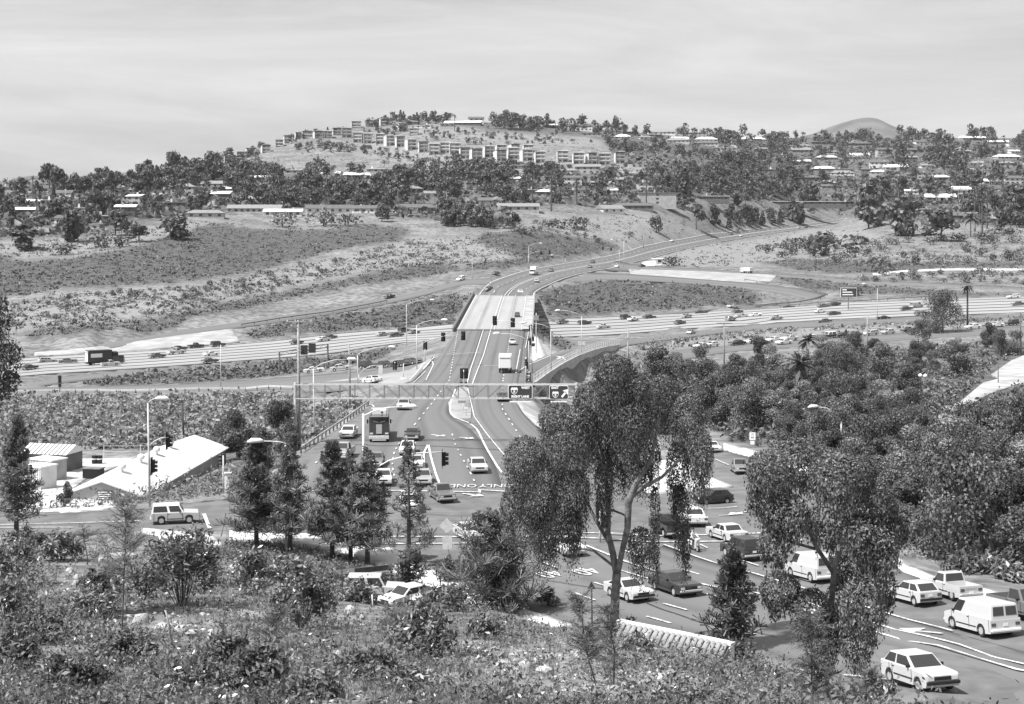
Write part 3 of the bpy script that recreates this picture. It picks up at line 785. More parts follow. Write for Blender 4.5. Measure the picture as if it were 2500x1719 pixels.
for P, on, gap in (([(1118,806,0),(1097,930,0),(1060,980,0),(1010,1042,0),(1003,1052,0)], 2.4, 3.2), ([(1250,800,0),(1228,930,0)], 2.4, 3.2), ([(1228,930,0),(1226,1000,0),(1284,1090,0)], 2.4, 3.2), ([(1003,1052,0),(970,1090,0),(962,1110,0),(957,1140,0),(966,1180,0)], 1.6, 2.2),
                   ([(1104,1062,0),(1110,1085,0),(1128,1120,0),(1150,1160,0),(1163,1188,0)], 1.6, 2.6), ([(856,1052,0),(780,1125,0),(752,1148,0)], 1.8, 4.6), ([(1316,1374,.1),(1355,1388,.2),(1428,1416,.5),(1456,1425,.6),(1600,1470,1.1),(1700,1500,1.5),(2000,1610,3)], 3.4, 6.0),
                   ([(1403,1455,.4),(1452,1471,.6),(1551,1505,1),(1614,1524,1.2),(1725,1560,1.8),(2100,1690,3.9)], 3.4, 6.2), ([(1520,1350,.1),(1560,1362,.3),(1700,1400,.9),(2050,1510,2.6)], 3.2, 6), ([(1700,1330,.2),(1760,1352,.6),(1990,1424,1.8),(2280,1492,3)], 3, 6), ([(2060,1640,3.8),(2465,1705,4.4)], 3, 6), ([(1765,1345,.5),(1900,1372,1)], 3, 4)):
    dashes(mb, track(P, 2.0), .2, on, gap)
paint('lane_lines', mb)
def arrow(mb, a, b, wd=.5):
    """straight arrow painted from a to b (photo points with level)"""
    A = Vector(PZ(*a)); B = Vector(PZ(*b)); A.z = B.z = 0; d = (B-A); L = d.length; d.normalize(); n = Vector((-d.y, d.x, 0))
    z = lambda q: Vector((q.x, q.y, z_at(q.x, q.y)+.15))
    mb.quad(z(A+n*wd*.22), z(A-n*wd*.22), z(A+d*L*.6-n*wd*.22), z(A+d*L*.6+n*wd*.22))
    mb.tri(z(A+d*L*.55+n*wd*1.1), z(A+d*L*.55-n*wd*1.1), z(B))
mb = MB()
arrow(mb, (2300,1551,3.6), (2195,1537,3.2), .6)
arrow(mb, (1053,1064,0), (1088,1068,0), .9); arrow(mb, (1122,1070,0), (1158,1074,0), .9); arrow(mb, (1130,1208,0), (1182,1215,0), .8); arrow(mb, (1360,876,-1.8), (1376,869,-2.2), 1)
arrow(mb, (1830,1244,-.2), (1778,1252,-.1), .8)
paint('lane_arrows', mb)

def text_mesh(s, size, m, name='lettering', align='CENTER', extrude=0.0, sx=1.0, bold=0.0):
    c = bpy.data.curves.new(name, 'FONT'); c.body = s; c.size = size; c.align_x = align; c.align_y = 'CENTER'; c.extrude = extrude; c.resolution_u = 2; c.offset = bold
    o = bpy.data.objects.new(name, c); COL.objects.link(o)
    dg = bpy.context.evaluated_depsgraph_get(); dg.update()
    me = bpy.data.meshes.new_from_object(o.evaluated_get(dg)); bpy.data.objects.remove(o); bpy.data.curves.remove(c)
    me.name = name; me.materials.clear(); me.materials.append(m)
    return me
# words on the carriageway read by drivers coming towards the camera
def roadtext(s, p, yaw, size, stretch):
    me = text_mesh(s, size, MT['paint']); w_ = Vector(PZ(*p))
    o = inst('road_lettering', me, None, (w_.x, w_.y, z_at(w_.x, w_.y)+.16), yaw); o.scale = (1, stretch, 1)
    return tag(o, kind='structure')
roadtext('ONLY', (1122,1189,0), PI, 1.35, 1.9)
roadtext('ONLY', (1212,1189,0), PI, 1.35, 1.9)
roadtext('40', (1338,1406,.2), math.radians(-140), 1.9, 1.7)
roadtext('40', (1428,1398,.4), math.radians(-140), 1.9, 1.7)

# guard rails -------------------------------------------------------------------------------------
GR_POST = MB().box((0, 0, .35), (.16, .16, .9)).mesh('post', MT['wood_dark'])
def guardrail(P, label, step=3.8, m='metal', side=1, zoff=0.0, group='metal guard rails along the ramps'):
    W = track(P, step)
    for q in W: q.z = z_at(q.x, q.y)+zoff
    t = thing('guard_rail', label, 'guard rail', tuple(W[0]), group=group); o = Vector(W[0])
    mb = MB()
    for a, b in zip(W[:-1], W[1:]):
        a = a-o; b = b-o
        mb.bar(a+Vector((0, 0, .78)), b+Vector((0, 0, .78)), .07, .14); mb.bar(a+Vector((0, 0, .60)), b+Vector((0, 0, .60)), .07, .14); mb.bar(a+Vector((0, 0, .69)), b+Vector((0, 0, .69)), .03, .1)
    mb.build('rail', MT[m], t)
    for q in W: inst('post', GR_POST, t, tuple(q-o))
guardrail([(735,1104,0),(790,1066,0),(850,1025,0),(900,987,0)], 'metal guard rail along the left edge of the avenue above the scrub slope', 2.4)
guardrail([(20,962),(230,959),(420,958),(600,956),(722,953)], 'long guard rail at the outer edge of the left ramp above scrub', 5)
guardrail([(590,797),(700,779),(800,766),(945,738)], 'dark guard rail along the ramp climbing to the bridge from the left', 6, 'metal_dark')
guardrail([(1600,652),(1720,657),(1840,666),(2071,682),(2300,694),(2500,706)], 'long guard rail along the off ramp on the far right slope', 9, 'metal_dark')
guardrail([(1818,686),(1900,694),(1985,707),(2022,720),(2000,733),(1930,743),(1845,750)], 'curved guard rail round the outside of the loop ramp', 6, 'metal_dark')
guardrail([(1860,752),(2050,739),(2200,732),(2310,726)], 'guard rail along the far edge of the freeway on the right', 7, 'metal_dark')
# ---------------------------------------------------------------- ground cover: what grows where (surveyed outlines), then the terrain sheet
ICE = [ # dark iceplant and chaparral banks
 [(-900,640),(0,620),(60,640),(160,632),(300,610),(420,575),(520,545),(640,560),(800,560),(900,548),(1000,560),(980,590),(880,600),(790,618),(680,650),(560,672),(430,690),(300,700),(160,700),(60,722),(-900,740)],
 [(60,822),(220,812),(300,800),(350,815),(420,800),(480,770),(600,752),(720,728),(850,700),(950,690),(1060,672),(1140,660),(1080,640),(960,655),(800,690),(640,720),(520,745),(400,775),(280,790),(100,800)],
 [(1140,662),(1240,655),(1330,640),(1440,622),(1520,605),(1480,590),(1380,575),(1300,560),(1180,570),(1150,590),(1240,615),(1280,632),(1140,645)],
 [(600,808),(700,785),(850,765),(960,748),(1060,720),(1150,718),(1105,790),(960,800),(800,812),(680,822),(610,828)],
 [(1308,712),(1365,700),(1470,684),(1650,690),(1800,702),(1870,722),(1840,745),(1750,748),(1640,757),(1511,765),(1400,770),(1340,770),(1320,740)],
 [(200,935),(330,910),(640,884),(820,870),(940,850),(975,845),(930,875),(840,895),(700,915),(560,930),(400,938),(240,942)],
 [(1312,790),(1380,830),(1398,846),(1375,855),(1345,840),(1318,812)],
 [(1890,676),(2000,684),(2100,696),(2250,705),(2400,716),(2500,722),(2500,715),(2700,716),(2700,725),(2300,722),(2080,716),(1960,705)],
 [(1860,640),(1950,632),(2060,636),(2160,640),(2300,640),(2480,640),(2700,640),(2700,650),(2400,652),(2200,660),(2060,668),(1950,660)],
]
LITE = [ # pale dry slopes and bare dirt
 [(1150,578),(1240,590),(1330,612),(1380,630),(1250,650),(1180,640),(1000,650),(880,668),(900,620),(1000,585)],
 [(60,560),(180,580),(330,560),(480,540),(600,548),(420,570),(300,605),(180,625),(60,628),(-900,640),(-900,560)],
 [(60,735),(160,712),(320,710),(560,690),(700,655),(900,612),(1000,590),(1120,600),(1180,640),(950,655),(760,690),(600,722),(420,770),(300,790),(100,800),(-900,830),(-900,760)],
 [(1580,632),(1700,605),(1850,585),(1990,560),(2120,560),(2140,600),(2060,625),(1950,622),(1850,650),(1700,652),(1600,648)],
 [(1200,545),(1420,530),(1620,520),(1700,560),(1580,590),(1450,600),(1360,590),(1260,570)],
 [(820,350),(960,345),(1100,380),(1260,390),(1500,405),(1600,385),(1840,390),(1780,420),(1640,430),(1500,420),(1280,412),(1150,415),(1000,400),(860,375)],
 [(980,310),(1160,320),(1400,340),(1500,345),(1480,360),(1300,350),(1120,345),(1000,330)],
 [(1560,845),(1700,826),(1900,806),(2150,793),(2400,782),(2700,770),(2700,788),(2400,793),(2150,808),(1900,824),(1700,846),(1560,862)],
 [(0,965),(700,960),(760,985),(700,1060),(560,1105),(300,1098),(0,1100)],
 [(640,1130),(740,1090),(830,1030),(890,985),(860,965),(760,1000),(690,1060)],
 [(1480,880),(1540,935),(1560,970),(1530,960),(1500,940)],
 [(0,1245),(366,1233),(560,1208),(560,1175),(360,1215),(100,1240)],
 [(600,560),(800,550),(820,556),(700,566),(600,570)],
 [(1270,1480),(1400,1520),(1480,1540),(1300,1530),(1240,1500)],
 [(1080,1560),(1500,1560),(1780,1620),(1900,1660),(1900,1719),(1700,1719),(1100,1640)],
 [(2140,1345),(2500,1420),(2700,1450),(2700,1400),(2400,1375),(2200,1330)],
 [(1900,600),(2080,560),(2140,570),(2120,620),(2050,640),(1960,640)],
]
LAWN = [[(560,1310),(700,1322),(850,1352),(1000,1420),(1000,1445),(860,1440),(640,1400),(540,1360)], [(2440,905),(2560,880),(2560,860),(2500,870)]]
WHITE = [[(600,1322),(720,1330),(830,1352),(760,1345),(640,1335)]]
_D = CZ-H; _PX = CX+GX/GY*F; _PY = HY+_D/GY*F
def _noise2(X, Y, s, seed):
    r = np.random.default_rng(seed); o = np.zeros_like(X)
    for k in range(10):
        a = r.uniform(0, 2*PI); f_ = 2*PI/s*r.uniform(.5, 2.0); o += np.sin((X*np.cos(a)+Y*np.sin(a))*f_+r.uniform(0, 7))
    return o/10
_jx = _noise2(GX, GY, 14, 1)*22; _jy = _noise2(GX, GY, 11, 2)*9
def bake(polys):
    a = np.zeros_like(H)
    for P in polys:
        A = np.array(P); qx = _PX+_jx; qy = _PY+_jy*np.clip((_PY-540)/150, .25, 1)
        m = (qx >= A[:, 0].min()) & (qx <= A[:, 0].max()) & (qy >= A[:, 1].min()) & (qy <= A[:, 1].max())
        ii = np.where(m); ins = inpoly(qx[ii], qy[ii], P); a[ii[0][ins], ii[1][ins]] = 1
    for _ in range(2):
        p = np.pad(a, 1, mode='edge'); a = (p[1:-1, 1:-1]*2+p[:-2, 1:-1]+p[2:, 1:-1]+p[1:-1, :-2]+p[1:-1, 2:])/6
    return a
WOOD = [[(-900,590),(0,590),(240,575),(430,530),(640,512),(900,520),(1130,545),(1240,560),(1250,505),(1640,505),(1740,480),(2000,500),(2060,530),(2600,560),(3400,560),(3400,330),(1900,325),(1480,312),(1250,296),(1100,290),(1180,320),(1460,335),(1500,380),(1640,440),(1500,425),(1250,400),(950,440),(640,420),(560,405),(420,420),(-900,440)], [(1560,950),(1750,892),(1900,880),(2060,862),(2250,845),(2600,830),(3300,830),(3300,1420),(2600,1395),(2330,1370),(2170,1300),(2110,1220),(2000,1150),(1900,1100),(1800,1080),(1740,1050),(1690,1010)], [(520,1130),(560,1030),(640,1000),(720,1040),(720,1120),(600,1180)]]
COV = np.stack([np.maximum(bake(ICE), bake(WOOD)*.75), bake(LITE), bake(LAWN), np.ones_like(H)], -1)

def ground_mat():
    m = bpy.data.materials.new('hillside_ground'); m.use_nodes = True
    t = m.node_tree; b = t.nodes['Principled BSDF']; b.inputs['Roughness'].default_value = .95; b.inputs['Specular IOR Level'].default_value = .1
    g = t.nodes.new('ShaderNodeNewGeometry')
    def noise(s, d=6, r=.6):
        n = t.nodes.new('ShaderNodeTexNoise'); n.inputs['Scale'].default_value = s; n.inputs['Detail'].default_value = d; n.inputs['Roughness'].default_value = r
        t.links.new(g.outputs['Position'], n.inputs['Vector']); return n.outputs[0]
    def ramp(src, a, b_, p0=.38, p1=.62):
        r = t.nodes.new('ShaderNodeValToRGB'); e = r.color_ramp.elements
        e[0].position = p0; e[0].color = (a, a, a, 1); e[1].position = p1; e[1].color = (b_, b_, b_, 1); t.links.new(src, r.inputs[0]); return r.outputs[0]
    def mixc(f, a, b_):
        x = t.nodes.new('ShaderNodeMix'); x.data_type = 'RGBA'
        t.links.new(f, x.inputs[0]); t.links.new(a, x.inputs[6]); t.links.new(b_, x.inputs[7]); return x.outputs[2]
    n1 = noise(.45); n2 = noise(.06); n3 = noise(3.0, 4)
    at = t.nodes.new('ShaderNodeAttribute'); at.attribute_name = 'cover'; sp = t.nodes.new('ShaderNodeSeparateColor'); t.links.new(at.outputs['Color'], sp.inputs[0])
    base = mixc(ramp(n2, 0, 1, .42, .6), ramp(n1, .08, .18), ramp(n1, .13, .25))
    ice = ramp(n1, .055, .105); lite = mixc(ramp(n1, 0, 1, .5, .66), ramp(n3, .15, .27), ramp(n3, .08, .15)); lawn = ramp(n3, .09, .15)
    c = mixc(sp.outputs[1], base, lite); c = mixc(sp.outputs[0], c, ice); c = mixc(sp.outputs[2], c, lawn)
    t.links.new(c, b.inputs['Base Color'])
    bp = t.nodes.new('ShaderNodeBump'); bp.inputs['Strength'].default_value = .9; bp.inputs['Distance'].default_value = .5
    t.links.new(n1, bp.inputs['Height']); t.links.new(bp.outputs[0], b.inputs['Normal'])
    return m
MT['ground'] = ground_mat()
def make_terrain():
    Z = H-CUT+_noise2(GX, GY, 3.0, 5)*np.clip(GY/400, 0, .35)*(CUT == 0)*(COV[..., 0]*.8+.2)
    V = np.stack([GX, GY, Z], -1).reshape(-1, 3)
    j, i = np.meshgrid(np.arange(NV-1), np.arange(NU-1), indexing='ij'); a = (j*NU+i).ravel()
    me = mesh_np('ground', V, np.stack([a, a+1, a+NU+1, a+NU], -1), MT['ground'], True)
    c = me.color_attributes.new('cover', 'FLOAT_COLOR', 'POINT'); c.data.foreach_set('color', COV.astype(np.float32).ravel())
    return inst('ground', me)
tag(make_terrain(), kind='structure')
# far hills on the horizon
def far_hill(px0, px1, prof, Y, thick, seed):
    """a rounded hill: profile [(px, py)] of its crest at distance Y"""
    xs = np.linspace(px0, px1, 60); top = np.interp(xs, [p[0] for p in prof], [p[1] for p in prof])
    for _ in range(3): top[1:-1] = (top[:-2]+2*top[1:-1]+top[2:])/4
    X = (xs-CX)*Y/F; Zt = CZ-(top-HY)*Y/F; V = []
    m = 30
    for k in range(m+1):
        a = -1+2*k/m; s = math.cos(a*PI/2)**.8 if abs(a) < 1 else 0
        y = Y+a*thick; z = -60+(Zt+60)*s
        n = _noise2(X, np.full_like(X, y), 500, seed)*26*s
        V += [(x, y, q) for x, q in zip(X, z+n*(abs(a) > .08))]
    Fq = [(k*60+i, k*60+i+1, (k+1)*60+i+1, (k+1)*60+i) for k in range(m) for i in range(59)]
    o = inst('hill', mesh_np('hill', V, Fq, MT['hill'], True)); return tag(o, kind='structure')
MT['hill'] = mat('hill_scrub', .07, .95, .13, .01, 6, coords='w')
far_hill(1930, 2270, [(1930,340),(1985,327),(2020,312),(2060,298),(2100,292),(2125,292),(2150,302),(2200,318),(2240,330),(2270,345)], 6000, 900, 3)
far_hill(-900, 330, [(-900,480),(-300,470),(0,470),(30,450),(70,437),(130,431),(190,433),(240,442),(280,455),(330,480)], 5000, 900, 4)
# ---------------------------------------------------------------- plants
def unit(v): return v/np.maximum(np.linalg.norm(v, axis=-1, keepdims=True), 1e-9)
def leaf_quads(P, N, size, aspect=1.6, droop=None, r=rng, fold=True):
    """one small four-cornered leaf (or leaf spray) per point; droop pulls its long axis down"""
    n = len(P); size = np.broadcast_to(np.asarray(size, float), (n,))[:, None]
    t = unit(r.normal(size=(n, 3)))
    if droop is not None: t = unit(t*(1-droop)+np.array([0, 0, -1.0])*droop)
    t = unit(t-N*(t*N).sum(1, keepdims=True)*.7); b = unit(np.cross(N, t))
    a = t*size*.5*aspect; c = b*size*.5
    V = np.stack([P-a, P+c*.9-a*.1, P+a, P-c*.9-a*.1], 1).reshape(-1, 3)
    Fq = np.arange(n*4).reshape(n, 4)
    return V, Fq
def merge(parts):
    V = []; Fq = []; o = 0
    for v, f in parts: V.append(v); Fq.append(f+o); o += len(v)
    return np.vstack(V), np.vstack(Fq)
def blob_points(blobs, n, r=rng, shell=.72, up=0.15, jit=.16):
    """points near the surface of a group of ellipsoids, with outward normals"""
    B = np.array([(*b[0], *b[1]) for b in blobs]); w_ = B[:, 3]*B[:, 4]+B[:, 4]*B[:, 5]; w_ = w_/w_.sum()
    k = r.choice(len(B), n, p=w_); d = unit(r.normal(size=(n, 3))+np.array([0, 0, up]))
    rad = shell+(1-shell)*r.random(n)**.6+r.normal(size=n)*jit*.5
    P = B[k, :3]+d*B[k, 3:]*rad[:, None]; N = unit(d/B[k, 3:]*B[k, 3:].mean(1, keepdims=True)+r.normal(size=(n, 3))*.55)
    return P, N
def crown_blobs(nb, h0, h1, rad, r=rng, size=(.35, .6), topheavy=.0):
    o = []
    for i in range(nb):
        t = r.random(); z = h0+(h1-h0)*t
        env = rad*math.sqrt(max(0.05, 1-(2*(t-.45+topheavy*.2))**2*.85)); a = r.uniform(0, 2*PI); q = env*math.sqrt(r.random())*.75
        s = rad*r.uniform(*size); o.append(((math.cos(a)*q, math.sin(a)*q, min(z, h1-s*.6)), (s, s, s*r.uniform(.7, .95))))
    return o
def trunk_mesh(h, r0, r1, limbs=4, spread=.5, hl=.55, r=rng, m='bark', lean=0.0, n=6):
    mb = MB(); top = Vector((lean, 0, h)); pts = [Vector((0, 0, -.6)), Vector((lean*.2+r.normal()*r0*.5, r.normal()*r0*.5, h*.4)), top]
    mb.tube(pts, [r0*1.15, (r0+r1)/2, r1], n)
    for i in range(limbs):
        a = 2*PI*i/max(limbs, 1)+r.uniform(-.4, .4); z0 = h*r.uniform(hl, .95); L = spread*r.uniform(.7, 1.1); q = Vector((lean*z0/h, 0, z0))
        mb.tube([q, q+Vector((math.cos(a)*L*.45, math.sin(a)*L*.45, L*.45)), q+Vector((math.cos(a)*L, math.sin(a)*L, L*1.0))], [r1*.8, r1*.5, r1*.18], 5)
    return mb.mesh('trunk', MT[m], True)

# far broadleaf crowns: unit height 1 (crown from .12 to 1), scaled per tree
FARC = []
for k in range(9):
    r = np.random.default_rng(100+k); bl = crown_blobs(8+k % 3, .10, .98, [.48, .42, .55, .36, .5, .6, .45, .4, .52][k], r, (.34, .58))
    P, N = blob_points(bl, 520, r, .66, .2)
    V, Fq = leaf_quads(P, N, r.uniform(.08, .15, len(P)), 1.3, r=r)
    FARC.append(mesh_np('crown', V, Fq, MT['fol_mid' if k % 3 else 'fol_dark']))
FART = trunk_mesh(.5, .035, .02, 3, .2, .5, np.random.default_rng(5), 'bark_dark', n=5)
FAR_SHR = []
for k in range(5):
    r = np.random.default_rng(150+k); bl = [((r.normal()*.28, r.normal()*.28, .28+r.random()*.15), (.36*r.uniform(.7, 1.2), .36*r.uniform(.7, 1.2), .34*r.uniform(.7, 1.1))) for _ in range(5)]
    P, N = blob_points(bl, 170, r, .6, .3); P[:, 2] = np.maximum(P[:, 2], .02)
    V, Fq = leaf_quads(P, N, r.uniform(.09, .16, len(P)), 1.3, r=r); FAR_SHR.append(mesh_np('crown', V, Fq, MT['scrub' if k > 2 else 'fol_dark']))
SHR_STEM = MB().tube([(0, 0, -.1), (.02, 0, .2), (.05, .04, .45)], [.05, .04, .02], 5).tube([(0, 0, 0), (-.1, .05, .35)], [.03, .015], 5).mesh('stem', MT['bark_dark'])
CON = []
for k in range(4):
    r = np.random.default_rng(180+k); n = 420; z = r.random(n)**.8; rad = (.20 if k < 2 else .14)*(1-z)**.8*(.55+.6*r.random(n))+.01; a = r.uniform(0, 2*PI, n)
    P = np.stack([np.cos(a)*rad, np.sin(a)*rad, .1+z*.9-rad*.3], 1); N = unit(np.stack([np.cos(a), np.sin(a), np.full(n, .5)], 1)+r.normal(size=(n, 3))*.5)
    V, Fq = leaf_quads(P, N, r.uniform(.04, .085, n), 1.6, r=r); CON.append(mesh_np('crown', V, Fq, MT['fol_dark']))
CONT = MB().tube([(0, 0, -.05), (0, 0, .9)], [.03, .006], 6).mesh('trunk', MT['bark_dark'])

def palm_meshes(r, nf=34, L=1.0, droop=1.0, wid=.22, leaflets=0):
    """fan / feather fronds of one palm crown joined (far) - unit frond length"""
    V = []; Fq = []; o = 0
    for i in range(nf):
        a = r.uniform(0, 2*PI); e = r.uniform(-.7, 1.25); l = L*r.uniform(.75, 1.05); d = np.array([math.cos(a), math.sin(a), 0.]); s = np.array([-d[1], d[0], 0.])
        prev = None
        for q in range(5):
            t = q/4; el = e-droop*t*t*.9; p = d*l*t*math.cos(e*.8)*1.0+np.array([0, 0, l*(math.sin(e)*t-droop*.45*t*t)])
            wv = wid*l*math.sin(PI*min(1, t*.85+.12))
            row = (p-s*wv*.5, p+s*wv*.5)
            if prev is not None: V += [prev[0], prev[1], row[1], row[0]]; Fq.append([o, o+1, o+2, o+3]); o += 4
            prev = row
    return np.array(V), np.array(Fq)
PALMC = [mesh_np('crown', *palm_meshes(np.random.default_rng(200+k), 30, 1.0, 1.0, .2), MT['fol_mid']) for k in range(3)]
PALMT = MB().tube([(0, 0, -.3), (.02, 0, 5), (0, .05, 10.0)], [.26, .2, .17], 7).mesh('trunk', MT['bark_dark'])

def plant(name, label, cat, group, loc, parts, rz=None):
    """parts: [(name, mesh, scale, z)]"""
    t = thing(name, label, cat, loc, rnd.uniform(0, 6.28) if rz is None else rz, group)
    for nm, me, s, z in parts:
        inst(nm, me, t, (0, 0, z), 0, s)
    return t

HOUSE_ZONES = []            # (px0, py0, px1, py1) fronts kept free of trees
def zone_of(x, y):
    if y < 345: return 'on the skyline ridge'
    return 'on the left brow' if x < 450 else 'in the woods left of centre' if x < 1000 else 'in the woods behind the bridge' if x < 1700 else 'on the right hand slope'
def far_tree(px, py, wpx, hpx, kind='b', label='', name='', group='', cat='tree'):
    if group: label = label+' '+(zone_of(px, py) if kind != 's' else ('near the skyline' if py < 450 else 'in the left bank' if px < 1060 else 'in the middle bank' if px < 1800 else 'in the right valley'))
    g = G(px, py); s = g.y/F; Wd = wpx*s; Ht = hpx*s
    if kind == 'b':
        k = rnd.randrange(9); rad = [.48, .42, .55, .36, .5, .6, .45, .4, .52][k]*1.25
        return plant(name or 'broadleaf_tree', label, cat, group, g, [('crown', FARC[k], (Wd/2/rad, Wd/2/rad, Ht), 0), ('trunk', FART, (Wd/1.2, Wd/1.2, Ht), 0)])
    if kind == 'c':
        k = rnd.randrange(4); rad = .2 if k < 2 else .14
        return plant(name or 'conifer', label, cat, group, g, [('crown', CON[k], (Wd/2/rad, Wd/2/rad, Ht), 0), ('trunk', CONT, (Ht*.6, Ht*.6, Ht), 0)])
    if kind == 'p':
        fl = Wd/2
        return plant(name or 'palm_tree', label, cat, group, g, [('trunk', PALMT, (Ht/11+.3, Ht/11+.3, (Ht-fl*.3)/10), 0), ('crown', PALMC[rnd.randrange(3)], fl, Ht-fl*.3)])
    if kind == 's':
        k = rnd.randrange(5)
        return plant(name or 'shrub', label, cat, group, g, [('crown', FAR_SHR[k], (Wd/1.15, Wd/1.15, Ht/.75), 0), ('stem', SHR_STEM, (Wd*.5, Wd*.5, Ht), 0)])
# ---------------------------------------------------------------- houses on the far hills
def scatter(poly, n, mind, r):
    A = np.array(poly); x0, y0 = A.min(0); x1, y1 = A.max(0); o = []; k = 0
    while len(o) < n and k < n*40:
        k += 1; x, y = r.uniform(x0, x1), r.uniform(y0, y1)
        if not inpoly(np.array([x]), np.array([y]), poly)[0]: continue
        md = mind
        if all((x-a)**2+((y-b)*1.8)**2 > md*md for a, b in o): o.append((x, y))
    return o
def house(px, py, wpx, label, group, kind='gable', st=1, wall='stucco', roof='roof_g', yaw=None, dep=.55, name='house', nwin=None, chim=True, zone=True, patio=False, base=0.0):
    g = G(px, py); s = g.y/F; Wd = wpx*s; D = max(5.0, min(12.0, Wd*dep)); Hh = 2.7*st
    yaw = rnd.uniform(-.25, .25) if yaw is None else yaw
    if label == HL: label = '%s %s roofed house with %s walls %s' % ({'roof_g': 'grey', 'roof_d': 'dark', 'roof_w': 'white'}[roof], {'flat': 'flat', 'hip': 'hip', 'gable': 'gable', 'shed': 'shed'}[kind], {'stucco': 'pale', 'stucco_g': 'grey', 'wall_dark': 'dark'}[wall], zone_of(px, py))+(', two storeys high' if st == 2 else '')
    t = thing(name, label, 'house', g+Vector((0, D*.45, base)), yaw, group)
    MB().box((0, 0, Hh/2-1.5), (Wd, D, Hh+3.0)).build('wall', MT[wall], t)
    ov = .6; mb = MB()
    if kind == 'flat':
        mb.box((0, 0, Hh+.15), (Wd+2*ov, D+2*ov, .32))
    elif kind == 'shed':
        z0, z1 = Hh+.1, Hh+.1+D*.22; a, b = Wd/2+ov, D/2+ov
        for dz in (0, .25): pass
        mb.quad((-a, -b, z0), (a, -b, z0), (a, b, z1), (-a, b, z1)); mb.quad((-a, b, z1-.25), (a, b, z1-.25), (a, -b, z0-.25), (-a, -b, z0-.25))
        mb.quad((-a, -b, z0-.25), (a, -b, z0-.25), (a, -b, z0), (-a, -b, z0)); mb.quad((a, -b, z0-.25), (a, b, z1-.25), (a, b, z1), (a, -b, z0)); mb.quad((-a, b, z1-.25), (-a, -b, z0-.25), (-a, -b, z0), (-a, b, z1))
    else:
        a, b = Wd/2+ov, D/2+ov; rh = b*.42; hx = a if kind == 'gable' else a-b*.9
        P = [(-a, -b, Hh), (a, -b, Hh), (a, b, Hh), (-a, b, Hh), (-hx, 0, Hh+rh), (hx, 0, Hh+rh)]
        mb.v = P; mb.f = [(0, 1, 5, 4), (2, 3, 4, 5), (1, 2, 5), (3, 0, 4), (3, 2, 1, 0)]
    rf = mb.build('roof', MT[roof], t)
    if chim:
        inst('chimney', MB().box((0, 0, 0), (1.0, .8, 2.4)).mesh('chimney', MT['stucco' if rnd.random() < .6 else 'stucco_g']), rf, (Wd*rnd.uniform(-.3, .3), rnd.uniform(0, .3), Hh+1.2))
    n = nwin or max(2, int(Wd/4.2))
    wm = MB().box((0, 0, 0), (1.7, .12, 1.25)).mesh('window', MT['glass'])
    for fl in range(st):
        for i in range(n):
            x = -Wd/2+Wd*(i+.5)/n
            inst('window', wm, t, (x, -D/2-.03, 2.7*fl+1.55))
    if kind == 'gable' and roof == 'roof_w' or patio:
        p = MB(); pw = Wd*.62; p.box((0, -D/2-2.2, 2.5), (pw, 4.2, .18))
        p.build('patio_roof', MT['roof_w'], t)
        for i in range(6): inst('post', MB().box((0, 0, 1.0), (.15, .15, 3.0)).mesh('post', MT['white']), t, (-pw/2+pw*i/5, -D/2-4.1, 0))
    if zone: HOUSE_ZONES.append((px-wpx*.6, py-(Hh+3)/s*1.15, px+wpx*.6, py+5))
    return t
def ordn(i): return ('first','second','third')[i] if i < 3 else '%d%s' % (i+1, 'th' if 10 <= (i+1) % 100 <= 20 else {1: 'st', 2: 'nd', 3: 'rd'}.get((i+1) % 10, 'th'))
def cabin(px, py, wpx, label, group, flip=False, two=True, top=True):
    """hillside condominium unit: stepped white box, recessed dark balconies, thin sloping roof"""
    g = G(px, py); s = g.y/F; Wd = wpx*s*.78; D = 9.0
    t = thing('condominium', label, 'house', g, rnd.uniform(.0, .35), group)
    n = 3 if two else 2; Hh = 2.9*n
    MB().box((0, D/2, Hh/2-1.5), (Wd, D, Hh+3)).build('wall', MT['stucco'], t)
    MB().box((-Wd/2-.12, D/2-1.0, Hh/2-1.2), (.3, D+2.2, Hh+2.6)).build('side_wall', MT['stucco'], t)
    hs = rr0.uniform(.3, .62); MB().box((Wd*hs*.5+.3, D/2+2.2, Hh+.9), (Wd*.55, D*.6, 2.4)).build('upper_floor', MT['stucco_g'], t)
    sl = MB(); b = D+1.2
    sl.box((0, D/2-.6, Hh+.28), (Wd+.9, b+1.4, .28), 0, Matrix.Rotation(-.10, 3, 'X'))
    sl.build('roof', MT['roof_w' if rnd.random() < .5 else 'roof_g'], t)
    dk = MB().box((0, 0, 0), (Wd*.40, .14, 1.9)).mesh('window', MT['glass']); wn = MB().box((0, 0, 0), (Wd*.22, .14, 1.3)).mesh('window', MT['glass'])
    bl = MB().box((0, -.75, -1.0), (Wd*.9, 1.5, .22)).box((0, -1.48, -.55), (Wd*.9, .1, .85)).mesh('balcony', MT['stucco' if rnd.random() < .6 else 'stucco_g'])
    for f in range(n):
        z = 2.9*f+1.45; sgn = 1 if flip else -1
        inst('window', dk, t, (sgn*Wd*.22, -.05, z)); inst('window', wn, t, (-sgn*Wd*.24, -.05, z+.1))
        if f >= 1 or not two: inst('balcony', bl, t, (0, 0, z+.1))
    HOUSE_ZONES.append((px-wpx*.6, py-Hh/s*1.2, px+wpx*.6, py+6))
    return t
rr0 = random.Random(3)
CG = 'white stepped condominiums along the hill'
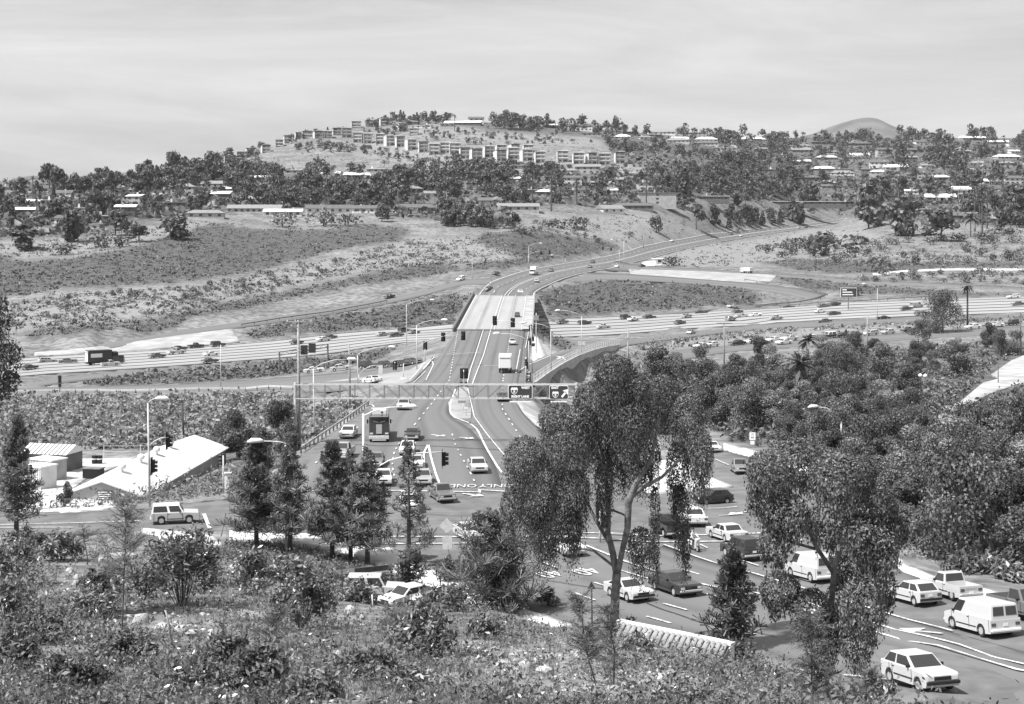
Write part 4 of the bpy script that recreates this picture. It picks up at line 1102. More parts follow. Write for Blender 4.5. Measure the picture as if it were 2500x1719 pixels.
row = [(705,345,26),(728,340,24),(752,337,26),(776,335,26),(800,332,26),(822,330,24),(848,337,28),(872,343,26),(898,346,26),(925,352,28),(950,354,26),(978,357,28),(1005,361,28),(1032,366,28),(1058,372,28),
       (1086,374,30),(1112,377,30),(1138,383,32),(1166,386,32),(1195,385,32),(1222,388,34),(1255,389,34),(1290,391,34),(1322,393,34),(1372,395,36),(1412,398,34),(1444,399,32),(1478,402,34),(1514,400,32)]
for i, (x, y, wv) in enumerate(row):
    cabin(x+rr0.uniform(-3, 3), y+2+rr0.uniform(-3, 4), wv*rr0.uniform(.8, 1.15), 'white stepped condominium with recessed balconies, %s from the left in the long row' % ordn(i), CG, i % 2 == 0, i > 5)
row2 = [(870,312,30),(905,308,30),(940,306,30),(985,318,28),(1225,372,32),(1258,370,30),(1290,372,30),(560,398,30),(590,388,28),(612,380,26),(650,372,26),(682,358,24),(1010,330,26)]
for i, (x, y, wv) in enumerate(row2):
    cabin(x, y, wv, 'smaller white stepped condominium above the long row, %s from the left' % ordn(sorted(q[0] for q in row2).index(x)), CG, i % 2 == 1, False)
HG = 'low houses among the trees on the far hill'
HL = 'low single storey house among the trees on the far hillside'
for (x, y, wv, kw, lab) in (
    (690,528,92,dict(kind='gable', roof='roof_w', wall='stucco', yaw=.02, patio=True, dep=.3), 'long low house with a white roofed porch on posts at the brow of the hill'),
    (620,520,130,dict(roof='roof_g', wall='stucco_g', yaw=0, nwin=9, dep=.3), 'long grey roofed ranch house behind the white porch'),
    (800,520,110,dict(roof='roof_d', wall='stucco', yaw=.15, dep=.35), 'dark roofed house with pale gable and chimney right of the white porch'),
    (890,520,60,dict(roof='roof_d', wall='stucco', yaw=-.1), 'pale gabled house beside a white umbrella at the brow'),
    (1010,518,110,dict(kind='hip', roof='roof_d', wall='stucco_g', yaw=.05, dep=.35), 'long house with a broad dark hip roof at the brow'),
    (500,532,90,dict(kind='hip', roof='roof_g', wall='stucco_g', yaw=.1, dep=.35), 'grey hip roofed house above the pale graded bank'),
    (1265,515,100,dict(roof='roof_g', wall='stucco_g', yaw=.05, dep=.35), 'grey roofed house behind a fence above the valley'),
    (1490,520,60,dict(roof='roof_g', wall='stucco', yaw=.45, dep=.7), 'pale gable fronted house on posts at the cliff edge'),
    (1545,512,100,dict(kind='hip', roof='roof_d', wall='wall_dark', yaw=-.05, dep=.3), 'dark low house beside the big plain roof'),
    (1605,500,92,dict(kind='flat', roof='roof_g', wall='stucco_g', st=3, yaw=0, nwin=1, dep=.3), 'big plain grey walled hall behind the low houses'),
    (1060,482,50,dict(roof='roof_g', wall='stucco', yaw=.2), 'pale gabled house half way up among trees'),
    (1200,500,60,dict(roof='roof_d', wall='stucco_g'), 'dark roofed house left of two tall palms'),
    (800,432,56,dict(kind='gable', roof='roof_w', wall='wall_dark', yaw=.1, dep=.4), 'house with wide pale roof below the condominium row'),
    (870,436,60,dict(kind='gable', roof='roof_w', wall='wall_dark', yaw=.35, dep=.4), 'twin gabled pale roofed house below the condominium row'),
    (925,421,60,dict(kind='flat', roof='roof_w', wall='stucco_g', yaw=0, dep=.3), 'flat white roofed long house below the condominium row'),
    (720,424,50,dict(kind='flat', roof='roof_w', wall='stucco_g', yaw=0), 'flat white roofed house behind the palm cluster'),
    (535,446,40,dict(roof='roof_w', wall='stucco', yaw=.3), 'white gabled house high on the left of the hill'),
    (1900,500,330,dict(kind='flat', roof='roof_w', wall='wall_dark', yaw=0, nwin=18, dep=.08), 'very long low dark building with thin white roof edge'),
    (1720,488,120,dict(kind='flat', roof='roof_w', wall='wall_dark', yaw=0, nwin=7, dep=.2), 'long dark flat roofed building behind the tall cypress'),
    (2080,507,60,dict(kind='flat', roof='roof_d', wall='wall_dark', st=2, yaw=0), 'dark cubic building at the right end of the long low one'),
    (120,545,90,dict(kind='hip', roof='roof_d', wall='stucco', yaw=-.1, dep=.4), 'low house with pale corner wall behind the left trees'),
    (110,512,26,dict(kind='flat', roof='roof_w', wall='stucco_g', st=2), 'narrow house with a white top at the far left'),
    (260,540,60,dict(kind='flat', roof='roof_w', wall='wall_dark', dep=.3), 'flat roofed house between the two big round trees'),
    (1155,293,80,dict(kind='flat', roof='roof_w', wall='stucco_g', yaw=.1, nwin=5), 'wide flat roofed villa on the hilltop'),
    (1130,306,90,dict(kind='shed', roof='roof_w', wall='wall_dark', yaw=-.1, nwin=6), 'villa with a sloping white roof just under the hilltop'),
    (1265,320,50,dict(kind='flat', roof='roof_d', wall='wall_dark'), 'dark house under the hilltop trees'),
    (1445,332,46,dict(kind='flat', roof='roof_g', wall='stucco_g', yaw=0), 'plain pale walled house near the ridge'),
    (1590,335,50,dict(kind='flat', roof='roof_w', wall='wall_dark', yaw=.1), 'white edged flat roofed house on the ridge'),
    (1725,346,52,dict(kind='hip', roof='roof_w', wall='stucco', yaw=.1), 'white hip roofed house under twin palms on the ridge'),
    (1770,367,54,dict(kind='flat', roof='roof_w', wall='stucco', yaw=.1), 'white flat roofed house below the ridge'),
    (1840,345,60,dict(kind='hip', roof='roof_w', wall='stucco', yaw=.3), 'bright pale roofed house on the ridge left of the far mountain')):
    house(x, y, wv, lab, None, **kw)
for (x, y, wv) in ((2010,352,60),(2100,356,60),(2270,352,70),(2380,342,70),(2230,372,50),(2440,352,50),(1960,372,50),(1900,385,46),(2020,390,50),(2100,385,50),(2360,368,46),(2480,375,30),(2060,420,46),(2190,415,56),(2380,405,44),(2460,405,36),(1980,440,46),
    (2020,452,40),(2120,420,30),(2360,470,60),(2300,490,70),(2260,520,40),(2440,530,40),(2370,520,46),(1250,445,40),(1320,440,44),(1390,425,40),(1540,432,44),(1560,460,40),(1500,470,30),(1440,455,34),(1150,455,40),(1330,478,40),(1010,470,40),(1960,400,40),
    (2300,440,40),(2420,450,46),(640,442,40),(560,470,40),(1870,420,44),(1660,345,40),(1520,340,40),(1960,335,50),(2160,332,50),(2330,332,50),(2460,332,44)):
    house(x, y, wv, HL, HG, kind=rnd.choice(('flat', 'hip', 'gable', 'shed')), wall=rnd.choice(('stucco', 'stucco_g', 'wall_dark', 'wall_dark')), roof=rnd.choice(('roof_g', 'roof_d', 'roof_w', 'roof_w')))
for x, y in scatter([(1950,360),(2560,350),(2560,560),(2150,545),(2060,500),(1960,440)], 34, 44, rr0)+scatter([(1250,415),(1600,430),(1650,470),(1250,490)], 10, 40, rr0)+scatter([(1250,305),(1880,345),(1880,380),(1500,335)], 12, 40, rr0)+scatter([(-60,470),(0,470),(330,460),(430,440),(430,520),(240,548),(-60,560)], 14, 50, rr0)+scatter([(440,430),(620,440),(640,500),(450,510)], 5, 40, rr0)+scatter([(1000,300),(1180,300),(1180,312),(980,318)], 4, 30, rr0): house(x, y, rr0.uniform(30, 62), HL, HG, kind=rnd.choice(('flat', 'hip', 'gable', 'shed')), st=rnd.choice((1, 1, 2)), wall=rnd.choice(('stucco', 'stucco_g', 'wall_dark')), roof=rnd.choice(('roof_g', 'roof_d', 'roof_w')))
# big white tank-like slab and small outbuildings near the loop
house(1608, 645, 20, 'small pale equipment hut beside the far junction', None, kind='flat', wall='stucco', roof='roof_w', nwin=1, chim=False, name='equipment_hut', yaw=.2)

# ---------------------------------------------------------------- trees of the far hills
def free(px, py, h):
    for a, b, c, d in HOUSE_ZONES:
        if a < px < c and d-2 < py < d+h*.75: return False
    return True
rr = random.Random(21)
TG = 'broadleaf trees of the far hills'; TL = 'broadleaf tree with a rounded dark crown'
fz_list = []
def fz_add(poly, n, mind, w0, w1):
    for x, y in scatter(poly, n, mind, rr):
        wv = rr.uniform(w0, w1); hv = wv*rr.uniform(.75, 1.25)
        if free(x, y, hv): fz_list.append((x, y, wv, hv))
# near band at the brow, left
fz_add([(-150,470),(0,470),(330,455),(430,425),(560,440),(640,470),(640,500),(430,520),(300,545),(240,560),(0,575),(-150,575)], 300, 10, 30, 62)
fz_add([(430,420),(560,405),(640,420),(950,440),(1250,400),(1250,480),(900,505),(560,515),(440,510)], 480, 9, 24, 48)
fz_add([(900,525),(1130,525),(1200,540),(1260,560),(1180,560),(1000,545),(900,545)], 60, 13, 28, 50)
fz_add([(1200,410),(1560,430),(1640,440),(1700,460),(1640,500),(1560,490),(1250,505),(1200,490)], 300, 8, 20, 40)
fz_add([(1650,430),(1840,400),(2000,400),(2040,480),(1980,490),(1700,475)], 200, 9, 20, 40)
fz_add([(2000,380),(2520,370),(2650,380),(2650,560),(2480,560),(2160,545),(2060,520),(2010,470)], 520, 9, 24, 50)
fz_add([(1450,330),(1700,330),(1850,345),(1850,400),(1600,380),(1480,370)], 170, 8, 18, 36)
fz_add([(1850,340),(2600,335),(2600,380),(1850,400)], 380, 8, 16, 34)
fz_add([(1100,285),(1250,296),(1460,316),(1460,332),(1250,318),(1180,310)], 110, 7, 16, 34)
fz_add([(880,300),(1100,290),(1100,300),(900,310)], 40, 8, 14, 28)
fz_add([(640,352),(760,332),(880,318),(1000,318),(1160,312),(1160,322),(1000,330),(880,330),(760,342),(650,362)], 60, 9, 10, 22)
fz_add([(640,372),(780,350),(900,362),(1000,384),(1140,402),(1340,410),(1540,412),(1540,422),(1300,418),(1100,412),(980,392),(880,374),(700,372)], 110, 9, 10, 24)
fz_add([(880,335),(1100,305),(1480,338),(1480,352),(1200,358),(1000,345)], 70, 11, 7, 18)
fz_add([(430,425),(520,400),(640,372),(640,390),(520,420)], 40, 9, 16, 30)
fz_add([(1480,312),(1900,330),(2600,330),(2600,338),(1900,338),(1480,322)], 160, 8, 14, 28)
fz_add([(1700,505),(1760,500),(2010,500),(1995,532),(1850,542),(1720,552)], 60, 11, 26, 44)
fz_add([(1760,500),(1990,500),(2060,530),(1990,535),(1800,520)], 16, 20, 30, 46)
fz_list.sort(key=lambda q: -q[2]*(q[1]-250))
for (x, y, wv, hv) in fz_list[:292]: far_tree(x, y, wv, hv, 'b', TL, group=TG)
parts = []
g_ = march([q[0] for q in fz_list[292:]], [q[1] for q in fz_list[292:]])
for k, (x, y, wv, hv) in enumerate(fz_list[292:]):
    s = g_[k][1]/F; me = FARC[k % 9]; V = np.zeros(len(me.vertices)*3); me.vertices.foreach_get('co', V); V = V.reshape(-1, 3)[:800]
    a = rr.uniform(0, 6.28); c, sn = math.cos(a), math.sin(a); Vr = np.stack([(V[:, 0]*c-V[:, 1]*sn)*wv*s, (V[:, 0]*sn+V[:, 1]*c)*wv*s, V[:, 2]*hv*s], 1)+g_[k]
    parts.append((Vr, np.arange(len(Vr)).reshape(-1, 4)))
if parts: tag(inst('far_trees', mesh_np('far_trees', *merge(parts), MT['fol_mid'])), 'dark green mass of small trees over the far hills', 'trees', kind='stuff')
# named big trees on the left brow
for (x, y, wv, hv, k, lab) in ((172,592,80,118,'b','big dark round tree at the left edge of the brow'), (60,610,120,62,'b','wide dark spreading tree at the far left brow'), (280,575,80,62,'b','round tree with drooping crown right of the big dark one'),
    (150,622,64,30,'s','low rounded bush on the pale bank at the left'), (240,606,56,40,'s','low dark bush at the end of the left tree clump'), (300,603,40,30,'s','small dark bush beside the pale dirt patch'), (430,585,100,66,'b','broad light tree on the brow beside a white parasol'), (340,590,70,40,'b','low tree under the parasol on the brow'),
    (690,555,60,40,'s','dark clump of bushes under the white porch, left part'), (790,552,66,46,'s','dark round bushes in front of the dark roofed house'), (850,552,50,34,'s','dark bush at the right of the hedge clump under the houses'), (1340,559,46,26,'s','dark round bush on the valley slope'), (1280,572,56,22,'s','low spreading bush on the valley slope'),
    (1400,560,60,34,'s','loose grey bush on the valley slope'), (1602,568,44,46,'b','single dark round tree on the cut slope'), (1672,508,44,96,'c','tall dark cypress beside the plain grey hall'), (1700,560,60,60,'b','dark bush mass below the cypress'), (2200,575,120,100,'b','great dark tree on the right brow above the valley'),
    (2120,560,90,110,'b','tall dark tree at the left of the great brow clump'), (2300,590,110,80,'b','broad dark tree left of the feathery palm'), (2440,570,60,56,'b','round tree by the right edge of the brow'), (2470,520,80,70,'b','light round tree at the right edge'), (1950,548,44,70,'b','tree at the bend where the avenue leaves the frame'), (1935,540,30,60,'c','dark conifer at the far bend of the avenue'),
    (2020,625,110,60,'s','large scrub oak thicket in the valley'), (1975,620,80,46,'s','thicket at the left of the scrub oaks'), (2140,665,90,34,'s','dark flat bush mass above the off ramp'), (1640,650,44,26,'s','dark bush on the corner behind the equipment hut'), (2085,720,44,20,'s','dark bush behind the freeway sign')):
    far_tree(x, y, wv, hv, k, lab)
# palms
PG = 'fan palms on the far hills'; PLb = 'slim fan palm rising above the trees'
for (x, y, wv, hv) in ((80,500,24,70),(90,545,26,62),(770,470,22,66),(700,505,24,60),(660,500,26,56),(740,500,26,60),(620,505,26,58),(680,490,24,56),(650,515,22,46),(720,480,22,50),(580,505,30,74),(600,500,28,70),(1300,508,20,84),(1346,516,22,86),(1430,490,22,60),(1408,500,40,64),(1578,508,18,74),(1640,445,18,40),
    (1110,320,18,40),(1305,300,14,26),(1697,330,12,26),(1722,330,14,30),(1728,330,14,30),(1845,330,12,22),(2150,330,14,28),(2348,330,12,36),(2285,510,16,50),(2380,565,22,90),(2398,568,20,86),(2410,566,22,82),(2392,545,22,60),(2288,500,18,42),(1860,500,24,40),(2000,490,24,40),(2040,490,24,40),(2090,492,24,40),(1820,505,24,40),(1960,488,22,38)):
    far_tree(x, y, wv, hv, 'p', PLb, group=PG)
KG = 'dark conifers on the skyline and slopes'; KL = 'narrow dark conifer standing up'
for (x, y, wv, hv) in ((978,298,14,30),(985,298,12,26),(1018,298,10,24),(1040,296,10,22),(1056,296,10,24),(1394,312,14,34),(1407,312,14,36),(1502,325,20,42),(1525,325,10,22),(1795,335,8,20),(1350,310,8,22),(1366,310,8,20),(2122,330,14,24),(2150,330,14,26),(2252,335,16,26),(2468,335,20,56),(2443,332,14,26),(2390,332,12,20),(2360,334,16,22),(1200,430,26,40),(1180,430,16,36),(920,320,10,22),(800,330,10,20),(840,330,10,20),
    (1800,555,20,36),(1830,552,20,34),(1862,550,18,36),(1885,548,20,34),(1905,546,18,36),(1780,560,18,30),(2390,520,20,50),(1010,300,10,20),(1088,296,12,22),(130,490,16,40),(2150,480,20,34),(1960,445,10,22),(90,480,20,40)):
    far_tree(x, y, wv, hv, 'c', KL, group=KG)
# shrubs on the valley slopes and banks
SG = 'dark shrubs dotted over the valley slopes'; SL = 'rounded dark shrub on dry ground'
sl = []
for poly, n, md, w0, w1 in (([(80,730),(480,700),(560,690),(420,760),(120,800)], 46, 14, 8, 26), ([(480,700),(760,640),(960,590),(1020,600),(800,670),(560,740)], 40, 16, 8, 22), ([(2080,690),(2160,672),(2520,664),(2520,700),(2300,690)], 24, 24, 18, 34),
    ([(1860,600),(2500,570),(2560,640),(2100,650),(1880,650)], 60, 22, 16, 40), ([(860,360),(1130,385),(1500,410),(1600,420),(1560,440),(1200,420),(950,410)], 40, 16, 8, 18), ([(1200,540),(1420,535),(1600,580),(1420,600),(1260,575)], 22, 18, 10, 24), ([(1330,700),(1600,690),(1800,705),(1700,735),(1400,740)], 10, 30, 8, 16), ([(1000,315),(1400,345),(1480,350),(1100,335)], 16, 16, 8, 14)):
    sl += [(x, y, rr.uniform(w0, w1)) for x, y in scatter(poly, n, md, rr)]
for x, y, wv in sl[:290]: far_tree(x, y, wv, wv*.62, 's', SL, group=SG, cat='shrub')

# low plant cover as countless tufts -------------------------------------------------------------
DRIVE = [(2280,1004),(2340,978),(2400,928),(2420,905),(2470,870),(2620,848),(2620,945),(2480,952),(2420,970),(2350,1012)]
def tufts(name, polys, n, m, label, cat, size, hgt_, nl=6, seed=1, aspect=1.6, exclude=None, ymin=14, clump=0):
    r = np.random.default_rng(seed); px = []; py = []
    A = [np.array(p) for p in polys]; ar = np.array([(a.max(0)-a.min(0)).prod() for a in A]); ar = ar/ar.sum()
    for P, a, q in zip(polys, A, ar):
        x = r.uniform(a[:, 0].min(), a[:, 0].max(), int(n*q)); y = r.uniform(a[:, 1].min(), a[:, 1].max(), int(n*q)); k = inpoly(x, y, P); px.append(x[k]); py.append(y[k])
    px = np.concatenate(px); py = np.concatenate(py)
    for q in exclude or (): k = ~inpoly(px, py, q); px, py = px[k], py[k]
    g = march(px, py, ymin)
    if clump: g = g[_noise2(g[:, 0], g[:, 1], clump, seed+9)+_noise2(g[:, 0], g[:, 1], clump*.35, seed+3)*.8+r.normal(size=len(g))*.12 > -.10]
    sc_ = np.clip(g[:, 1]/F, .004, 1)[:, None]                   # metres per photo pixel at that distance
    k = len(g); rad = r.uniform(.5, 1.0, (k, 1))**2*1.9+.2
    P = np.repeat(g, nl, 0)+np.concatenate([r.normal(size=(k*nl, 2)), np.abs(r.normal(size=(k*nl, 1)))*hgt_], 1)*np.repeat(rad*size, nl, 0)
    N = unit(r.normal(size=(k*nl, 3))+np.array([0, 0, .9])); V, Fq = leaf_quads(P, N, np.repeat(rad[:, 0]*size, nl)*r.uniform(.6, 1.2, k*nl), aspect, r=r)
    return tag(inst(name, mesh_np(name, V, Fq, m)), label, cat, kind='stuff')
OUTICE = [p for p in ICE]
tufts('iceplant_cover', OUTICE, 24000, MT['iceplant'], 'dark iceplant cover on the banks round the interchange', 'ground cover', .42, .4, 6, 3)
tufts('dry_scrub', [p for p in LITE[:8]]+LITE[1:3]+LITE[:1]+[[(1860,580),(2520,560),(2520,660),(1900,655)], [(600,400),(850,345),(980,330),(1450,345),(1450,420),(900,420)]], 30000, MT['scrub'], 'grey low scrub over the dry valley slopes', 'ground cover', .5, .5, 6, 4, clump=26)
tufts('roadside_scrub', [LITE[8], LITE[9], [(1560,840),(1700,822),(1900,802),(2150,790),(2400,779),(2700,767),(2700,780),(2400,786),(2150,798),(1900,814),(1700,832),(1560,850)], [(1480,880),(1560,860),(1700,900),(1560,990)]], 9000, MT['scrub'], 'dry weedy scrub on the flat left of the avenue', 'ground cover', .3, .8, 9, 5)
tufts('thicket', [[(1560,950),(1750,892),(1900,880),(2060,862),(2250,845),(2600,830),(2600,1395),(2330,1370),(2170,1300),(2110,1220),(2000,1150),(1900,1100),(1800,1080),(1740,1050),(1690,1010)]], 9000, MT['fol_mid'], 'green thicket filling the ground of the hollow', 'ground cover', .3, 1.2, 16, 6, exclude=[DRIVE])
tufts('far_undergrowth', [[(-150,585),(240,572),(430,530),(640,512),(900,520),(1130,545),(1240,560),(1250,505),(1640,505),(1740,480),(2000,500),(2060,530),(2600,560),(2600,335),(1900,325),(1480,314),(1500,385),(1640,440),(1250,410),(950,440),(560,405),(420,420),(-150,450)]], 7000, MT['fol_mid'], 'dark undergrowth between the trees of the far hills', 'ground cover', 1.9, .6, 5, 7)
# ---------------------------------------------------------------- vehicles: one set of part meshes per body style, copied for every vehicle
TYRE = {}
def wheel_meshes(r, wd=.2):
    k = (round(r, 2), wd)
    if k not in TYRE:
        t = MB().tube([(0, -wd/2, 0), (0, -wd/2+.03, 0), (0, wd/2-.03, 0), (0, wd/2, 0)], [r*.9, r, r, r*.9], 16).mesh('wheel', MT['rubber'])
        m = MB().tube([(0, -wd/2-.012, 0), (0, wd/2+.012, 0)], [r*.60, r*.60], 14).mesh('rim', MT['chrome'])
        TYRE[k] = (t, m)
    return TYRE[k]
def arc(cx, cz, r, a0, a1, n):
    return [(cx+r*math.cos(a0+(a1-a0)*i/n), cz+r*math.sin(a0+(a1-a0)*i/n)) for i in range(n+1)]
def body_mesh(prof, W, bev=.07, extra=None, top_z=.42, seg=2, taper=0.0):
    bm = bmesh.new(); n = len(prof); L = [[], []]
    for s, y in ((0, -W/2), (1, W/2)):
        for x, z in prof: L[s].append(bm.verts.new((x, y, z)))
    bm.faces.new(L[0]); bm.faces.new(L[1][::-1]); ed = []
    for i in range(n):
        j = (i+1) % n; bm.faces.new((L[0][j], L[0][i], L[1][i], L[1][j]))
    bm.edges.ensure_lookup_table()
    for i in range(n):
        j = (i+1) % n
        if min(prof[i][1], prof[j][1]) >= top_z:
            for s in (0, 1):
                e = bm.edges.get((L[s][i], L[s][j]))
                if e: ed.append(e)
    bmesh.ops.recalc_face_normals(bm, faces=bm.faces[:])
    if ed and bev: bmesh.ops.bevel(bm, geom=ed, offset=bev, segments=seg, profile=.6, affect='EDGES', clamp_overlap=True)
    if extra:
        for c, d in extra:
            r_ = bmesh.ops.create_cube(bm, size=1.0); bmesh.ops.scale(bm, vec=d, verts=r_['verts']); bmesh.ops.translate(bm, vec=c, verts=r_['verts'])
    bmesh.ops.triangulate(bm, faces=[f for f in bm.faces if len(f.verts) > 4])
    me = bpy.data.meshes.new('body'); bm.to_mesh(me); bm.free(); me.materials.append(MT['carpaint'])
    return me
def cabin_geo(xr, xf, tr, tf, zb, zt, wb, wt):
    """corners of a cabin: bottom rear/front, top rear/front on both sides"""
    return {('b', s): (Vector((xr, s*wb/2, zb)), Vector((xf, s*wb/2, zb)), Vector((tf, s*wt/2, zt)), Vector((tr, s*wt/2, zt))) for s in (-1, 1)}
def cabin_mesh(c, bev=.06):
    bm = bmesh.new(); v = {}
    for s in (-1, 1): v[s] = [bm.verts.new(p) for p in c[('b', s)]]
    a, b = v[-1], v[1]
    for f in ((a[0], a[1], a[2], a[3]), (b[3], b[2], b[1], b[0]), (a[3], a[2], b[2], b[3]), (a[1], b[1], b[2], a[2]), (a[0], a[3], b[3], b[0]), (a[0], b[0], b[1], a[1])): bm.faces.new(f)
    ed = [bm.edges.get((a[2], a[3])), bm.edges.get((b[2], b[3])), bm.edges.get((a[2], b[2])), bm.edges.get((a[3], b[3])), bm.edges.get((a[1], a[2])), bm.edges.get((b[1], b[2])), bm.edges.get((a[0], a[3])), bm.edges.get((b[0], b[3]))]
    if bev: bmesh.ops.bevel(bm, geom=ed, offset=bev, segments=2, profile=.6, affect='EDGES')
    bmesh.ops.recalc_face_normals(bm, faces=bm.faces[:])
    me = bpy.data.meshes.new('cabin'); bm.to_mesh(me); bm.free(); me.materials.append(MT['carpaint'])
    return me
def pane(A, B, C, D, s0, s1, t0, t1, off=.015):
    """pane on the quad A(bottom start) B(bottom end) C(top end) D(top start)"""
    def P(s, t): return A*(1-s)*(1-t)+B*s*(1-t)+C*s*t+D*(1-s)*t
    n = (B-A).cross(D-A).normalized(); q = [P(s0, t0), P(s1, t0), P(s1, t1), P(s0, t1)]
    mb = MB(); f = [p+n*off for p in q]; b = [p-n*.02 for p in q]
    mb.quad(*f)
    for i in range(4): mb.quad(b[i], b[(i+1) % 4], f[(i+1) % 4], f[i])
    return mb
def car_model(L, W, H, wb, r, hood, belt, trunk, xf, tf, tr, xr, kind='sedan', sides=((.06, .47), (.53, .95)), nose=.12, tail=.06, sill=.24, bump='chrome', lamp_z=None, wt=None, front_off=0.0, bev=.07, seg=2, bedz=None, trim=True, cbev=.06):
    """side profile numbers in metres from the middle of the car; x forward"""
    a = -L/2; b = L/2; wf = front_off+wb/2; wr = front_off-wb/2; ra = r+.07; cz_ = r
    P = [(a+.05, .30), (a, .46)]
    low = .60
    if kind == 'pickup': P += [(a, low), (xr-.02, low), (xr-.02, belt)]
    else: P += [(a+tail*.3, trunk-.07), (a+tail, trunk), (xr, max(trunk, belt) if kind != 'sedan' else belt)]
    P += [(xf, belt), (b-nose, hood), (b-.02, hood-.1), (b, .46), (b-.06, .28)]
    th = math.asin(max(-1, min(1, (sill-cz_)/ra)))
    def arch(cx):
        q = arc(cx, cz_, ra, th, PI-th, 8); return [(cx+ra*math.cos(th), sill)]+q[1:-1]+[(cx-ra*math.cos(th), sill)]
    P += arch(wf)+arch(wr)
    extra = None
    if kind == 'pickup':
        bz = bedz or belt-.02; Lb = xr-.02-a
        extra = [((a+Lb/2, s*(W/2-.045), (low+bz)/2), (Lb, .09, bz-low)) for s in (-1, 1)]+[((a+.04, 0, (low+bz)/2), (.08, W-.18, bz-low))]
    parts = [('body', body_mesh(P, W, bev, extra, seg=seg), (0, 0, 0), None, True)]
    wt = wt or W*.80; C = cabin_geo(xr, xf, tr, tf, belt-.03, H, W-.10, wt)
    parts.append(('cabin', cabin_mesh(C, cbev), (0, 0, 0), None, True))
    l, rr_ = C[('b', 1)], C[('b', -1)]
    parts.append(('windshield', pane(rr_[1], l[1], l[2], rr_[2], .06, .94, .10, .92).mesh('windshield', MT['glass']), (0, 0, 0), None, False))
    if kind != 'panel': parts.append(('rear_window', pane(l[0], rr_[0], rr_[3], l[3], .08, .92, .14, .90).mesh('rear_window', MT['glass']), (0, 0, 0), None, False))
    else:
        for s0, s1 in ((.08, .46), (.54, .92)): parts.append(('rear_window', pane(l[0], rr_[0], rr_[3], l[3], s0, s1, .25, .82).mesh('rear_window', MT['glass']), (0, 0, 0), None, False))
    for s0, s1 in sides:
        parts.append(('side_window', pane(rr_[0], rr_[1], rr_[2], rr_[3], s0, s1, .12, .88).mesh('side_window', MT['glass']), (0, 0, 0), None, False))
        parts.append(('side_window', pane(l[1], l[0], l[3], l[2], 1-s1, 1-s0, .12, .88).mesh('side_window', MT['glass']), (0, 0, 0), None, False))
    tm, rm = wheel_meshes(r)
    for x in (wf, wr):
        for s in (-1, 1): parts.append(('wheel', tm, (x, s*(W/2-.11), r), None, False)); parts.append(('rim', rm, (0, 0, 0), 'wheel', False))
    bm_ = MB().box((0, 0, 0), (.16, W*.98, .14)).mesh('bumper', MT[bump], bevel=.02)
    parts.append(('bumper', bm_, (b+.03, 0, .47), None, False)); parts.append(('bumper', bm_, (a-.03, 0, .47), None, False))
    lz = lamp_z or (hood-.1+.53)/2
    parts.append(('grille', MB().box((0, 0, 0), (.04, W*.5, .15)).mesh('grille', MT['black']), (b-.005, 0, lz), None, False))
    lm = MB().box((0, 0, 0), (.05, .30, .15)).mesh('headlight', MT['lamp']); tl = MB().box((0, 0, 0), (.04, .28, .17)).mesh('tail_light', MT['tail'])
    tz = (trunk-.05+.55)/2 if kind != 'pickup' else .75
    for s in (-1, 1): parts.append(('headlight', lm, (b-.008, s*(W/2-.24), lz), None, False)); parts.append(('tail_light', tl, (a+.005, s*(W/2-.2), tz), None, False))
    parts.append(('number_plate', MB().box((0, 0, 0), (.02, .32, .15)).mesh('number_plate', MT['white']), (a-.012, 0, tz-.03 if kind != 'pickup' else .6), None, False))
    if trim:
        tmh = MB().box((0, 0, 0), (wb-2*ra-.1, .03, .05)).mesh('side_trim', MT['black'])
        for s in (-1, 1): parts.append(('side_trim', tmh, (front_off, s*(W/2+.008), .5), None, False))
        sm_ = MB()
        for x in ([xf-.12, tf-1.05, tr+.1] if kind != 'pickup' else [xf-.1, xr+.12]): sm_.box((x, 0, (belt+.36)/2), (.025, .02, belt-.40))
        for x in (tf-.95,): sm_.box((x, 0, belt-.12), (.16, .03, .04))
        sme = sm_.mesh('door_seam', MT['black'])
        for s in (-1, 1): parts.append(('door_seam', sme, (0, s*(W/2+.001), 0), None, False))
        mr = MB().box((0, 0, 0), (.1, .16, .12)).mesh('door_mirror', MT['black'])
        for s in (-1, 1): parts.append(('door_mirror', mr, (xf-.35, s*(W/2+.02), belt+.06), None, False))
    return parts
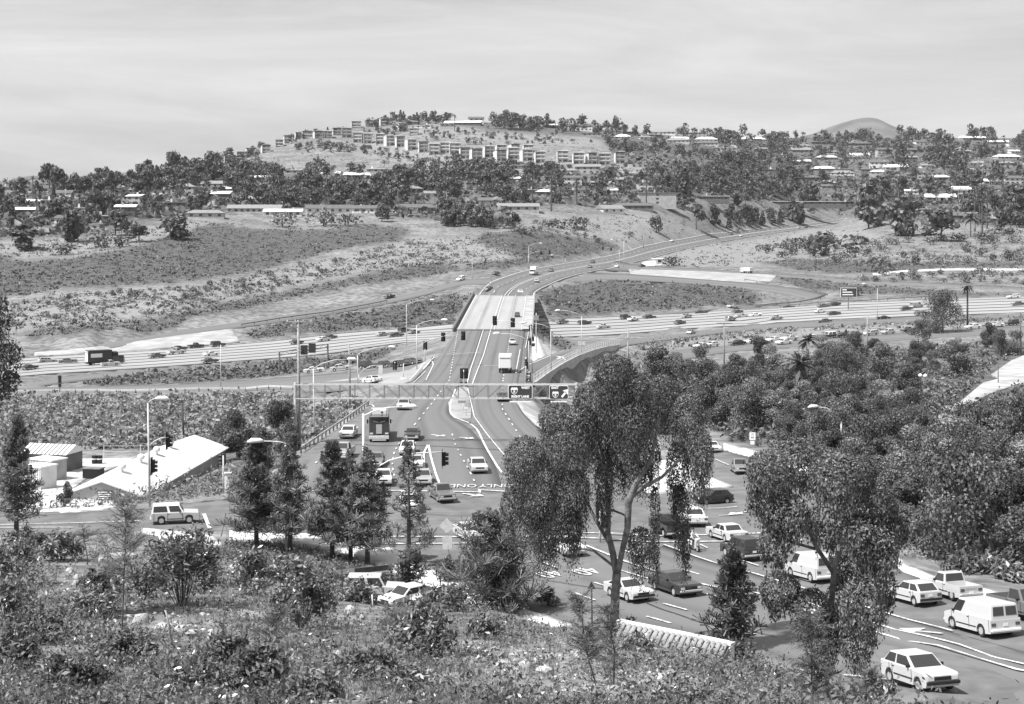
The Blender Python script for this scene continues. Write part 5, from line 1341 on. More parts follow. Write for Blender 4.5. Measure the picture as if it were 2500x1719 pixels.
MODELS = {
 'sedan': car_model(4.75, 1.78, 1.38, 2.7, .31, .86, .93, .93, .95, .25, -.95, -1.5),
 'sedan_long': car_model(5.3, 1.92, 1.40, 2.95, .34, .90, .94, .93, 1.0, .35, -1.0, -1.6),
 'luxury': car_model(4.75, 1.79, 1.42, 2.8, .32, .90, .95, .92, .95, .2, -1.0, -1.55, bump='chrome'),
 'hatch': car_model(3.85, 1.62, 1.40, 2.4, .29, .86, .93, .95, .85, .15, -1.25, -1.82, 'hatch', ((.05, .40), (.46, .94)), tail=.03, bump='black'),
 'fastback': car_model(4.25, 1.70, 1.30, 2.4, .30, .80, .88, .92, .75, .05, -.75, -1.85, 'hatch', ((.10, .42), (.48, .95)), nose=.1, bump='black'),
 'coupe': car_model(4.5, 1.76, 1.28, 2.6, .31, .82, .88, .90, .7, .0, -.8, -1.6, 'sedan', ((.12, .42), (.47, .95))),
 'wagon': car_model(4.8, 1.80, 1.42, 2.7, .31, .86, .93, .95, .95, .25, -2.0, -2.32, 'hatch', ((.03, .32), (.36, .64), (.68, .97)), tail=.03),
 'pickup': car_model(4.75, 1.66, 1.58, 2.75, .33, .92, 1.0, .95, .85, .35, -.42, -.55, 'pickup', ((.08, .92),), bump='chrome'),
 'pickup_big': car_model(5.3, 1.98, 1.78, 3.1, .37, 1.05, 1.12, 1.05, .95, .45, -.42, -.55, 'pickup', ((.08, .92),), bump='chrome', sill=.36),
 'suv': car_model(4.25, 1.76, 1.72, 2.45, .36, .98, 1.06, 1.06, .75, .35, -1.98, -2.06, 'hatch', ((.04, .50), (.58, .95)), tail=.02, bump='chrome', sill=.36),
 'van': car_model(4.55, 1.96, 1.90, 2.82, .34, .98, 1.08, 1.08, 1.62, .85, -2.2, -2.26, 'panel', ((.76, .97),), tail=.02, nose=.2, bump='white', wt=1.72, front_off=.1, cbev=.12),
 'bug': car_model(4.05, 1.54, 1.48, 2.4, .32, .86, .92, .80, .65, .25, -.75, -1.25, 'sedan', ((.08, .48), (.54, .94)), nose=.55, tail=.5, wt=1.05, bev=.28, seg=3, cbev=.16, trim=False),
}
FARMODEL = {}
def joinfar(parts):
    """small copies far away: body, windows, wheels"""
    out = []
    for nm in ('body', 'cabin'): out += [p for p in parts if p[0] == nm]
    V = []; Fq = []
    for p in parts:
        if 'window' in p[0] or p[0] == 'windshield':
            o = len(V); V += [tuple(v.co) for v in p[1].vertices]; Fq += [tuple(i+o for i in f.vertices) for f in p[1].polygons]
    me = bpy.data.meshes.new('windows'); me.from_pydata(V, [], Fq); me.materials.append(MT['glass']); out.append(('windows', me, (0, 0, 0), None, False))
    out += [p for p in parts if p[0] in ('wheel', 'bumper', 'rim')]
    return out
def spawn(name, model, loc, yaw, grey, label, cat, group=None, far=False, pitch=0.0, scale=1.0, cab=None):
    if far:
        if model not in FARMODEL: FARMODEL[model] = joinfar(MODELS[model])
        parts = FARMODEL[model]
    else: parts = MODELS[model]
    t = thing(name, label, cat, loc, yaw, group); last = None
    t.rotation_euler = (0, -pitch, yaw)
    if scale != 1: t.scale = (scale,)*3
    for nm, me, pos, par, paint in parts:
        o = inst(nm, me, last if par else t, pos)
        if paint: o.color = (grey, grey, grey, 1)
        if nm == 'cabin' and cab is not None: o.color = (cab, cab, cab, 1)
        if par is None: last = o
    return t
CATS = {'sedan': ('sedan', 'car'), 'sedan_long': ('sedan', 'car'), 'luxury': ('sedan', 'car'), 'hatch': ('hatchback', 'car'), 'fastback': ('fastback_car', 'car'), 'coupe': ('coupe', 'car'), 'wagon': ('station_wagon', 'car'), 'pickup': ('pickup_truck', 'pickup truck'), 'pickup_big': ('pickup_truck', 'pickup truck'), 'suv': ('off_road_car', 'car'), 'van': ('van', 'van'), 'bug': ('rounded_car', 'car')}
def place(model, p, q, grey, label, far=False, group=None, zf=None, cab=None, scale=1.0, off=.06):
    """car standing at photo point p (px, py[, level]); q is a second ground point its nose points to"""
    A = Vector(PZ(*p)) if len(p) == 3 else G(*p); B = Vector(PZ(*q)) if len(q) == 3 else G(*q)
    A.z = (zf(A.x, A.y) if zf else z_at(A.x, A.y))+off; B.z = (zf(B.x, B.y) if zf else z_at(B.x, B.y))+off
    d = B-A; d.z = 0; d.normalize(); e = A+d*1.4; b = A-d*1.4
    f_ = zf or z_at; pit = math.atan2(f_(e.x, e.y)-f_(b.x, b.y), 2.8)
    n, c = CATS[model]
    return spawn(n, model, A, math.atan2(d.y, d.x), grey, label, c, group, far, max(-.12, min(.12, pit)), scale, cab)
Wh, Lt, Gr, Md, Dk, Bk = .47, .50, .26, .15, .06, .025
# --- near cars
place('hatch', (2246,1678,4.2), (2420,1755,4.6), Wh, 'white two door hatchback nearest the camera at the lower right', scale=1.12)
place('van', (2398,1541,3.7), (2250,1496,3.2), Wh, 'white panel van with paired rear windows on the right')
np_ = place('pickup', (2322,1457,3.0), (2200,1418,2.6), Wh, 'white pickup truck with the maker name across its tailgate')
inst('tailgate_lettering', text_mesh('NISSAN', .23, MT['grey'], 'tailgate_lettering', sx=1), np_, (-2.385, 0, .79)).rotation_euler = (PI/2, 0, -PI/2)
place('hatch', (2232,1476,2.7), (2100,1437,2.2), Wh, 'white three door hatchback seen from behind beside the white pickup')
place('pickup_big', (2508,1500,4.0), (2620,1530,4.4), .13, 'dark grey pickup truck cut off by the right edge of the photo')
place('luxury', (1648,1448,1.0), (1760,1483,1.5), .035, 'dark chrome trimmed sedan in the middle lane behind the pepper tree')
place('fastback', (1535,1464,.8), (1640,1498,1.2), Wh, 'white fastback car with dark lower sides passing behind the trunk of the pepper tree')
place('coupe', (1385,1352,.1), (1440,1382,.3), .7, 'pale sedan with twin headlights half hidden by hanging pepper foliage')
place('sedan', (1150,1318,0), (1195,1345,0), Wh, 'white four door sedan turning on the near crosswalk')
place('coupe', (1196,1284,0), (1150,1262,0), .05, 'dark open topped car waiting behind the young pine at the crossing')
place('hatch', (1740,1221,-.5), (1640,1224,-.3), .035, 'dark hatchback turning beside the concrete island')
place('pickup', (1805,1152,-1.8), (1860,1186,-1), .2, 'grey pickup truck coming down the side street')
place('coupe', (1738,1101,-3), (1770,1120,-2.6), .72, 'white coupe at the top of the side street by the sidewalk')
place('sedan_long', (1690,1276,-.1), (1650,1240,-.4), .55, 'pale sedan seen from behind at the side street mouth')
place('pickup_big', (1632,1304,.1), (1560,1260,0), .03, 'black pickup truck with pale tailgate half behind hanging foliage')
place('sedan', (1775,1316,.3), (1720,1296,.1), Wh, 'white car entering the crossing half hidden by the right pepper tree')
place('suv', (1812,1364,.7), (1740,1340,.4), .035, 'black lifted off road car with white wheels behind the right pepper tree')
place('van', (1985,1415,1.6), (1900,1390,1.2), Wh, 'white van glimpsed through the right pepper tree')
place('suv', (428,1277,0), (540,1272,0), .42, 'silver and white two door off road car stopped on the left side street', cab=.75)
# --- avenue, left half, facing the camera
for m, p, q, g, lab in (
    ('sedan', (986,998,0), (962,1035,0), Wh, 'white sedan coming down the avenue behind the white street lamp head'), ('sedan', (851,1067,0), (815,1100,0), .72, 'white sedan in the kerb lane beside the guard rail'),
    ('pickup_big', (836,1118,0), (806,1140,0), .3, 'white roofed old pickup behind the tips of the pines'), ('sedan', (1007,1072,0), (992,1105,0), .09, 'dark sedan next to the front of the cab over truck'),
    ('sedan', (995,1107,0), (984,1140,0), .6, 'pale sedan with dark front in the queue under the signal arm'), ('sedan', (918,1136,0), (905,1165,0), .14, 'dark grey sedan in front of the cab over truck'),
    ('coupe', (1014,1141,0), (1012,1170,0), Wh, 'white low coupe beside the painted white wedge'), ('sedan', (936,1180,0), (935,1210,0), .5, 'light grey sedan behind the pines at the stop line'),
    ('sedan', (1032,1180,0), (1036,1205,0), .3, 'grey sedan squeezed against the painted wedge'), ('wagon', (1001,1243,0), (1010,1270,0), .7, 'white station wagon crossing behind the open young pine'),
    ('pickup', (1078,1220,0), (1130,1255,0), .13, 'grey small pickup in the middle of the crossing'), ('sedan', (1166,1150,0), (1190,1185,0), .42, 'silver sedan alone in the turn lane above the ONLY lettering'),
    ('coupe', (1228,978,0), (1229,940,0), .07, 'dark coupe driving away under the left end of the green sign'), ('bug', (1251,842,0), (1254,815,0), Wh, 'small rounded white car driving towards the bridge')):
    place(m, p, q, g, lab)
# --- bridge and avenue beyond
for m, p, q, g, lab, dk in (('hatch', (1263,768,1), (1266,740,1.2), .14, 'dark hatchback on the right lane of the bridge', 1), ('sedan', (1270,720,1.7), (1272,700,2), .75, 'white sedan at the far end of the bridge', 1), ('hatch', (1311,689), (1330,676), .6, 'pale hatchback on the curve just past the bridge', 0),
    ('sedan', (1192,708), (1178,716), .1, 'dark sedan coming round the curve on to the bridge', 0), ('sedan', (1345,663), (1300,677), .12, 'dark sedan behind the white box truck on the curve', 0), ('coupe', (1440,654), (1500,640), .15, 'grey sedan on the curve, nearer of two side by side', 0), ('sedan', (1447,642), (1500,630), .08, 'dark sedan on the curve, farther of two side by side', 0),
    ('sedan', (1506,653), (1470,660), .78, 'white sedan turning at the far junction', 0), ('pickup', (1567,652), (1540,655), .05, 'dark pickup turning at the far junction', 0), ('coupe', (1640,590), (1580,604), .8, 'white car alone on the long climb', 0), ('sedan', (1809,577), (1760,586), .7, 'pale car high on the climb', 0), ('sedan', (1785,572), (1740,580), .05, 'dark car high on the climb under the trees', 0), ('van', (1800,566), (1760,574), .04, 'dark van high on the climb under the trees', 0),
    ('sedan', (1210,671), (1180,676), .1, 'dark sedan joining the ramp left of the bridge end', 0), ('suv', (1125,685), (1080,700), .75, 'white off road car going down the left ramp', 0), ('pickup', (951,728), (900,738), .04, 'dark pickup going down the left ramp by the guard rail', 0), ('wagon', (1968,556), (1940,560), .05, 'dark car at the far bend under the dark tree', 0), ('coupe', (1950,557), (1925,560), .7, 'white car at the far bend', 0)):
    place(m, p, q, g, lab, True, zf=deck_z if dk else None)
# --- freeway
for m, p, q, g, lab in (
    ('coupe', (72,902), (120,898), .03, 'black car low on the left freeway, half behind the left edge tree'), ('wagon', (116,886), (160,883), .45, 'light grey station wagon farthest left on the freeway'), ('sedan', (166,887), (210,884), .14, 'grey sedan behind the black box truck on the freeway'),
    ('pickup', (270,894), (330,890), Wh, 'white pickup in front of the wheels of the black box truck'), ('sedan', (383,874), (430,870), .12, 'dark sedan under the white pickup on the left freeway'), ('pickup_big', (430,865), (480,861), Wh, 'large white pickup on the left freeway'), ('coupe', (438,855), (490,851), .05, 'dark coupe half hidden behind the large white pickup'),
    ('pickup', (478,850), (530,846), .04, 'dark pickup in the far lane of the left freeway'), ('suv', (532,847), (590,843), .05, 'dark off road car in the far lane of the left freeway'), ('coupe', (515,869), (570,864), .7, 'white coupe right of the lamp pole on the left freeway'), ('coupe', (512,886), (570,881), .1, 'dark coupe on the shoulder of the left freeway'),
    ('sedan', (724,840), (780,834), .06, 'dark sedan just left of the utility pole top on the freeway'), ('sedan', (790,833), (840,829), .65, 'pale sedan, nearer of a pair by the ramp gantry'), ('sedan', (806,827), (850,823), .1, 'dark sedan, farther of a pair by the ramp gantry'), ('sedan', (934,821), (980,817), .3, 'grey sedan on the freeway left of the lamp pole'),
    ('sedan_long', (966,822), (1010,819), .1, 'dark long sedan behind the freeway lamp pole'), ('suv', (986,812), (1030,808), .05, 'dark off road car in the far lane beside the bridge'), ('sedan', (1010,815), (1050,811), .2, 'grey sedan about to pass under the bridge'),
    ('sedan', (1372,789), (1430,785), .2, 'grey sedan just out from under the bridge'), ('wagon', (1427,792), (1480,788), .06, 'dark long station wagon on the right freeway'), ('pickup', (1473,802), (1530,797), .55, 'pale pickup carrying a dark camper shell'), ('suv', (1527,779), (1580,774), .05, 'dark off road car in the far lanes, first of a cluster'),
    ('coupe', (1546,783), (1600,778), .7, 'white coupe tucked between two dark cars'), ('sedan_long', (1585,778), (1640,773), .05, 'dark long sedan in the far lanes right of the white coupe'), ('sedan', (1659,791), (1710,786), .08, 'dark sedan alone in the middle lanes'), ('coupe', (1676,775), (1730,770), .3, 'grey coupe in the far lanes'),
    ('sedan', (1711,767), (1760,762), .06, 'dark sedan in the outermost far lane'), ('sedan', (1789,752), (1740,756), .6, 'pale sedan on the merging lane of the loop'), ('sedan', (1800,765), (1850,760), .1, 'dark grey sedan below the loop merge'), ('wagon', (1783,782), (1830,777), .25, 'grey station wagon in the middle lanes'),
    ('pickup', (1811,776), (1860,771), Wh, 'white pickup passing the grey station wagon'), ('bug', (1687,816), (1740,809), .3, 'old rounded grey car on the entry lane'), ('sedan', (1845,773), (1900,767), .75, 'white sedan behind the white pickup on the right freeway'), ('pickup', (1895,780), (1950,775), .4, 'pale pickup with a loaded bed'),
    ('coupe', (1927,753), (1980,748), .05, 'dark coupe beside the end of the loop guard rail'), ('sedan', (2010,750), (2060,745), .15, 'grey sedan, left of two under the green freeway sign'), ('sedan', (2038,746), (2090,742), .06, 'dark sedan, right of two under the green freeway sign'), ('hatch', (2002,764), (2050,759), .75, 'white hatchback below the freeway sign'),
    ('sedan', (2036,769), (2090,764), .05, 'dark sedan following the white hatchback'), ('sedan', (2013,788), (1960,792), .08, 'dark sedan in the near merging lane'), ('coupe', (2156,780), (2100,784), .03, 'black coupe in the near lane left of the big round tree'), ('sedan', (2213,757), (2260,752), .06, 'dark sedan in front of a grey van near the round tree'),
    ('van', (2238,751), (2290,746), .3, 'grey van behind a dark sedan near the round tree'), ('wagon', (2474,728), (2420,732), .75, 'white station wagon at the far right of the freeway'), ('sedan', (2485,746), (2430,750), .1, 'dark sedan cut by the right edge on the freeway')):
    place(m, p, q, g, lab, True)
# --- frontage road, the parked row
FRL = (('coupe', 1712, 849, .72, 'white coupe at the left end of the parked row'), ('hatch', 1738, 846, .78, 'white hatchback second from the left in the parked row'), ('sedan', 1800, 842, .03, 'black sedan third in the parked row'), ('sedan', 1838, 838, .8, 'bright white sedan fourth in the parked row'), ('coupe', 1889, 834, .78, 'white coupe fifth in the parked row'), ('sedan', 1914, 840, .8, 'white sedan driving past the parked row'), ('sedan', 1928, 830, .7, 'white sedan hidden behind the passing white one'),
       ('sedan', 1982, 829, .6, 'pale sedan just left of the white topped truck in the parked row'), ('suv', 2023, 825, .04, 'dark off road car with a white roof in the parked row'), ('sedan', 2056, 823, .04, 'black sedan right of the white topped truck in the parked row'), ('sedan', 2086, 820, .25, 'grey sedan behind the pale utility pole in the parked row'), ('wagon', 2125, 818, .5, 'long pale station wagon right of the pale pole'), ('hatch', 2168, 815, .55, 'small pale hatchback in the right half of the parked row'),
       ('pickup', 2218, 811, .04, 'black pickup left of the big round tree in the parked row'), ('hatch', 2276, 807, .65, 'pale hatchback under the left side of the big round tree'), ('sedan', 2376, 802, .8, 'white sedan at the right side of the big round tree'), ('coupe', 2432, 797, .75, 'white coupe near the right end of the parked row'), ('suv', 2470, 794, .05, 'dark off road car at the right end of the parked row'))
for m, x, y, g, lab in FRL:
    o = place(m, (x, y+1), (x-60, y+6), g, lab, True, group='cars parked along the frontage road', scale=1.1, cab=.8 if 'white roof' in lab else None)
# --- left ramp queue
for m, p, q, g, lab in (('coupe', (767,910), (830,903), .6, 'pale coupe at the tail of the queue on the left ramp'), ('luxury', (833,905), (890,898), .45, 'light sedan second from the tail of the ramp queue'), ('suv', (898,900), (950,893), .05, 'dark off road car in the ramp queue behind the sign plate'), ('sedan', (940,897), (1000,889), .06, 'dark sedan in the ramp queue right of the sign plate'),
    ('sedan_long', (1003,891), (1060,880), .1, 'long dark sedan at the head of the ramp queue'), ('sedan', (978,896), (1040,886), .05, 'dark sedan just behind the signal post on the ramp'), ('sedan', (909,936), (840,940), .75, 'white sedan on the near lane of the left ramp above the truss')):
    place(m, p, q, g, lab, False)
# --- hidden parking below the brow
place('suv', (918,1462,.15), (1010,1462,.15), Wh, 'white truck with a cab window parked below the brow of the slope')
place('hatch', (990,1478,.2), (940,1490,.2), .55, 'pale hatchback parked below the brow, only its roof showing')
place('hatch', (1058,1477,.2), (1000,1490,.2), Wh, 'white car parked below the brow, rightmost of three')

# --- trucks
def boxtruck(p, q, label, grey_box, grey_cab, L=6.6, W=2.3, H=3.3, cabfront=True, zf=None, stripe=True, name='box_truck'):
    A = Vector(PZ(*p)) if len(p) == 3 else G(*p); B = Vector(PZ(*q)) if len(q) == 3 else G(*q)
    A.z = (zf(A.x, A.y) if zf else z_at(A.x, A.y))+.06; d = B-A; t = thing(name, label, 'truck', A, math.atan2(d.y, d.x)); Lb = L*.66
    c1 = lambda o, g: setattr(o, 'color', (g, g, g, 1)) or o
    c1(inst('cargo_box', MB().box((0, 0, 0), (Lb, W, H-.9)).mesh('cargo_box', MT['carpaint'], bevel=.05), t, (-L/2+Lb/2, 0, .9+(H-.9)/2)), grey_box)
    c1(inst('cab', MB().prism([(0, -W*.46), (L-Lb-.1, -W*.43), (L-Lb-.1, W*.43), (0, W*.46)], .5, 2.35).mesh('cab', MT['carpaint'], bevel=.12), t, (L/2-(L-Lb)+.05, 0, 0)), grey_cab)
    inst('windshield', MB().box((0, 0, 0), (.06, W*.78, .75)).mesh('windshield', MT['glass']), t, (L/2-.06, 0, 1.85))
    for s in (-1, 1): inst('side_window', MB().box((0, 0, 0), (.9, .05, .6)).mesh('side_window', MT['glass']), t, (L/2-.9, s*W*.447, 1.85))
    inst('chassis', MB().box((0, 0, 0), (L*.95, W*.5, .3)).mesh('chassis', MT['black']), t, (0, 0, .7))
    inst('rear_door', MB().box((0, 0, 0), (.05, W*.86, H-1.25)).mesh('rear_door', MT['white']), t, (-L/2-.03, 0, .9+(H-.9)/2-.05))
    if stripe: inst('door_rail', MB().box((0, 0, 0), (.04, W*.84, .14)).mesh('door_rail', MT['metal_dark']), t, (-L/2-.07, 0, H-.55))
    inst('bumper', MB().box((0, 0, 0), (.14, W, .2)).mesh('bumper', MT['black']), t, (-L/2-.04, 0, .62)); inst('bumper', MB().box((0, 0, 0), (.16, W*.95, .25)).mesh('bumper', MT['chrome']), t, (L/2+.02, 0, .6))
    tm, rm = wheel_meshes(.42, .28)
    for x in (L/2-.9, -L/2+1.3):
        for s in (-1, 1): inst('rim', rm, inst('wheel', tm, t, (x, s*(W/2-.16), .42)))
    for s in (-1, 1): inst('headlight', MB().box((0, 0, 0), (.05, .25, .18)).mesh('headlight', MT['lamp']), t, (L/2-.04, s*W*.32, .95))
    return t
boxtruck((1234,908,0), (1240,880,0), 'white box truck seen from behind on the avenue above the green sign', .78, .7)
boxtruck((1303,671), (1240,690), 'white cab over box truck on the curve beyond the bridge', .75, .7, 7, 2.4, 3.5)
boxtruck((1822,667), (1760,661), 'white camper truck on the far off ramp behind the guard rail', .78, .75, 7, 2.3, 2.6)
bt = boxtruck((256,891), (330,885), 'long black box truck with a white panel on its side on the left freeway', .025, .04, 9.6, 2.5, 3.9)
inst('side_panel', MB().box((0, 0, 0), (3.0, .03, 1.0)).mesh('side_panel', MT['white']), bt, (-2.6, -1.275, 2.6))
inst('cab_fairing', MB().box((0, 0, 0), (1.8, 2.2, 1.1)).mesh('cab_fairing', MT['black'], bevel=.3), bt, (2.4, 0, 2.8)); inst('hood', MB().box((0, 0, 0), (.8, 2.1, 1.1)).mesh('hood', MT['chrome'], bevel=.1), bt, (4.6, 0, 1.25))
# cab over tractor facing the camera
def tractor(p, q, label):
    A = Vector(PZ(*p)); B = Vector(PZ(*q)); A.z = z_at(A.x, A.y)+.05; d = B-A; t = thing('tractor_truck', label, 'truck', A, math.atan2(d.y, d.x)); W = 2.46
    o = inst('cab', MB().box((0, 0, 0), (2.1, W, 2.35)).mesh('cab', MT['carpaint'], bevel=.07), t, (0, 0, 2.05)); o.color = (.045,)*3+(1,)
    inst('windshield', MB().box((0, 0, 0), (.04, W*.9, .55)).mesh('windshield', MT['glass']), t, (1.065, 0, 2.82))
    inst('grille', MB().box((0, 0, 0), (.06, .72, 1.15)).mesh('grille', MT['chrome']), t, (1.07, 0, 1.65))
    inst('roof_visor', MB().box((0, 0, 0), (.25, W*.9, .08)).mesh('roof_visor', MT['grey']), t, (1.1, 0, 3.2))
    inst('bumper', MB().box((0, 0, 0), (.2, W, .42)).mesh('bumper', MT['metal'], bevel=.03), t, (1.1, 0, .62))
    inst('step', MB().box((0, 0, 0), (.15, W*.7, .18)).mesh('step', MT['metal']), t, (1.1, 0, .32))
    for s in (-1, 1):
        inst('headlight', MB().box((0, 0, 0), (.05, .42, .2)).mesh('headlight', MT['lamp']), t, (1.07, s*.95, 1.1)); inst('wiper', MB().bar((1.1, s*.1, 2.5), (1.1, s*.75, 2.62), .03).mesh('wiper', MT['chrome']), t)
        inst('door_mirror', MB().box((0, 0, 0), (.08, .2, .5)).mesh('door_mirror', MT['black']), t, (1.0, s*1.42, 2.6)); inst('exhaust_stack', MB().tube([(0, 0, 0), (0, 0, 2.6)], .1, 8).mesh('exhaust_stack', MT['chrome']), t, (-1.25, s*1.1, 1.2))
        inst('side_window', MB().box((0, 0, 0), (.9, .03, .6)).mesh('side_window', MT['glass']), t, (.4, s*(W/2+.01), 2.75))
    inst('sleeper_box', MB().box((0, 0, 0), (1.1, 1.7, 1.5)).mesh('sleeper_box', MT['white'], bevel=.05), t, (-1.75, 0, 3.0)); inst('sleeper_vent', MB().box((0, 0, 0), (.04, .2, .22)).mesh('sleeper_vent', MT['black']), t, (-1.19, .3, 3.45))
    inst('air_deflector', MB().box((0, 0, 0), (.3, 2.1, .1)).mesh('air_deflector', MT['white']), t, (-1.6, 0, 3.9))
    inst('chassis', MB().box((0, 0, 0), (6.4, .9, .3)).mesh('chassis', MT['black']), t, (-2.2, 0, .85))
    inst('trailer_front', MB().box((0, 0, 0), (6.0, 2.4, .5)).mesh('trailer_front', MT['grey']), t, (-5.2, 0, 1.35))
    tm, rm = wheel_meshes(.5, .3)
    for x in (.3, -3.6, -4.9):
        for s in (-1, 1): inst('rim', rm, inst('wheel', tm, t, (x, s*1.05, .5)))
    return t
tractor((926,1078,0), (918,1120,0), 'dark cab over tractor truck with bright grille heading the queue on the avenue')
# motor scooter and rider
def rider():
    A = Vector(PZ(1695,1346,.35)); A.z = z_at(A.x, A.y)+.05; B = Vector(PZ(1780,1376,.6)); d = B-A; yaw = math.atan2(d.y, d.x)
    t = thing('motor_scooter', 'white motor scooter with a rider on the crossing right of the pepper tree', 'scooter', A, yaw)
    tm, rm = wheel_meshes(.26, .14)
    for x in (.62, -.6): inst('rim', rm, inst('wheel', tm, t, (x, 0, .26)))
    MB().prism([(-.85, -.2), (-.1, -.24), (-.1, .24), (-.85, .2)], .38, .78).build('body', MT['white'], t, bevel=.08)
    MB().box((-.4, 0, .83), (.8, .3, .12)).build('seat', MT['black'], t, bevel=.03); MB().box((.1, 0, .28), (.7, .34, .06)).build('floor_board', MT['grey'], t)
    MB().box((.52, 0, .68), (.1, .46, .8)).build('leg_shield', MT['white'], t, bevel=.04); MB().tube([(.62, 0, .3), (.5, 0, 1.02)], .04, 8).tube([(.46, -.32, 1.04), (.46, .32, 1.04)], .025, 6).build('handlebar', MT['chrome'], t); MB().box((.6, 0, .95), (.12, .22, .18)).build('headlight', MT['lamp'], t)
    p = thing('person', 'person in a white shirt and dark trousers riding the white motor scooter', 'person', A, yaw)
    J = dict(pel=(-.35, 0, .95), ch=(-.28, 0, 1.3), nk=(-.24, 0, 1.48), hd=(-.2, 0, 1.58))
    def skin(chains, name, m):
        V = []; E = []; R = []
        for c in chains:
            o = len(V)
            for k, (q, r_) in enumerate(c):
                V.append(q); R.append(r_)
                if k: E.append((o+k-1, o+k))
        bm = bmesh.new(); bm.free(); me = bpy.data.meshes.new(name); mb = MB()
        return V, E, R
    # one continuous body grown from its skeleton
    V = [(-.35,0,.92),(-.3,0,1.18),(-.26,0,1.40),(-.22,0,1.52),(-.18,0,1.66),(-.16,0,1.76)]; R = [.15,.14,.16,.06,.09,.07]; E = [(0,1),(1,2),(2,3),(3,4),(4,5)]
    for s in (-1, 1):
        o = len(V); V += [(-.26,s*.19,1.42),(-.02,s*.27,1.2),(.26,s*.27,1.08),(.42,s*.28,1.06)]; R += [.07,.05,.042,.035]; E += [(2,o),(o,o+1),(o+1,o+2),(o+2,o+3)]
        for f in range(4): q = len(V); V += [(.5,s*(.25+.02*f),1.07),(.53,s*(.25+.02*f),1.03)]; R += [.012,.01]; E += [(o+3,q),(q,q+1)]
        q = len(V); V += [(.46,s*.235,1.03)]; R += [.012]; E += [(o+3,q)]
        o = len(V); V += [(-.3,s*.12,.88),(.12,s*.2,.86),(.08,s*.19,.5),(.1,s*.18,.36),(.26,s*.18,.33)]; R += [.1,.085,.06,.045,.04]; E += [(0,o),(o,o+1),(o+1,o+2),(o+2,o+3),(o+3,o+4)]
    me = bpy.data.meshes.new('body'); me.from_pydata(V, E, []); me.update()
    o = bpy.data.objects.new('body', me); COL.objects.link(o); bpy.context.view_layer.objects.active = o
    md = o.modifiers.new('skin', 'SKIN'); sv = me.skin_vertices[0].data
    for k, r_ in enumerate(R): sv[k].radius = (r_, r_)
    sv[0].use_root = True
    o.modifiers.new('sub', 'SUBSURF').levels = 1
    dg = bpy.context.evaluated_depsgraph_get(); m2 = bpy.data.meshes.new_from_object(o.evaluated_get(dg)); bpy.data.objects.remove(o)
    m2.name = 'body'; m2.materials.clear(); m2.materials.append(MT['cloth_w']); m2.materials.append(MT['cloth_d']); m2.materials.append(MT['skin'])
    for f in m2.polygons:
        c = f.center; f.use_smooth = True
        f.material_index = 2 if c.z > 1.47 or (c.x > .18 and c.z > 1.0) else (1 if c.z < 1.0 else 0)
    inst('body', m2, p)
    MB().tube([(-.2, 0, 1.70), (-.19, 0, 1.78), (-.18, 0, 1.84)], [.095, .1, .05], 10).build('hair', MT['black'], p, True)
    for s in (-1, 1): MB().box((-.085, s*.035, 1.68), (.02, .02, .012)).build('eye', MT['black'], p)
    MB().box((-.075, 0, 1.655), (.03, .02, .03)).build('nose', MT['skin'], p); MB().box((-.09, 0, 1.62), (.01, .045, .01)).build('mouth', MT['cloth_d'], p)
rider()
# ---------------------------------------------------------------- street furniture
def at(px, py, Y): return Vector(PY(px, py, Y))
SIGN_HEAD = MB().box((0, 0, 0), (.30, .34, 1.08)).mesh('signal_head', MT['black'], bevel=.02)
SIGN_PLATE = MB().box((-.1, 0, 0), (.02, .72, 1.5)).mesh('backplate', MT['black'])
VISOR = MB().tube([(0, 0, 0), (.24, 0, -.01)], [.14, .13], 10).mesh('visor', MT['black'])
LENS = MB().tube([(0, 0, 0), (.02, 0, 0)], .1, 10).mesh('lens', MT['tail'])
def sig(t, o, yaw, plate=True, s=1.15):
    """signal head at world point o, facing yaw"""
    loc = Vector(o)-t.location; h = inst('signal_head', SIGN_HEAD, t, loc, yaw, s)
    if plate: inst('backplate', SIGN_PLATE, h)
    for k in (-1, 0, 1):
        inst('visor', VISOR, h, (.15, 0, k*.34)); inst('lens', LENS, h, (.15, 0, k*.34))
    return h
LHEAD = MB().tube([(-.1, 0, 0), (.1, 0, .04), (.55, 0, .02), (.8, 0, -.05)], [.06, .13, .15, .05], 10).mesh('lamp_head', MT['white'], True)
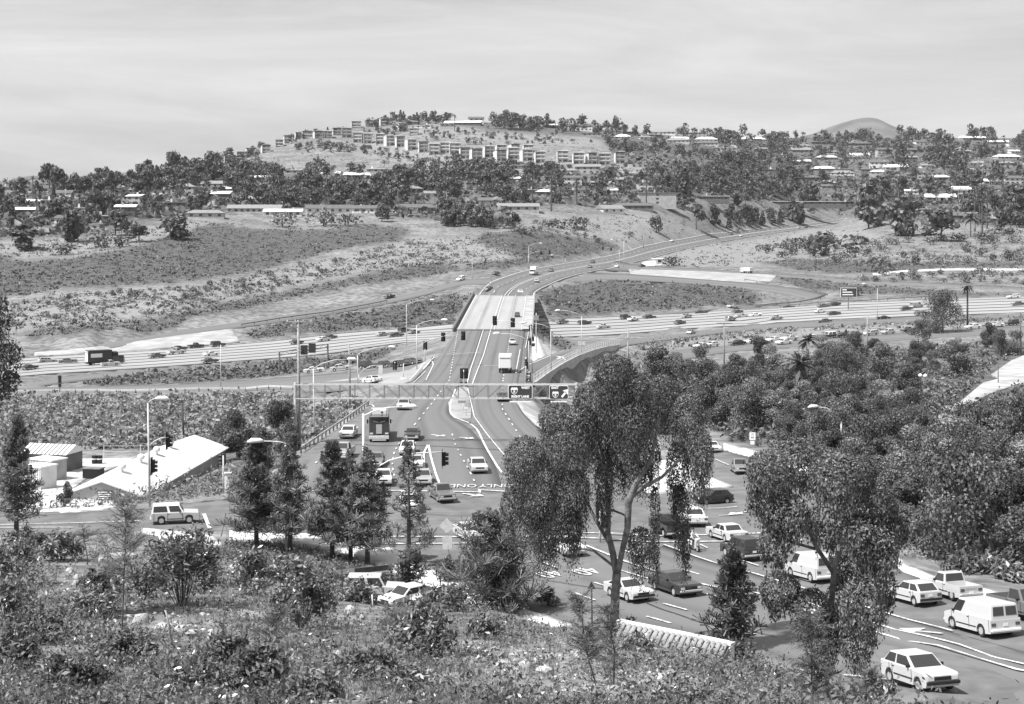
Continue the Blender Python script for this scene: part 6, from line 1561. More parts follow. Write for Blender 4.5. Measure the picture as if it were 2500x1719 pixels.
def post(name, label, cat, base, top, Y=None, r=(.11, .07), m='metal', arms=(), signals=(), group=None, plates=()):
    """base (px,py,z) or (px,py) with Y; arms: [(from px,py, to px,py, lamp?)]; signals: [(px,py,yaw,plate)]"""
    if Y is None: B = Vector(PZ(*base)) if len(base) == 3 else G(*base)
    else: B = at(base[0], base[1], Y)
    B.z = min(B.z, z_at(B.x, B.y)+.3) if Y is None else B.z
    Y = B.y; t = thing(name, label, cat, B, 0, group); T = at(top[0], top[1], Y)-B
    MB().tube([(0, 0, -.6), (T.x*.5, 0, T.z*.5), tuple(T)], [r[0], (r[0]+r[1])/2, r[1]], 8).build('pole', MT[m], t, True)
    for a in arms:
        p = at(a[0], a[1], Y)-B; q = at(a[2], a[3], Y)-B; d = q-p
        c1 = p+Vector((d.x*.25, 0, d.z*.55)); c2 = p+Vector((d.x*.6, 0, d.z*.92))
        MB().tube([p, c1, c2, q], [.06, .055, .05, .04], 6).build('arm', MT[m], t, True)
        if len(a) > 4 and a[4]: inst('lamp_head', LHEAD, t, q-Vector((.1 if d.x > 0 else -.1, 0, 0)), 0 if d.x > 0 else PI, 1.5)
    for s in signals: sig(t, at(s[0], s[1], Y+(.25 if len(s) < 5 else s[4])), s[2], s[3])
    for pl in plates:
        inst('plate', MB().box((0, 0, 0), (pl[2], .05, pl[3])).mesh('plate', MT[pl[4]]), t, at(pl[0], pl[1], Y-.2)-B)
    return t
N_, S_, E_, W_ = PI/2, -PI/2, 0.0, PI
P = lambda *a, **k: post('street_lamp', a[0], 'street lamp', *a[1:], **k)
Q = lambda *a, **k: post('traffic_signal', a[0], 'traffic signal', *a[1:], **k)
Q('tall street lamp with a signal arm over the left side street by the metal building', (366,1236,-.1), (361,985), arms=((361,985,386,973,1), (364,1090,411,1068,0)), signals=((410,1076,E_,True), (373,1138,E_,True)), r=(.12, .08))
P('lamp whose pale head shows between the left pines', (699,1345,.1), (697,1082), arms=((697,1082,636,1077,1),))
Q('white lamp post in front of the cab over truck, its head over the lanes', (888,1290,0), (887,1010), arms=((887,1016,990,993,1), (905,1150,1085,1103,0)), signals=((1083,1120,E_,True), ), m='white', r=(.13, .09))
P('tall lamp over the bank just left of the bridge', (993,856,-7), (992,744), arms=((992,744,1052,732,1),))
Q('lamp post with a long signal arm at the left end of the bridge', (1018,904,-.8), (1017,794), arms=((1017,794,1080,781,1), (1018,846,1130,818,0)), signals=((1131,820,S_,True), (1082,823,S_,True)))
P('lamp between the two utility poles over the left ramp', (874,938,-2.4), (873,865), arms=((873,865,952,847,1),))
P('tall slim lamp over the scrub by the left guard rail', (768,1060), (765,900), arms=((765,900,852,877,1),))
Q('post with a black signal and sign plate on the ramp island', (964,905,-1.4), (964,884), signals=((964,893,S_,True),), plates=((1026,876,.9,.35,'grey'),))
post('sign_post', 'low post with a white one way plate on the ramp island', 'sign', (985,930,-.9), (985,888), plates=((985,924,1.1,.42,'white'),))
post('sign_post', 'curved arm post with a grey plate over the ramp queue', 'sign', (876,936,-2.5), (876,914), arms=((876,914,928,891,0),), plates=((929,904,.8,1.9,'metal'),))
Q('short signal post on the left corner of the bridge', (1038,882,-.3), (1038,840), signals=((1038,844,S_,True),))
Q('signal mast at the right corner of the bridge reaching over the lanes', (1300,908,0), (1296,795), arms=((1296,800,1208,783,0),), signals=((1208,783,S_,True), (1252,788,S_,True), (1297,801,W_,True), (1294,834,W_,True)), plates=((1302,842,.6,.6,'black'), (1302,828,.35,.9,'black')))
post('sign_post', 'post with a pale diamond warning plate beside the bridge', 'sign', (1309,860,-.2), (1309,764), plates=((1309,776,1.1,1.1,'grey'),))
Q('signal on a short post beside the white triangle island', (1284,936,0), (1284,872), signals=((1284,884,S_,False), (1287,892,W_,False)))
P('lamp leaning over the bridge from its right end', (1345,910,-1.5), (1345,803), arms=((1345,803,1283,788,1),))
P('lamp arching over the avenue beside the box truck', (1291,908,0), (1291,832), arms=((1291,832,1218,814,1),))
P('lamp by the freeway wall right of the bridge', (1420,870,-4), (1420,772), arms=((1420,772,1366,758,1),))
post('sign_post', 'post with a grey rectangular sign back on the loop entry', 'sign', (1420,866,-4), (1420,838), plates=((1420,838,1.6,.9,'metal'),))
P('tall lamp at the far junction of the climb', (1523,655), (1523,587), arms=((1523,587,1496,585,1),))
Q('far signal mast with two heads at the loop junction', (1512,658), (1512,610), arms=((1512,618,1478,604,0),), signals=((1472,606,S_,True), (1492,608,S_,True)))
Q('far signal mast with two heads left of the curve', (1289,652), (1290,622), arms=((1290,622,1335,612,0),), signals=((1321,618,S_,True), (1342,616,S_,True)))
P('small lamp left of the curve beyond the bridge', (1290,655), (1291,601), arms=((1291,601,1318,594,1),))
P('small lamp right of the curve under the dark bank', (1380,645), (1380,631), arms=((1380,631,1350,623,1),))
P('lamp curving out of the trees over the side street', (2053,1140), (2054,1030), arms=((2054,1030,1994,993,1),), r=(.12, .09))
Q('signal arm reaching out of the trees beside the side street', (2044,1150), (2040,1117), arms=((2040,1117,1972,1070,0),), signals=((1961,1067,W_,True),))
P('lamp beside the freeway sign on the right', (2142,780), (2142,704), arms=((2142,704,2112,693,1),))
P('slim lamp at the left bank of the bridge approach', (1153,680), (1153,640))
P('lamp on the left ramp by the long guard rail', (539,946,-7), (539,842))
Q('signal seen through the foliage of the pepper tree with sign plates above', (1608,1195,-.7), (1606,1085), signals=((1609,1113,W_,True),), plates=((1600,1082,1.1,.28,'white'), (1600,1090,1.1,.28,'white'), (1600,1098,1.1,.28,'white')))
Q('signal post standing before the pepper tree trunk', (1465,1330,0), (1465,1235), signals=((1460,1250,E_,False), (1472,1272,E_,False)))
Q('signal post with white utility box behind the metal building', (546,1204,-.6), (545,1112), signals=((545,1122,W_,False),))
sg = post('speed_limit_sign', 'white speed limit sign reading 40 on the side street sidewalk', 'sign', (1840,1110,-2.4), (1837,1058), r=(.04, .04), plates=((1837,1065,.75,.95,'signw'), (1837,1081,.5,.45,'signw')))
for s, y, sz in (('SPEED', 1059.2, .15), ('LIMIT', 1062.4, .15), ('40', 1068.2, .42)):
    inst('lettering', text_mesh(s, sz, MT['black']), sg, at(1837, y, sg.location.y-.24)-sg.location).rotation_euler = (PI/2, 0, 0)
post('sign_post', 'pale diamond sign seen from behind with a plate under it beside the near kerb', 'sign', (1098,1400,.1), (1091,1268), r=(.05, .05), plates=((1092,1325,.75,1.0,'metal'),))
dg = bpy.data.objects[[o.name for o in sc.objects if o.get('label', '').startswith('pale diamond sign seen')][0]]
o = inst('diamond_plate', MB().box((0, 0, 0), (.85, .04, .85)).mesh('diamond_plate', MT['metal']), dg, at(1091,1284,dg.location.y-.1)-dg.location); o.rotation_euler = (0, PI/4, 0)
ts = post('sign_post', 'small dark triangular sign on a post before the white fastback', 'sign', (1446,1545,.9), (1444,1424), Y=88, r=(.05, .05), m='metal_dark')
mbt = MB(); mbt.v = [(-.25, -.02, 0), (.25, -.02, 0), (0, -.02, .46), (-.25, .02, 0), (.25, .02, 0), (0, .02, .46)]; mbt.f = [(0, 1, 2), (5, 4, 3), (0, 3, 4, 1), (1, 4, 5, 2), (2, 5, 3, 0)]
inst('triangle_plate', mbt.mesh('triangle_plate', MT['metal_dark']), ts, at(1444,1438,87.9)-ts.location)
post('sign_post', 'black signal back seen from the left ramp entry beside the guard rail', 'sign', (146,962), (146,918), plates=((146,926,.7,1.6,'black'), (146,941,.6,.7,'black')), m='metal_dark')
# utility poles -----------------------------------------------------------------------------------
def upole(label, base, top, bars, m='wood', r=.17, Y=None):
    B = (Vector(PZ(*base)) if len(base) == 3 else G(*base)) if Y is None else at(base[0], base[1], Y)
    t = thing('utility_pole', label, 'utility pole', B); T = at(top[0], top[1], B.y)-B
    MB().tube([(0, 0, -1), (T.x*.5, 0, T.z*.5), tuple(T)], [r*1.15, r, r*.75], 9).build('pole', MT[m], t, True)
    for (x0, x1, y) in bars:
        a = at(x0, y, B.y-.15)-B; b = at(x1, y, B.y-.15)-B
        MB().bar(a, b, .1, .14).build('cross_arm', MT[m], t)
        c = (a+b)/2
        for s in (-1, 1): MB().bar(c+Vector((s*(b-a).length*.28, 0, -.05)), c+Vector((s*.1, 0, -.7)), .04).build('brace', MT[m], t)
        for k in range(4): MB().tube([(0, 0, 0), (0, 0, .2)], .05, 6).build('insulator', MT['white'], t, loc=a+(b-a)*(.04+.92*k/3)+Vector((0, 0, .07)))
    return t
upole('tall pale wooden utility pole left of the truss gantry', (731,1083,-.1), (728,782), ((699,762,786),), r=.19)
upole('wooden utility pole standing behind the truss over the left ramp', (855,992,-1.6), (852,840), ((826,880,866),), r=.16)
upole('wooden utility pole above the pepper tree with a cross arm', (1531,945,-7.2), (1534,806), ((1510,1561,826),), r=.2)
upole('utility pole by the left end of the parked row', (1768,902), (1768,784), ((1750,1788,789),), r=.17)
upole('pale utility pole in front of the parked row', (2117,872), (2118,768), (), r=.18)
upole('short dark pole with a cross arm behind the metal building', (449,1072), (444,976), ((434,454,978),), 'wood_dark', .14)
upole('utility pole at the right edge above the driveway', (2493,850), (2491,780), (), 'wood_dark', .15)
upole('thin dark pole beside the gravel driveway', (2437,935), (2437,885), (), 'wood_dark', .08)
upole('utility pole among the trees at the far left', (27,520), (27,470), ((20,34,474),), 'wood_dark', .2)
upole('utility pole in the middle of the far woods', (1004,498), (1004,455), ((998,1010,458),), 'wood_dark', .2)
upole('utility pole in front of the houses in the far woods', (1091,505), (1090,468), ((1084,1096,470),), 'wood', .2)
upole('utility pole on the green slope right of the avenue', (1571,605), (1571,575), (), 'wood', .2)
# truss gantry over the avenue with the two big signs ----------------------------------------------
GYY = 183.0; gz0 = at(0, 972, GYY).z; gz1 = at(0, 938.5, GYY).z; gx0 = at(733, 950, GYY).x; gx1 = at(1402, 950, GYY).x
gan = thing('sign_gantry', 'long steel truss gantry spanning the avenue', 'gantry', (gx0-.6, GYY, 0)); o0 = gan.location
MB().tube([(0, 0, -1.2), (0, 0, gz1+.2)], [.22, .2], 10).build('post', MT['metal'], gan); MB().tube([(gx1-gx0+.9, 0, -1.2), (gx1-gx0+.9, 0, gz1+.2)], [.22, .2], 10).build('post', MT['metal'], gan)
Lg = gx1-gx0+.9; n = 19; st_ = Lg/n; vert = MB().box((0, 0, 0), (.07, .07, gz1-gz0)).mesh('brace', MT['grey']); dm = {}
MT['truss'] = mat('truss_steel', .12, .5, .2, 2, spec=.4)
vert.materials.clear(); vert.materials.append(MT['truss'])
for y in (-.55, .55):
    for z in (gz0, gz1): MB().bar((0, y, z), (Lg, y, z), .12).build('chord', MT['metal'], gan)
    dgm = MB().bar((-st_/2, 0, (gz1-gz0)/2), (st_/2, 0, -(gz1-gz0)/2), .06).mesh('brace', MT['truss'])
    dgr = MB().bar((-st_/2, 0, -(gz1-gz0)/2), (st_/2, 0, (gz1-gz0)/2), .06).mesh('brace', MT['truss'])
    for k in range(n):
        inst('brace', vert, gan, (k*st_+.02, y, (gz0+gz1)/2)); inst('brace', dgm if k < n*.62 else dgr, gan, (k*st_+st_/2, y, (gz0+gz1)/2))
for k in range(n+1):
    for z in (gz0, gz1): inst('strut', MB().bar((0, -.55, 0), (0, .55, 0), .05).mesh('strut', MT['truss']), gan, (k*st_, 0, z))
def shield(t, c, s):
    """interstate shield, white outline with a dark field and the number 8"""
    out_ = [(-.46,.42),(-.30,.50),(-.15,.45),(0,.50),(.15,.45),(.30,.50),(.46,.42),(.50,.15),(.42,-.18),(.22,-.42),(0,-.55),(-.22,-.42),(-.42,-.18),(-.50,.15)]
    def pl(pts, y, m, nm):
        mb = MB(); mb.v = [(x*s, y, z*s) for x, z in pts]; mb.f = [tuple(range(len(pts)))]; return mb.build(nm, MT[m], t, loc=c)
    pl(out_, 0, 'signw', 'shield'); pl([(x*.84, .15+(z-.15)*.84 if z < .2 else .17) for x, z in out_ if z <= .2], -.012, 'sign', 'shield_field')
    o = inst('shield_number', text_mesh('8', .62*s, MT['signw'], bold=.01*s), t, Vector(c)+Vector((0, -.024, -.12*s))); o.rotation_euler = (PI/2, 0, 0)
def hsign(name, label, px, py, wpx, hpx, Y, texts, sh, arrow_=None):
    C = at(px, py, Y); k = Y/F; w_, h_ = wpx*k, hpx*k
    t = thing(name, label, 'sign', C)
    def rr(a, b, y, m, nm):
        r = min(a, b)*.12; p = []
        for cx, cz, a0 in ((a/2-r, b/2-r, 0), (-a/2+r, b/2-r, PI/2), (-a/2+r, -b/2+r, PI), (a/2-r, -b/2+r, 1.5*PI)): p += arc(cx, cz, r, a0, a0+PI/2, 4)
        mb = MB(); nn = len(p); mb.v = [(x, y-.02, z) for x, z in p]+[(x, y+.02, z) for x, z in p]; mb.f = [tuple(range(nn))[::-1], tuple(range(nn, 2*nn))]+[(i, (i+1) % nn, nn+(i+1) % nn, nn+i) for i in range(nn)]
        me = mb.mesh(nm, MT[m]); bm = bmesh.new(); bm.from_mesh(me); bmesh.ops.recalc_face_normals(bm, faces=bm.faces[:]); bm.to_mesh(me); bm.free()
        return inst(nm, me, t)
    rr(w_, h_, 0, 'signw', 'border'); rr(w_*.95, h_*.92, -.02, 'sign', 'panel')
    for s, x, z, sz in texts: inst('lettering', text_mesh(s, sz*h_*1.12, MT['signw'], bold=.012*h_), t, (x*w_, -.06, z*h_)).rotation_euler = (PI/2, 0, 0)
    shield(t, (sh[0]*w_, -.06, sh[1]*h_), sh[2]*h_)
    if arrow_:
        a = Vector((arrow_[0]*w_, -.06, arrow_[1]*h_)); L_ = arrow_[2]*h_; mb = MB(); d = Vector((.62, 0, .78)); nrm = Vector((.78, 0, -.62)); tip = a+d*L_; 
        mb.quad(a-nrm*L_*.1, a+nrm*L_*.1, a+d*L_*.62+nrm*L_*.1, a+d*L_*.62-nrm*L_*.1); mb.tri(a+d*L_*.55-nrm*L_*.34, a+d*L_*.55+nrm*L_*.34, tip); mb.build('arrow', MT['signw'], t)
    return t
hsign('highway_sign', 'dark highway sign reading WEST and RIGHT LANE with a shield 8', 1270, 957, 60, 34, GYY-.9, (('WEST', .22, .30, .21), ('RIGHT LANE', 0, -.33, .2)), (-.24, .08, .50))
hsign('highway_sign', 'dark highway sign reading EAST with a shield 8 and a slanting arrow', 1364, 958, 47, 34, GYY-.9, (('EAST', -.19, .33, .21),), (-.17, -.16, .46), (.16, -.34, .75))
s3 = hsign('highway_sign', 'small upright highway sign reading EAST with a shield and arrow above the big signs', 1289, 920, 15.5, 29, 252, (('EAST', 0, .37, .15),), (0, .02, .32), (-.1, -.42, .24))
MB().tube([(0, .06, 0), (0, .06, -s3.location.z-.3)], .07, 7).build('post', MT['metal'], s3)
for x in (1270, 1364): tag(MB().box((0, 0, 0), (2.6 if x < 1300 else 2.0, .3, .14)).build('sign_light', MT['white'], loc=at(x, 981, GYY-1.6)), 'white lamp strip under the %s highway sign' % ('RIGHT LANE' if x < 1300 else 'arrow'), 'sign lamp')
# small signs in the median island
post('sign_post', 'sign back on two thin posts in the median island under the truss', 'sign', (1138,1018,0), (1138,978), r=(.04, .04), plates=((1128,981,1.15,.36,'grey'),))
post('sign_post', 'short post with a white marker plate in the median island', 'sign', (1131,1002,0), (1131,985), r=(.04, .04), plates=((1138,996,.5,.25,'white'),))
inst('reflector', MB().tube([(0, 0, 0), (0, 0, .55)], [.3, .03], 4).mesh('reflector', MT['metal_dark']), thing('island_marker', 'small dark wedge marker at the tip of the median island', 'marker', tuple(PZ(1147,1036,.05))))
Q('pair of black signal heads above the truss left of the median', (1132,945,0), (1132,903), signals=((1129,912,S_,True), (1137,912,S_,True), (1127,941,S_,False), (1138,941,S_,False)))
# sign bridge on the left ramp
g2y = 330; g2 = thing('sign_gantry', 'small lattice sign bridge with dark sign panels over the left ramp', 'gantry', at(682, 958, g2y)); ob = g2.location
def l2(px, py, Y): return at(px, py, Y)-ob
MB().tube([(0, 0, -1), l2(682, 858, g2y)], .2, 8).build('post', MT['metal_dark'], g2); MB().tube([l2(800, 930, g2y+22), l2(800, 840, g2y+22)], .22, 8).build('post', MT['metal_dark'], g2)
a0, a1, b0, b1 = l2(682, 860, g2y), l2(682, 868, g2y), l2(800, 840, g2y+22), l2(800, 848, g2y+22)
for p, q in ((a0, b0), (a1, b1)): MB().bar(p, q, .14).build('chord', MT['metal_dark'], g2)
for k in range(10):
    t0, t1 = k/10, (k+1)/10; p = (a0 if k % 2 else a1); q = (b1 if k % 2 else b0); MB().bar(p+((b0 if k % 2 else b1)-p)*t0, (a1 if k % 2 else a0)+(q-(a1 if k % 2 else a0))*t1, .07).build('brace', MT['metal_dark'], g2)
for x0, x1, y0, y1 in ((734, 751, 843, 866), (753, 771, 838, 862)):
    c = l2((x0+x1)/2, (y0+y1)/2, g2y+10); inst('sign_panel', MB().box((0, 0, 0), (1.65, .08, 2.2)).mesh('sign_panel', MT['sign']), g2, c, .2)
# freeway sign at the right
fs = thing('highway_sign', 'dark green freeway sign with rows of white lettering beside the loop', 'sign', G(2071, 756)); Yf = fs.location.y
MB().tube([(0, 0, -.5), at(2071, 715, Yf)-fs.location], .2, 8).build('post', MT['metal_dark'], fs)
c = at(2072, 714, Yf-.4)-fs.location; MB().box((0, 0, 0), (5.6, .12, 3.1)).build('panel', MT['sign'], fs, loc=c); MB().box((0, 0, 0), (5.9, .06, 3.4)).build('border', MT['signw'], fs, loc=c+Vector((0, .1, 0)))
for z, L_ in ((.95, 1.6), (.1, 3.6), (-.8, 3.9)):
    MB().box((0, 0, 0), (L_, .02, .38)).build('lettering_row', MT['signw'], fs, loc=c+Vector((-2.3+L_/2, -.075, z)))
MB().box((0, 0, 0), (.8, .06, 2.2)).build('side_plate', MT['signw'], fs, loc=at(2089, 716, Yf-.4)-fs.location)
# retaining wall with railing on the right ramp -----------------------------------------------------
rw = thing('retaining_wall', 'dark stained concrete retaining wall with a pale railing below the right ramp', 'wall', tuple(PZ(1302, 936, 0))); R0 = rw.location
top = [Vector(PZ(*p)) for p in ((1302,937,-.1),(1340,910,-1.1),(1376,887,-2.3),(1412,869,-3.2),(1448,856,-4.1),(1480,848,-4.8),(1512,843,-5.4))]; mb = MB()
for a, b in zip(top[:-1], top[1:]):
    za, zb = z_at(a.x, a.y), z_at(b.x, b.y); lo = lambda p: min(-5.5, -2.9-(p.y-250)*.055)
    A, B = a-R0, b-R0; n_ = Vector(((b-a).y, -(b-a).x, 0)).normalized()*.35
    for s in (0, 1): pass
    Az, Bz = A+Vector((0, 0, .25)), B+Vector((0, 0, .25)); Al, Bl = Vector((A.x, A.y, -9.5-R0.z)), Vector((B.x, B.y, -9.5-R0.z))
    mb.quad(Al+n_, Bl+n_, Bz+n_, Az+n_); mb.quad(Az+n_, Bz+n_, Bz-n_*.2, Az-n_*.2)
mb.build('wall', mat('wall_concrete', .40, .9, .52, .3, 6, coords='w', g3=.34, scale2=.8), rw)
rl = resample(top, 2.6); m1 = MB()
for h in (.5, 1.0, 1.6):
    for a, b in zip(rl[:-1], rl[1:]): m1.bar(a-R0+Vector((0, 0, h)), b-R0+Vector((0, 0, h)), .06)
m1.build('rail', MT['white'], rw); pm = MB().box((0, 0, .8), (.08, .08, 1.7)).mesh('post', MT['white'])
for p in rl: inst('post', pm, rw, p-R0)
# metal building, sheds and yard -------------------------------------------------------------------
MT['tin'] = mat('pale_sheet_metal', .46, .5, .6, .25, spec=.5); MT['tinw'] = mat('sheet_metal_wall', .26, .6, .34, .6, spec=.4)
ax = Vector((2.3, 33, 0)); Lb = ax.length; ang = math.atan2(ax.y, ax.x)-PI/2; nb = Vector((-42.2, 152, 0)); hw = 4.1; ze, zr, zg = -.75, .68, -4.6
mbld = thing('metal_building', 'long metal building with bright white gabled roof left of the avenue', 'building', tuple(nb), ang)
w_ = MB(); w_.v = [(-hw,0,zg),(hw,0,zg),(hw,Lb,zg),(-hw,Lb,zg),(-hw,0,ze),(hw,0,ze),(hw,Lb,ze),(-hw,Lb,ze),(0,0,zr-.05),(0,Lb,zr-.05)]
w_.f = [(0,1,5,8,4),(2,3,7,9,6),(1,2,6,5),(3,0,4,7)]; w_.build('wall', MT['tinw'], mbld)
r_ = MB(); e = .35; zz = ze-.1
for s in (-1, 1):
    q = [(s*(hw+e), -e, zz), (s*(hw+e), Lb+e, zz), (0, Lb+e, zr), (0, -e, zr)]
    if s < 0: q = q[::-1]
    r_.quad(*q); r_.quad(*[(x, y, z-.12) for x, y, z in q[::-1]])
    r_.quad((s*(hw+e), -e, zz-.12), (s*(hw+e), -e, zz), (0, -e, zr), (0, -e, zr-.12)); r_.quad((s*(hw+e), -e, zz-.12), (s*(hw+e), Lb+e, zz-.12), (s*(hw+e), Lb+e, zz), (s*(hw+e), -e, zz))
r_.build('roof', MT['tin'], mbld)
seam = MB().bar((hw+e, 0, zz+.03), (0, 0, zr+.03), .03, .03).mesh('roof_seam', MT['tin'])
for k in range(1, 26): inst('roof_seam', seam, mbld, (0, Lb*k/26, 0))
vm = MB().tube([(0, 0, 0), (0, 0, .4)], .14, 8).tube([(0, 0, .35), (0, 0, .45), (0, 0, .7), (0, 0, .95), (0, 0, 1.02)], [.2, .38, .44, .3, .05], 10).mesh('roof_vent', MT['white'], True)
for k in (.14, .33, .50, .66): inst('roof_vent', vm, mbld, (.15, Lb*k+1, zr-.1))
lv = inst('louver', MB().box((0, 0, 0), (1.5, .06, 1.15)).mesh('louver', MT['black']), mbld, (.25, -.04, -.95))
sl_ = MB().box((0, 0, 0), (1.4, .08, .1)).mesh('slat', MT['white'])
for k in range(5): inst('slat', sl_, lv, (0, -.03, -.44+.22*k))
def shed(name, label, px0, px1, py, wd, dp, h, roof, wall, yaw, gable=.5, ribs=0):
    g = G((px0+px1)/2, py); t = thing(name, label, 'shed', g, yaw)
    MB().box((0, dp/2, h/2-.2), (wd, dp, h+.4)).build('wall', MT[wall], t); m_ = MB()
    if gable:
        a = wd/2+.3; b0_, b1_ = -.3, dp+.3; m_.v = [(-a, b0_, h), (a, b0_, h), (a, b1_, h), (-a, b1_, h), (-a, dp/2, h+gable*1.6), (a, dp/2, h+gable*1.6)]; m_.f = [(0, 1, 5, 4), (2, 3, 4, 5), (1, 2, 5), (3, 0, 4), (3, 2, 1, 0)]
    else: m_.box((0, dp/2, h+.08), (wd+.2, dp+.2, .16))
    m_.build('roof', MT[roof], t)
    if ribs:
        rm_ = MB().bar((0, -.3, h+.04), (0, dp/2, h+gable*1.6+.04), .12, .06).mesh('rib', MT['metal_dark'])
        for k in range(ribs): inst('rib', rm_, t, (-wd/2+wd*(k+.5)/ribs, 0, 0))
    else:
        rm_ = MB().box((0, -.03, h/2), (.12, .06, h-.1)).mesh('rib', MT['metal'])
        for k in range(8): inst('rib', rm_, t, (-wd/2+wd*(k+.5)/8, 0, 0))
    return t
shed('shed', 'small shed with a ribbed pale roof behind the storage containers', 55, 160, 1148, 5.8, 4.0, 2.0, 'white', 'wall_dark', -.25, .6, 10)
shed('storage_container', 'pale ribbed storage container in front of the small shed', 62, 135, 1172, 3.6, 2.4, 2.3, 'white', 'stucco_g', -.5, 0)
shed('storage_container', 'white ribbed storage container nearest the side street', 62, 95, 1196, 2.6, 2.4, 2.5, 'white', 'stucco', -.5, 0)
g = G(229, 1168); dmp = thing('dumpster', 'dark open dumpster on the pale yard', 'dumpster', g, -.2); MB().prism([(-1.1, -.7), (1.1, -.7), (1.0, .7), (-1.0, .7)], 0, 1.2).build('body', MT['black'], dmp); MB().box((0, 0, 1.25), (2.3, 1.5, .1)).build('lid', MT['metal_dark'], dmp)
drum = MB().tube([(0, 0, 0), (0, 0, .3), (0, 0, .32), (0, 0, .9)], [.3, .3, .32, .3], 12).mesh('drum', MT['black'])
for x, lab in ((231, 'left of two dark oil drums at the back of the yard'), (243, 'right of two dark oil drums at the back of the yard')):
    d_ = thing('oil_drum', lab, 'drum', G(x, 1133)); inst('body', drum, d_, (0, 0, 0), 0, 1.2); inst('band', MB().tube([(0, 0, .5), (0, 0, .62)], .325, 12).mesh('band', MT['white']), d_, (0, 0, 0), 0, 1.2)
cb = thing('utility_cabinet', 'white roadside utility cabinet behind the right corner of the metal building', 'cabinet', tuple(PZ(554, 1202, -.7))); MB().box((0, 0, .9), (.75, .6, 2.0)).build('body', MT['white'], cb, bevel=.03); MB().box((0, 0, 1.98), (.9, .75, .12)).build('cap', MT['white'], cb); MB().box((0, -.31, .9), (.6, .02, 1.7)).build('door', MT['white'], cb)
fe = thing('fence', 'thin wire fence with pale posts along the back of the yard', 'fence', G(44, 1138)); f0 = fe.location; fp = [G(44, 1138), G(120, 1131), G(220, 1127), G(365, 1127)]; fr = resample(fp, 5.5); m_ = MB()
for a, b in zip(fr[:-1], fr[1:]):
    for h in (.6, 1.3, 2.0): m_.bar(a-f0+Vector((0, 0, h)), b-f0+Vector((0, 0, h)), .03)
m_.build('wire', MT['metal'], fe); pm = MB().box((0, 0, 1), (.07, .07, 2.2)).mesh('post', MT['white'])
for p in fr: inst('post', pm, fe, p-f0)
sheet('concrete_slab', [(345,1297,.05),(430,1301,.05),(522,1312,.1),(542,1345,.2),(470,1337,.2),(375,1331,.2),(345,1316,.1)], MT['concrete'], .22, grid=1.5)
tr = thing('standin', 'low dark flat trailer in place of shadow and rail beside the parked white truck', 'standin', tuple(PZ(872, 1412, .4)), .45); MB().box((0, 0, .55), (3.2, 1.6, .12)).build('bed', MT['wood_dark'], tr); MB().box((1.0, -.8, .75), (3.0, .1, .45)).build('side_board', MT['wood_dark'], tr); MB().box((1.0, -.86, .5), (2.9, .04, .1)).build('edge', MT['white'], tr)  # made-up dark bed and board fill in for a shadow and a rail
tm_, rm_ = wheel_meshes(.3, .18)
for s in (-1, 1): inst('rim', rm_, inst('wheel', tm_, tr, (-.2, s*.9, .3)))
# tiled wall at the brow ---------------------------------------------------------------------------
TA = at(1506, 1521, 61.0); TB = at(1782, 1577, 57.5); td = TB-TA; Lt_ = td.length; yw = math.atan2(td.y, td.x)
tw = thing('tiled_wall', 'low wall capped with rows of curved roof tiles at the brow of the slope', 'wall', tuple(TA)); tw.rotation_euler = (0, -math.asin(td.z/Lt_), yw)
MB().box((Lt_/2, .18, -1.0), (Lt_, .3, 2.0)).build('wall', MT['stucco'], tw); MB().box((Lt_/2, .16, .05), (Lt_+.1, .34, .1)).build('cap', MT['stucco'], tw); MB().box((Lt_/2, .02, -.05), (Lt_, .06, .10)).build('painted_cap_shadow', MT['wood_dark'], tw)  # last dark strip is added under the cap to paint its shadow line
tv = []
for k in range(3):
    mb = MB(); r = .13; a0_ = -.02-.27*k; p = [(0, -.06-.3*k, a0_+.02), (0, -.06-.3*(k+1)-.04, a0_-.26)]
    n_ = 7
    for q, (x, y, z) in enumerate(p):
        for j in range(n_):
            an = PI*j/(n_-1); mb.v.append((x+math.cos(an)*r*(1.0 if q else .86), y, z+math.sin(an)*r*.8))
    for j in range(n_-1): mb.f.append((j, n_+j, n_+j+1, j+1))
    tv.append(mb.mesh('tile', MT['tile']))
nt_ = int(Lt_/.27)
for k in range(3):
    for j in range(nt_):
        o = inst('tile', tv[k], tw, (.13+j*.27+rnd.uniform(-.012, .012), 0, rnd.uniform(-.012, .012))); o.rotation_euler = (0, rnd.uniform(-.04, .04), rnd.uniform(-.05, .05))
ub = MB(); ub.quad((0, -.05, -.08), (0, -1.0, -.92), (Lt_, -1.0, -.92), (Lt_, -.05, -.08)); ub.build('underlay', MT['wood_dark'], tw)
# ---------------------------------------------------------------- trees of the middle ground
def mid_crown(seed, nb, h0, h1, rad, n, size, m, droop=None, aspect=1.5, bs=(.26, .46)):
    r = np.random.default_rng(seed); bl = crown_blobs(nb, h0, h1, rad, r, bs)
    P, N = blob_points(bl, n, r, .62, .2); V, Fq = leaf_quads(P, N, r.uniform(size*.6, size*1.3, n), aspect, droop, r)
    return mesh_np('crown', V, Fq, MT[m])
MID = [mid_crown(300+k, (18, 15, 20, 16, 14, 19)[k], .1, (6.5, 7.5, 6, 8, 5.5, 7)[k], (3.6, 2.9, 4.2, 2.8, 3.6, 3.2)[k], 8000, .18, ('fol_mid', 'fol_dark', 'fol_mid', 'fol_light', 'pepper', 'fol_dark')[k], None if k < 4 else .4) for k in range(6)]
MIDR = (3.6, 2.9, 4.2, 2.8, 3.6, 3.2); MIDH = (6.5, 7.5, 6, 8, 5.5, 7)
MIDT = trunk_mesh(3.2, .22, .13, 5, 2.0, .4, np.random.default_rng(6))
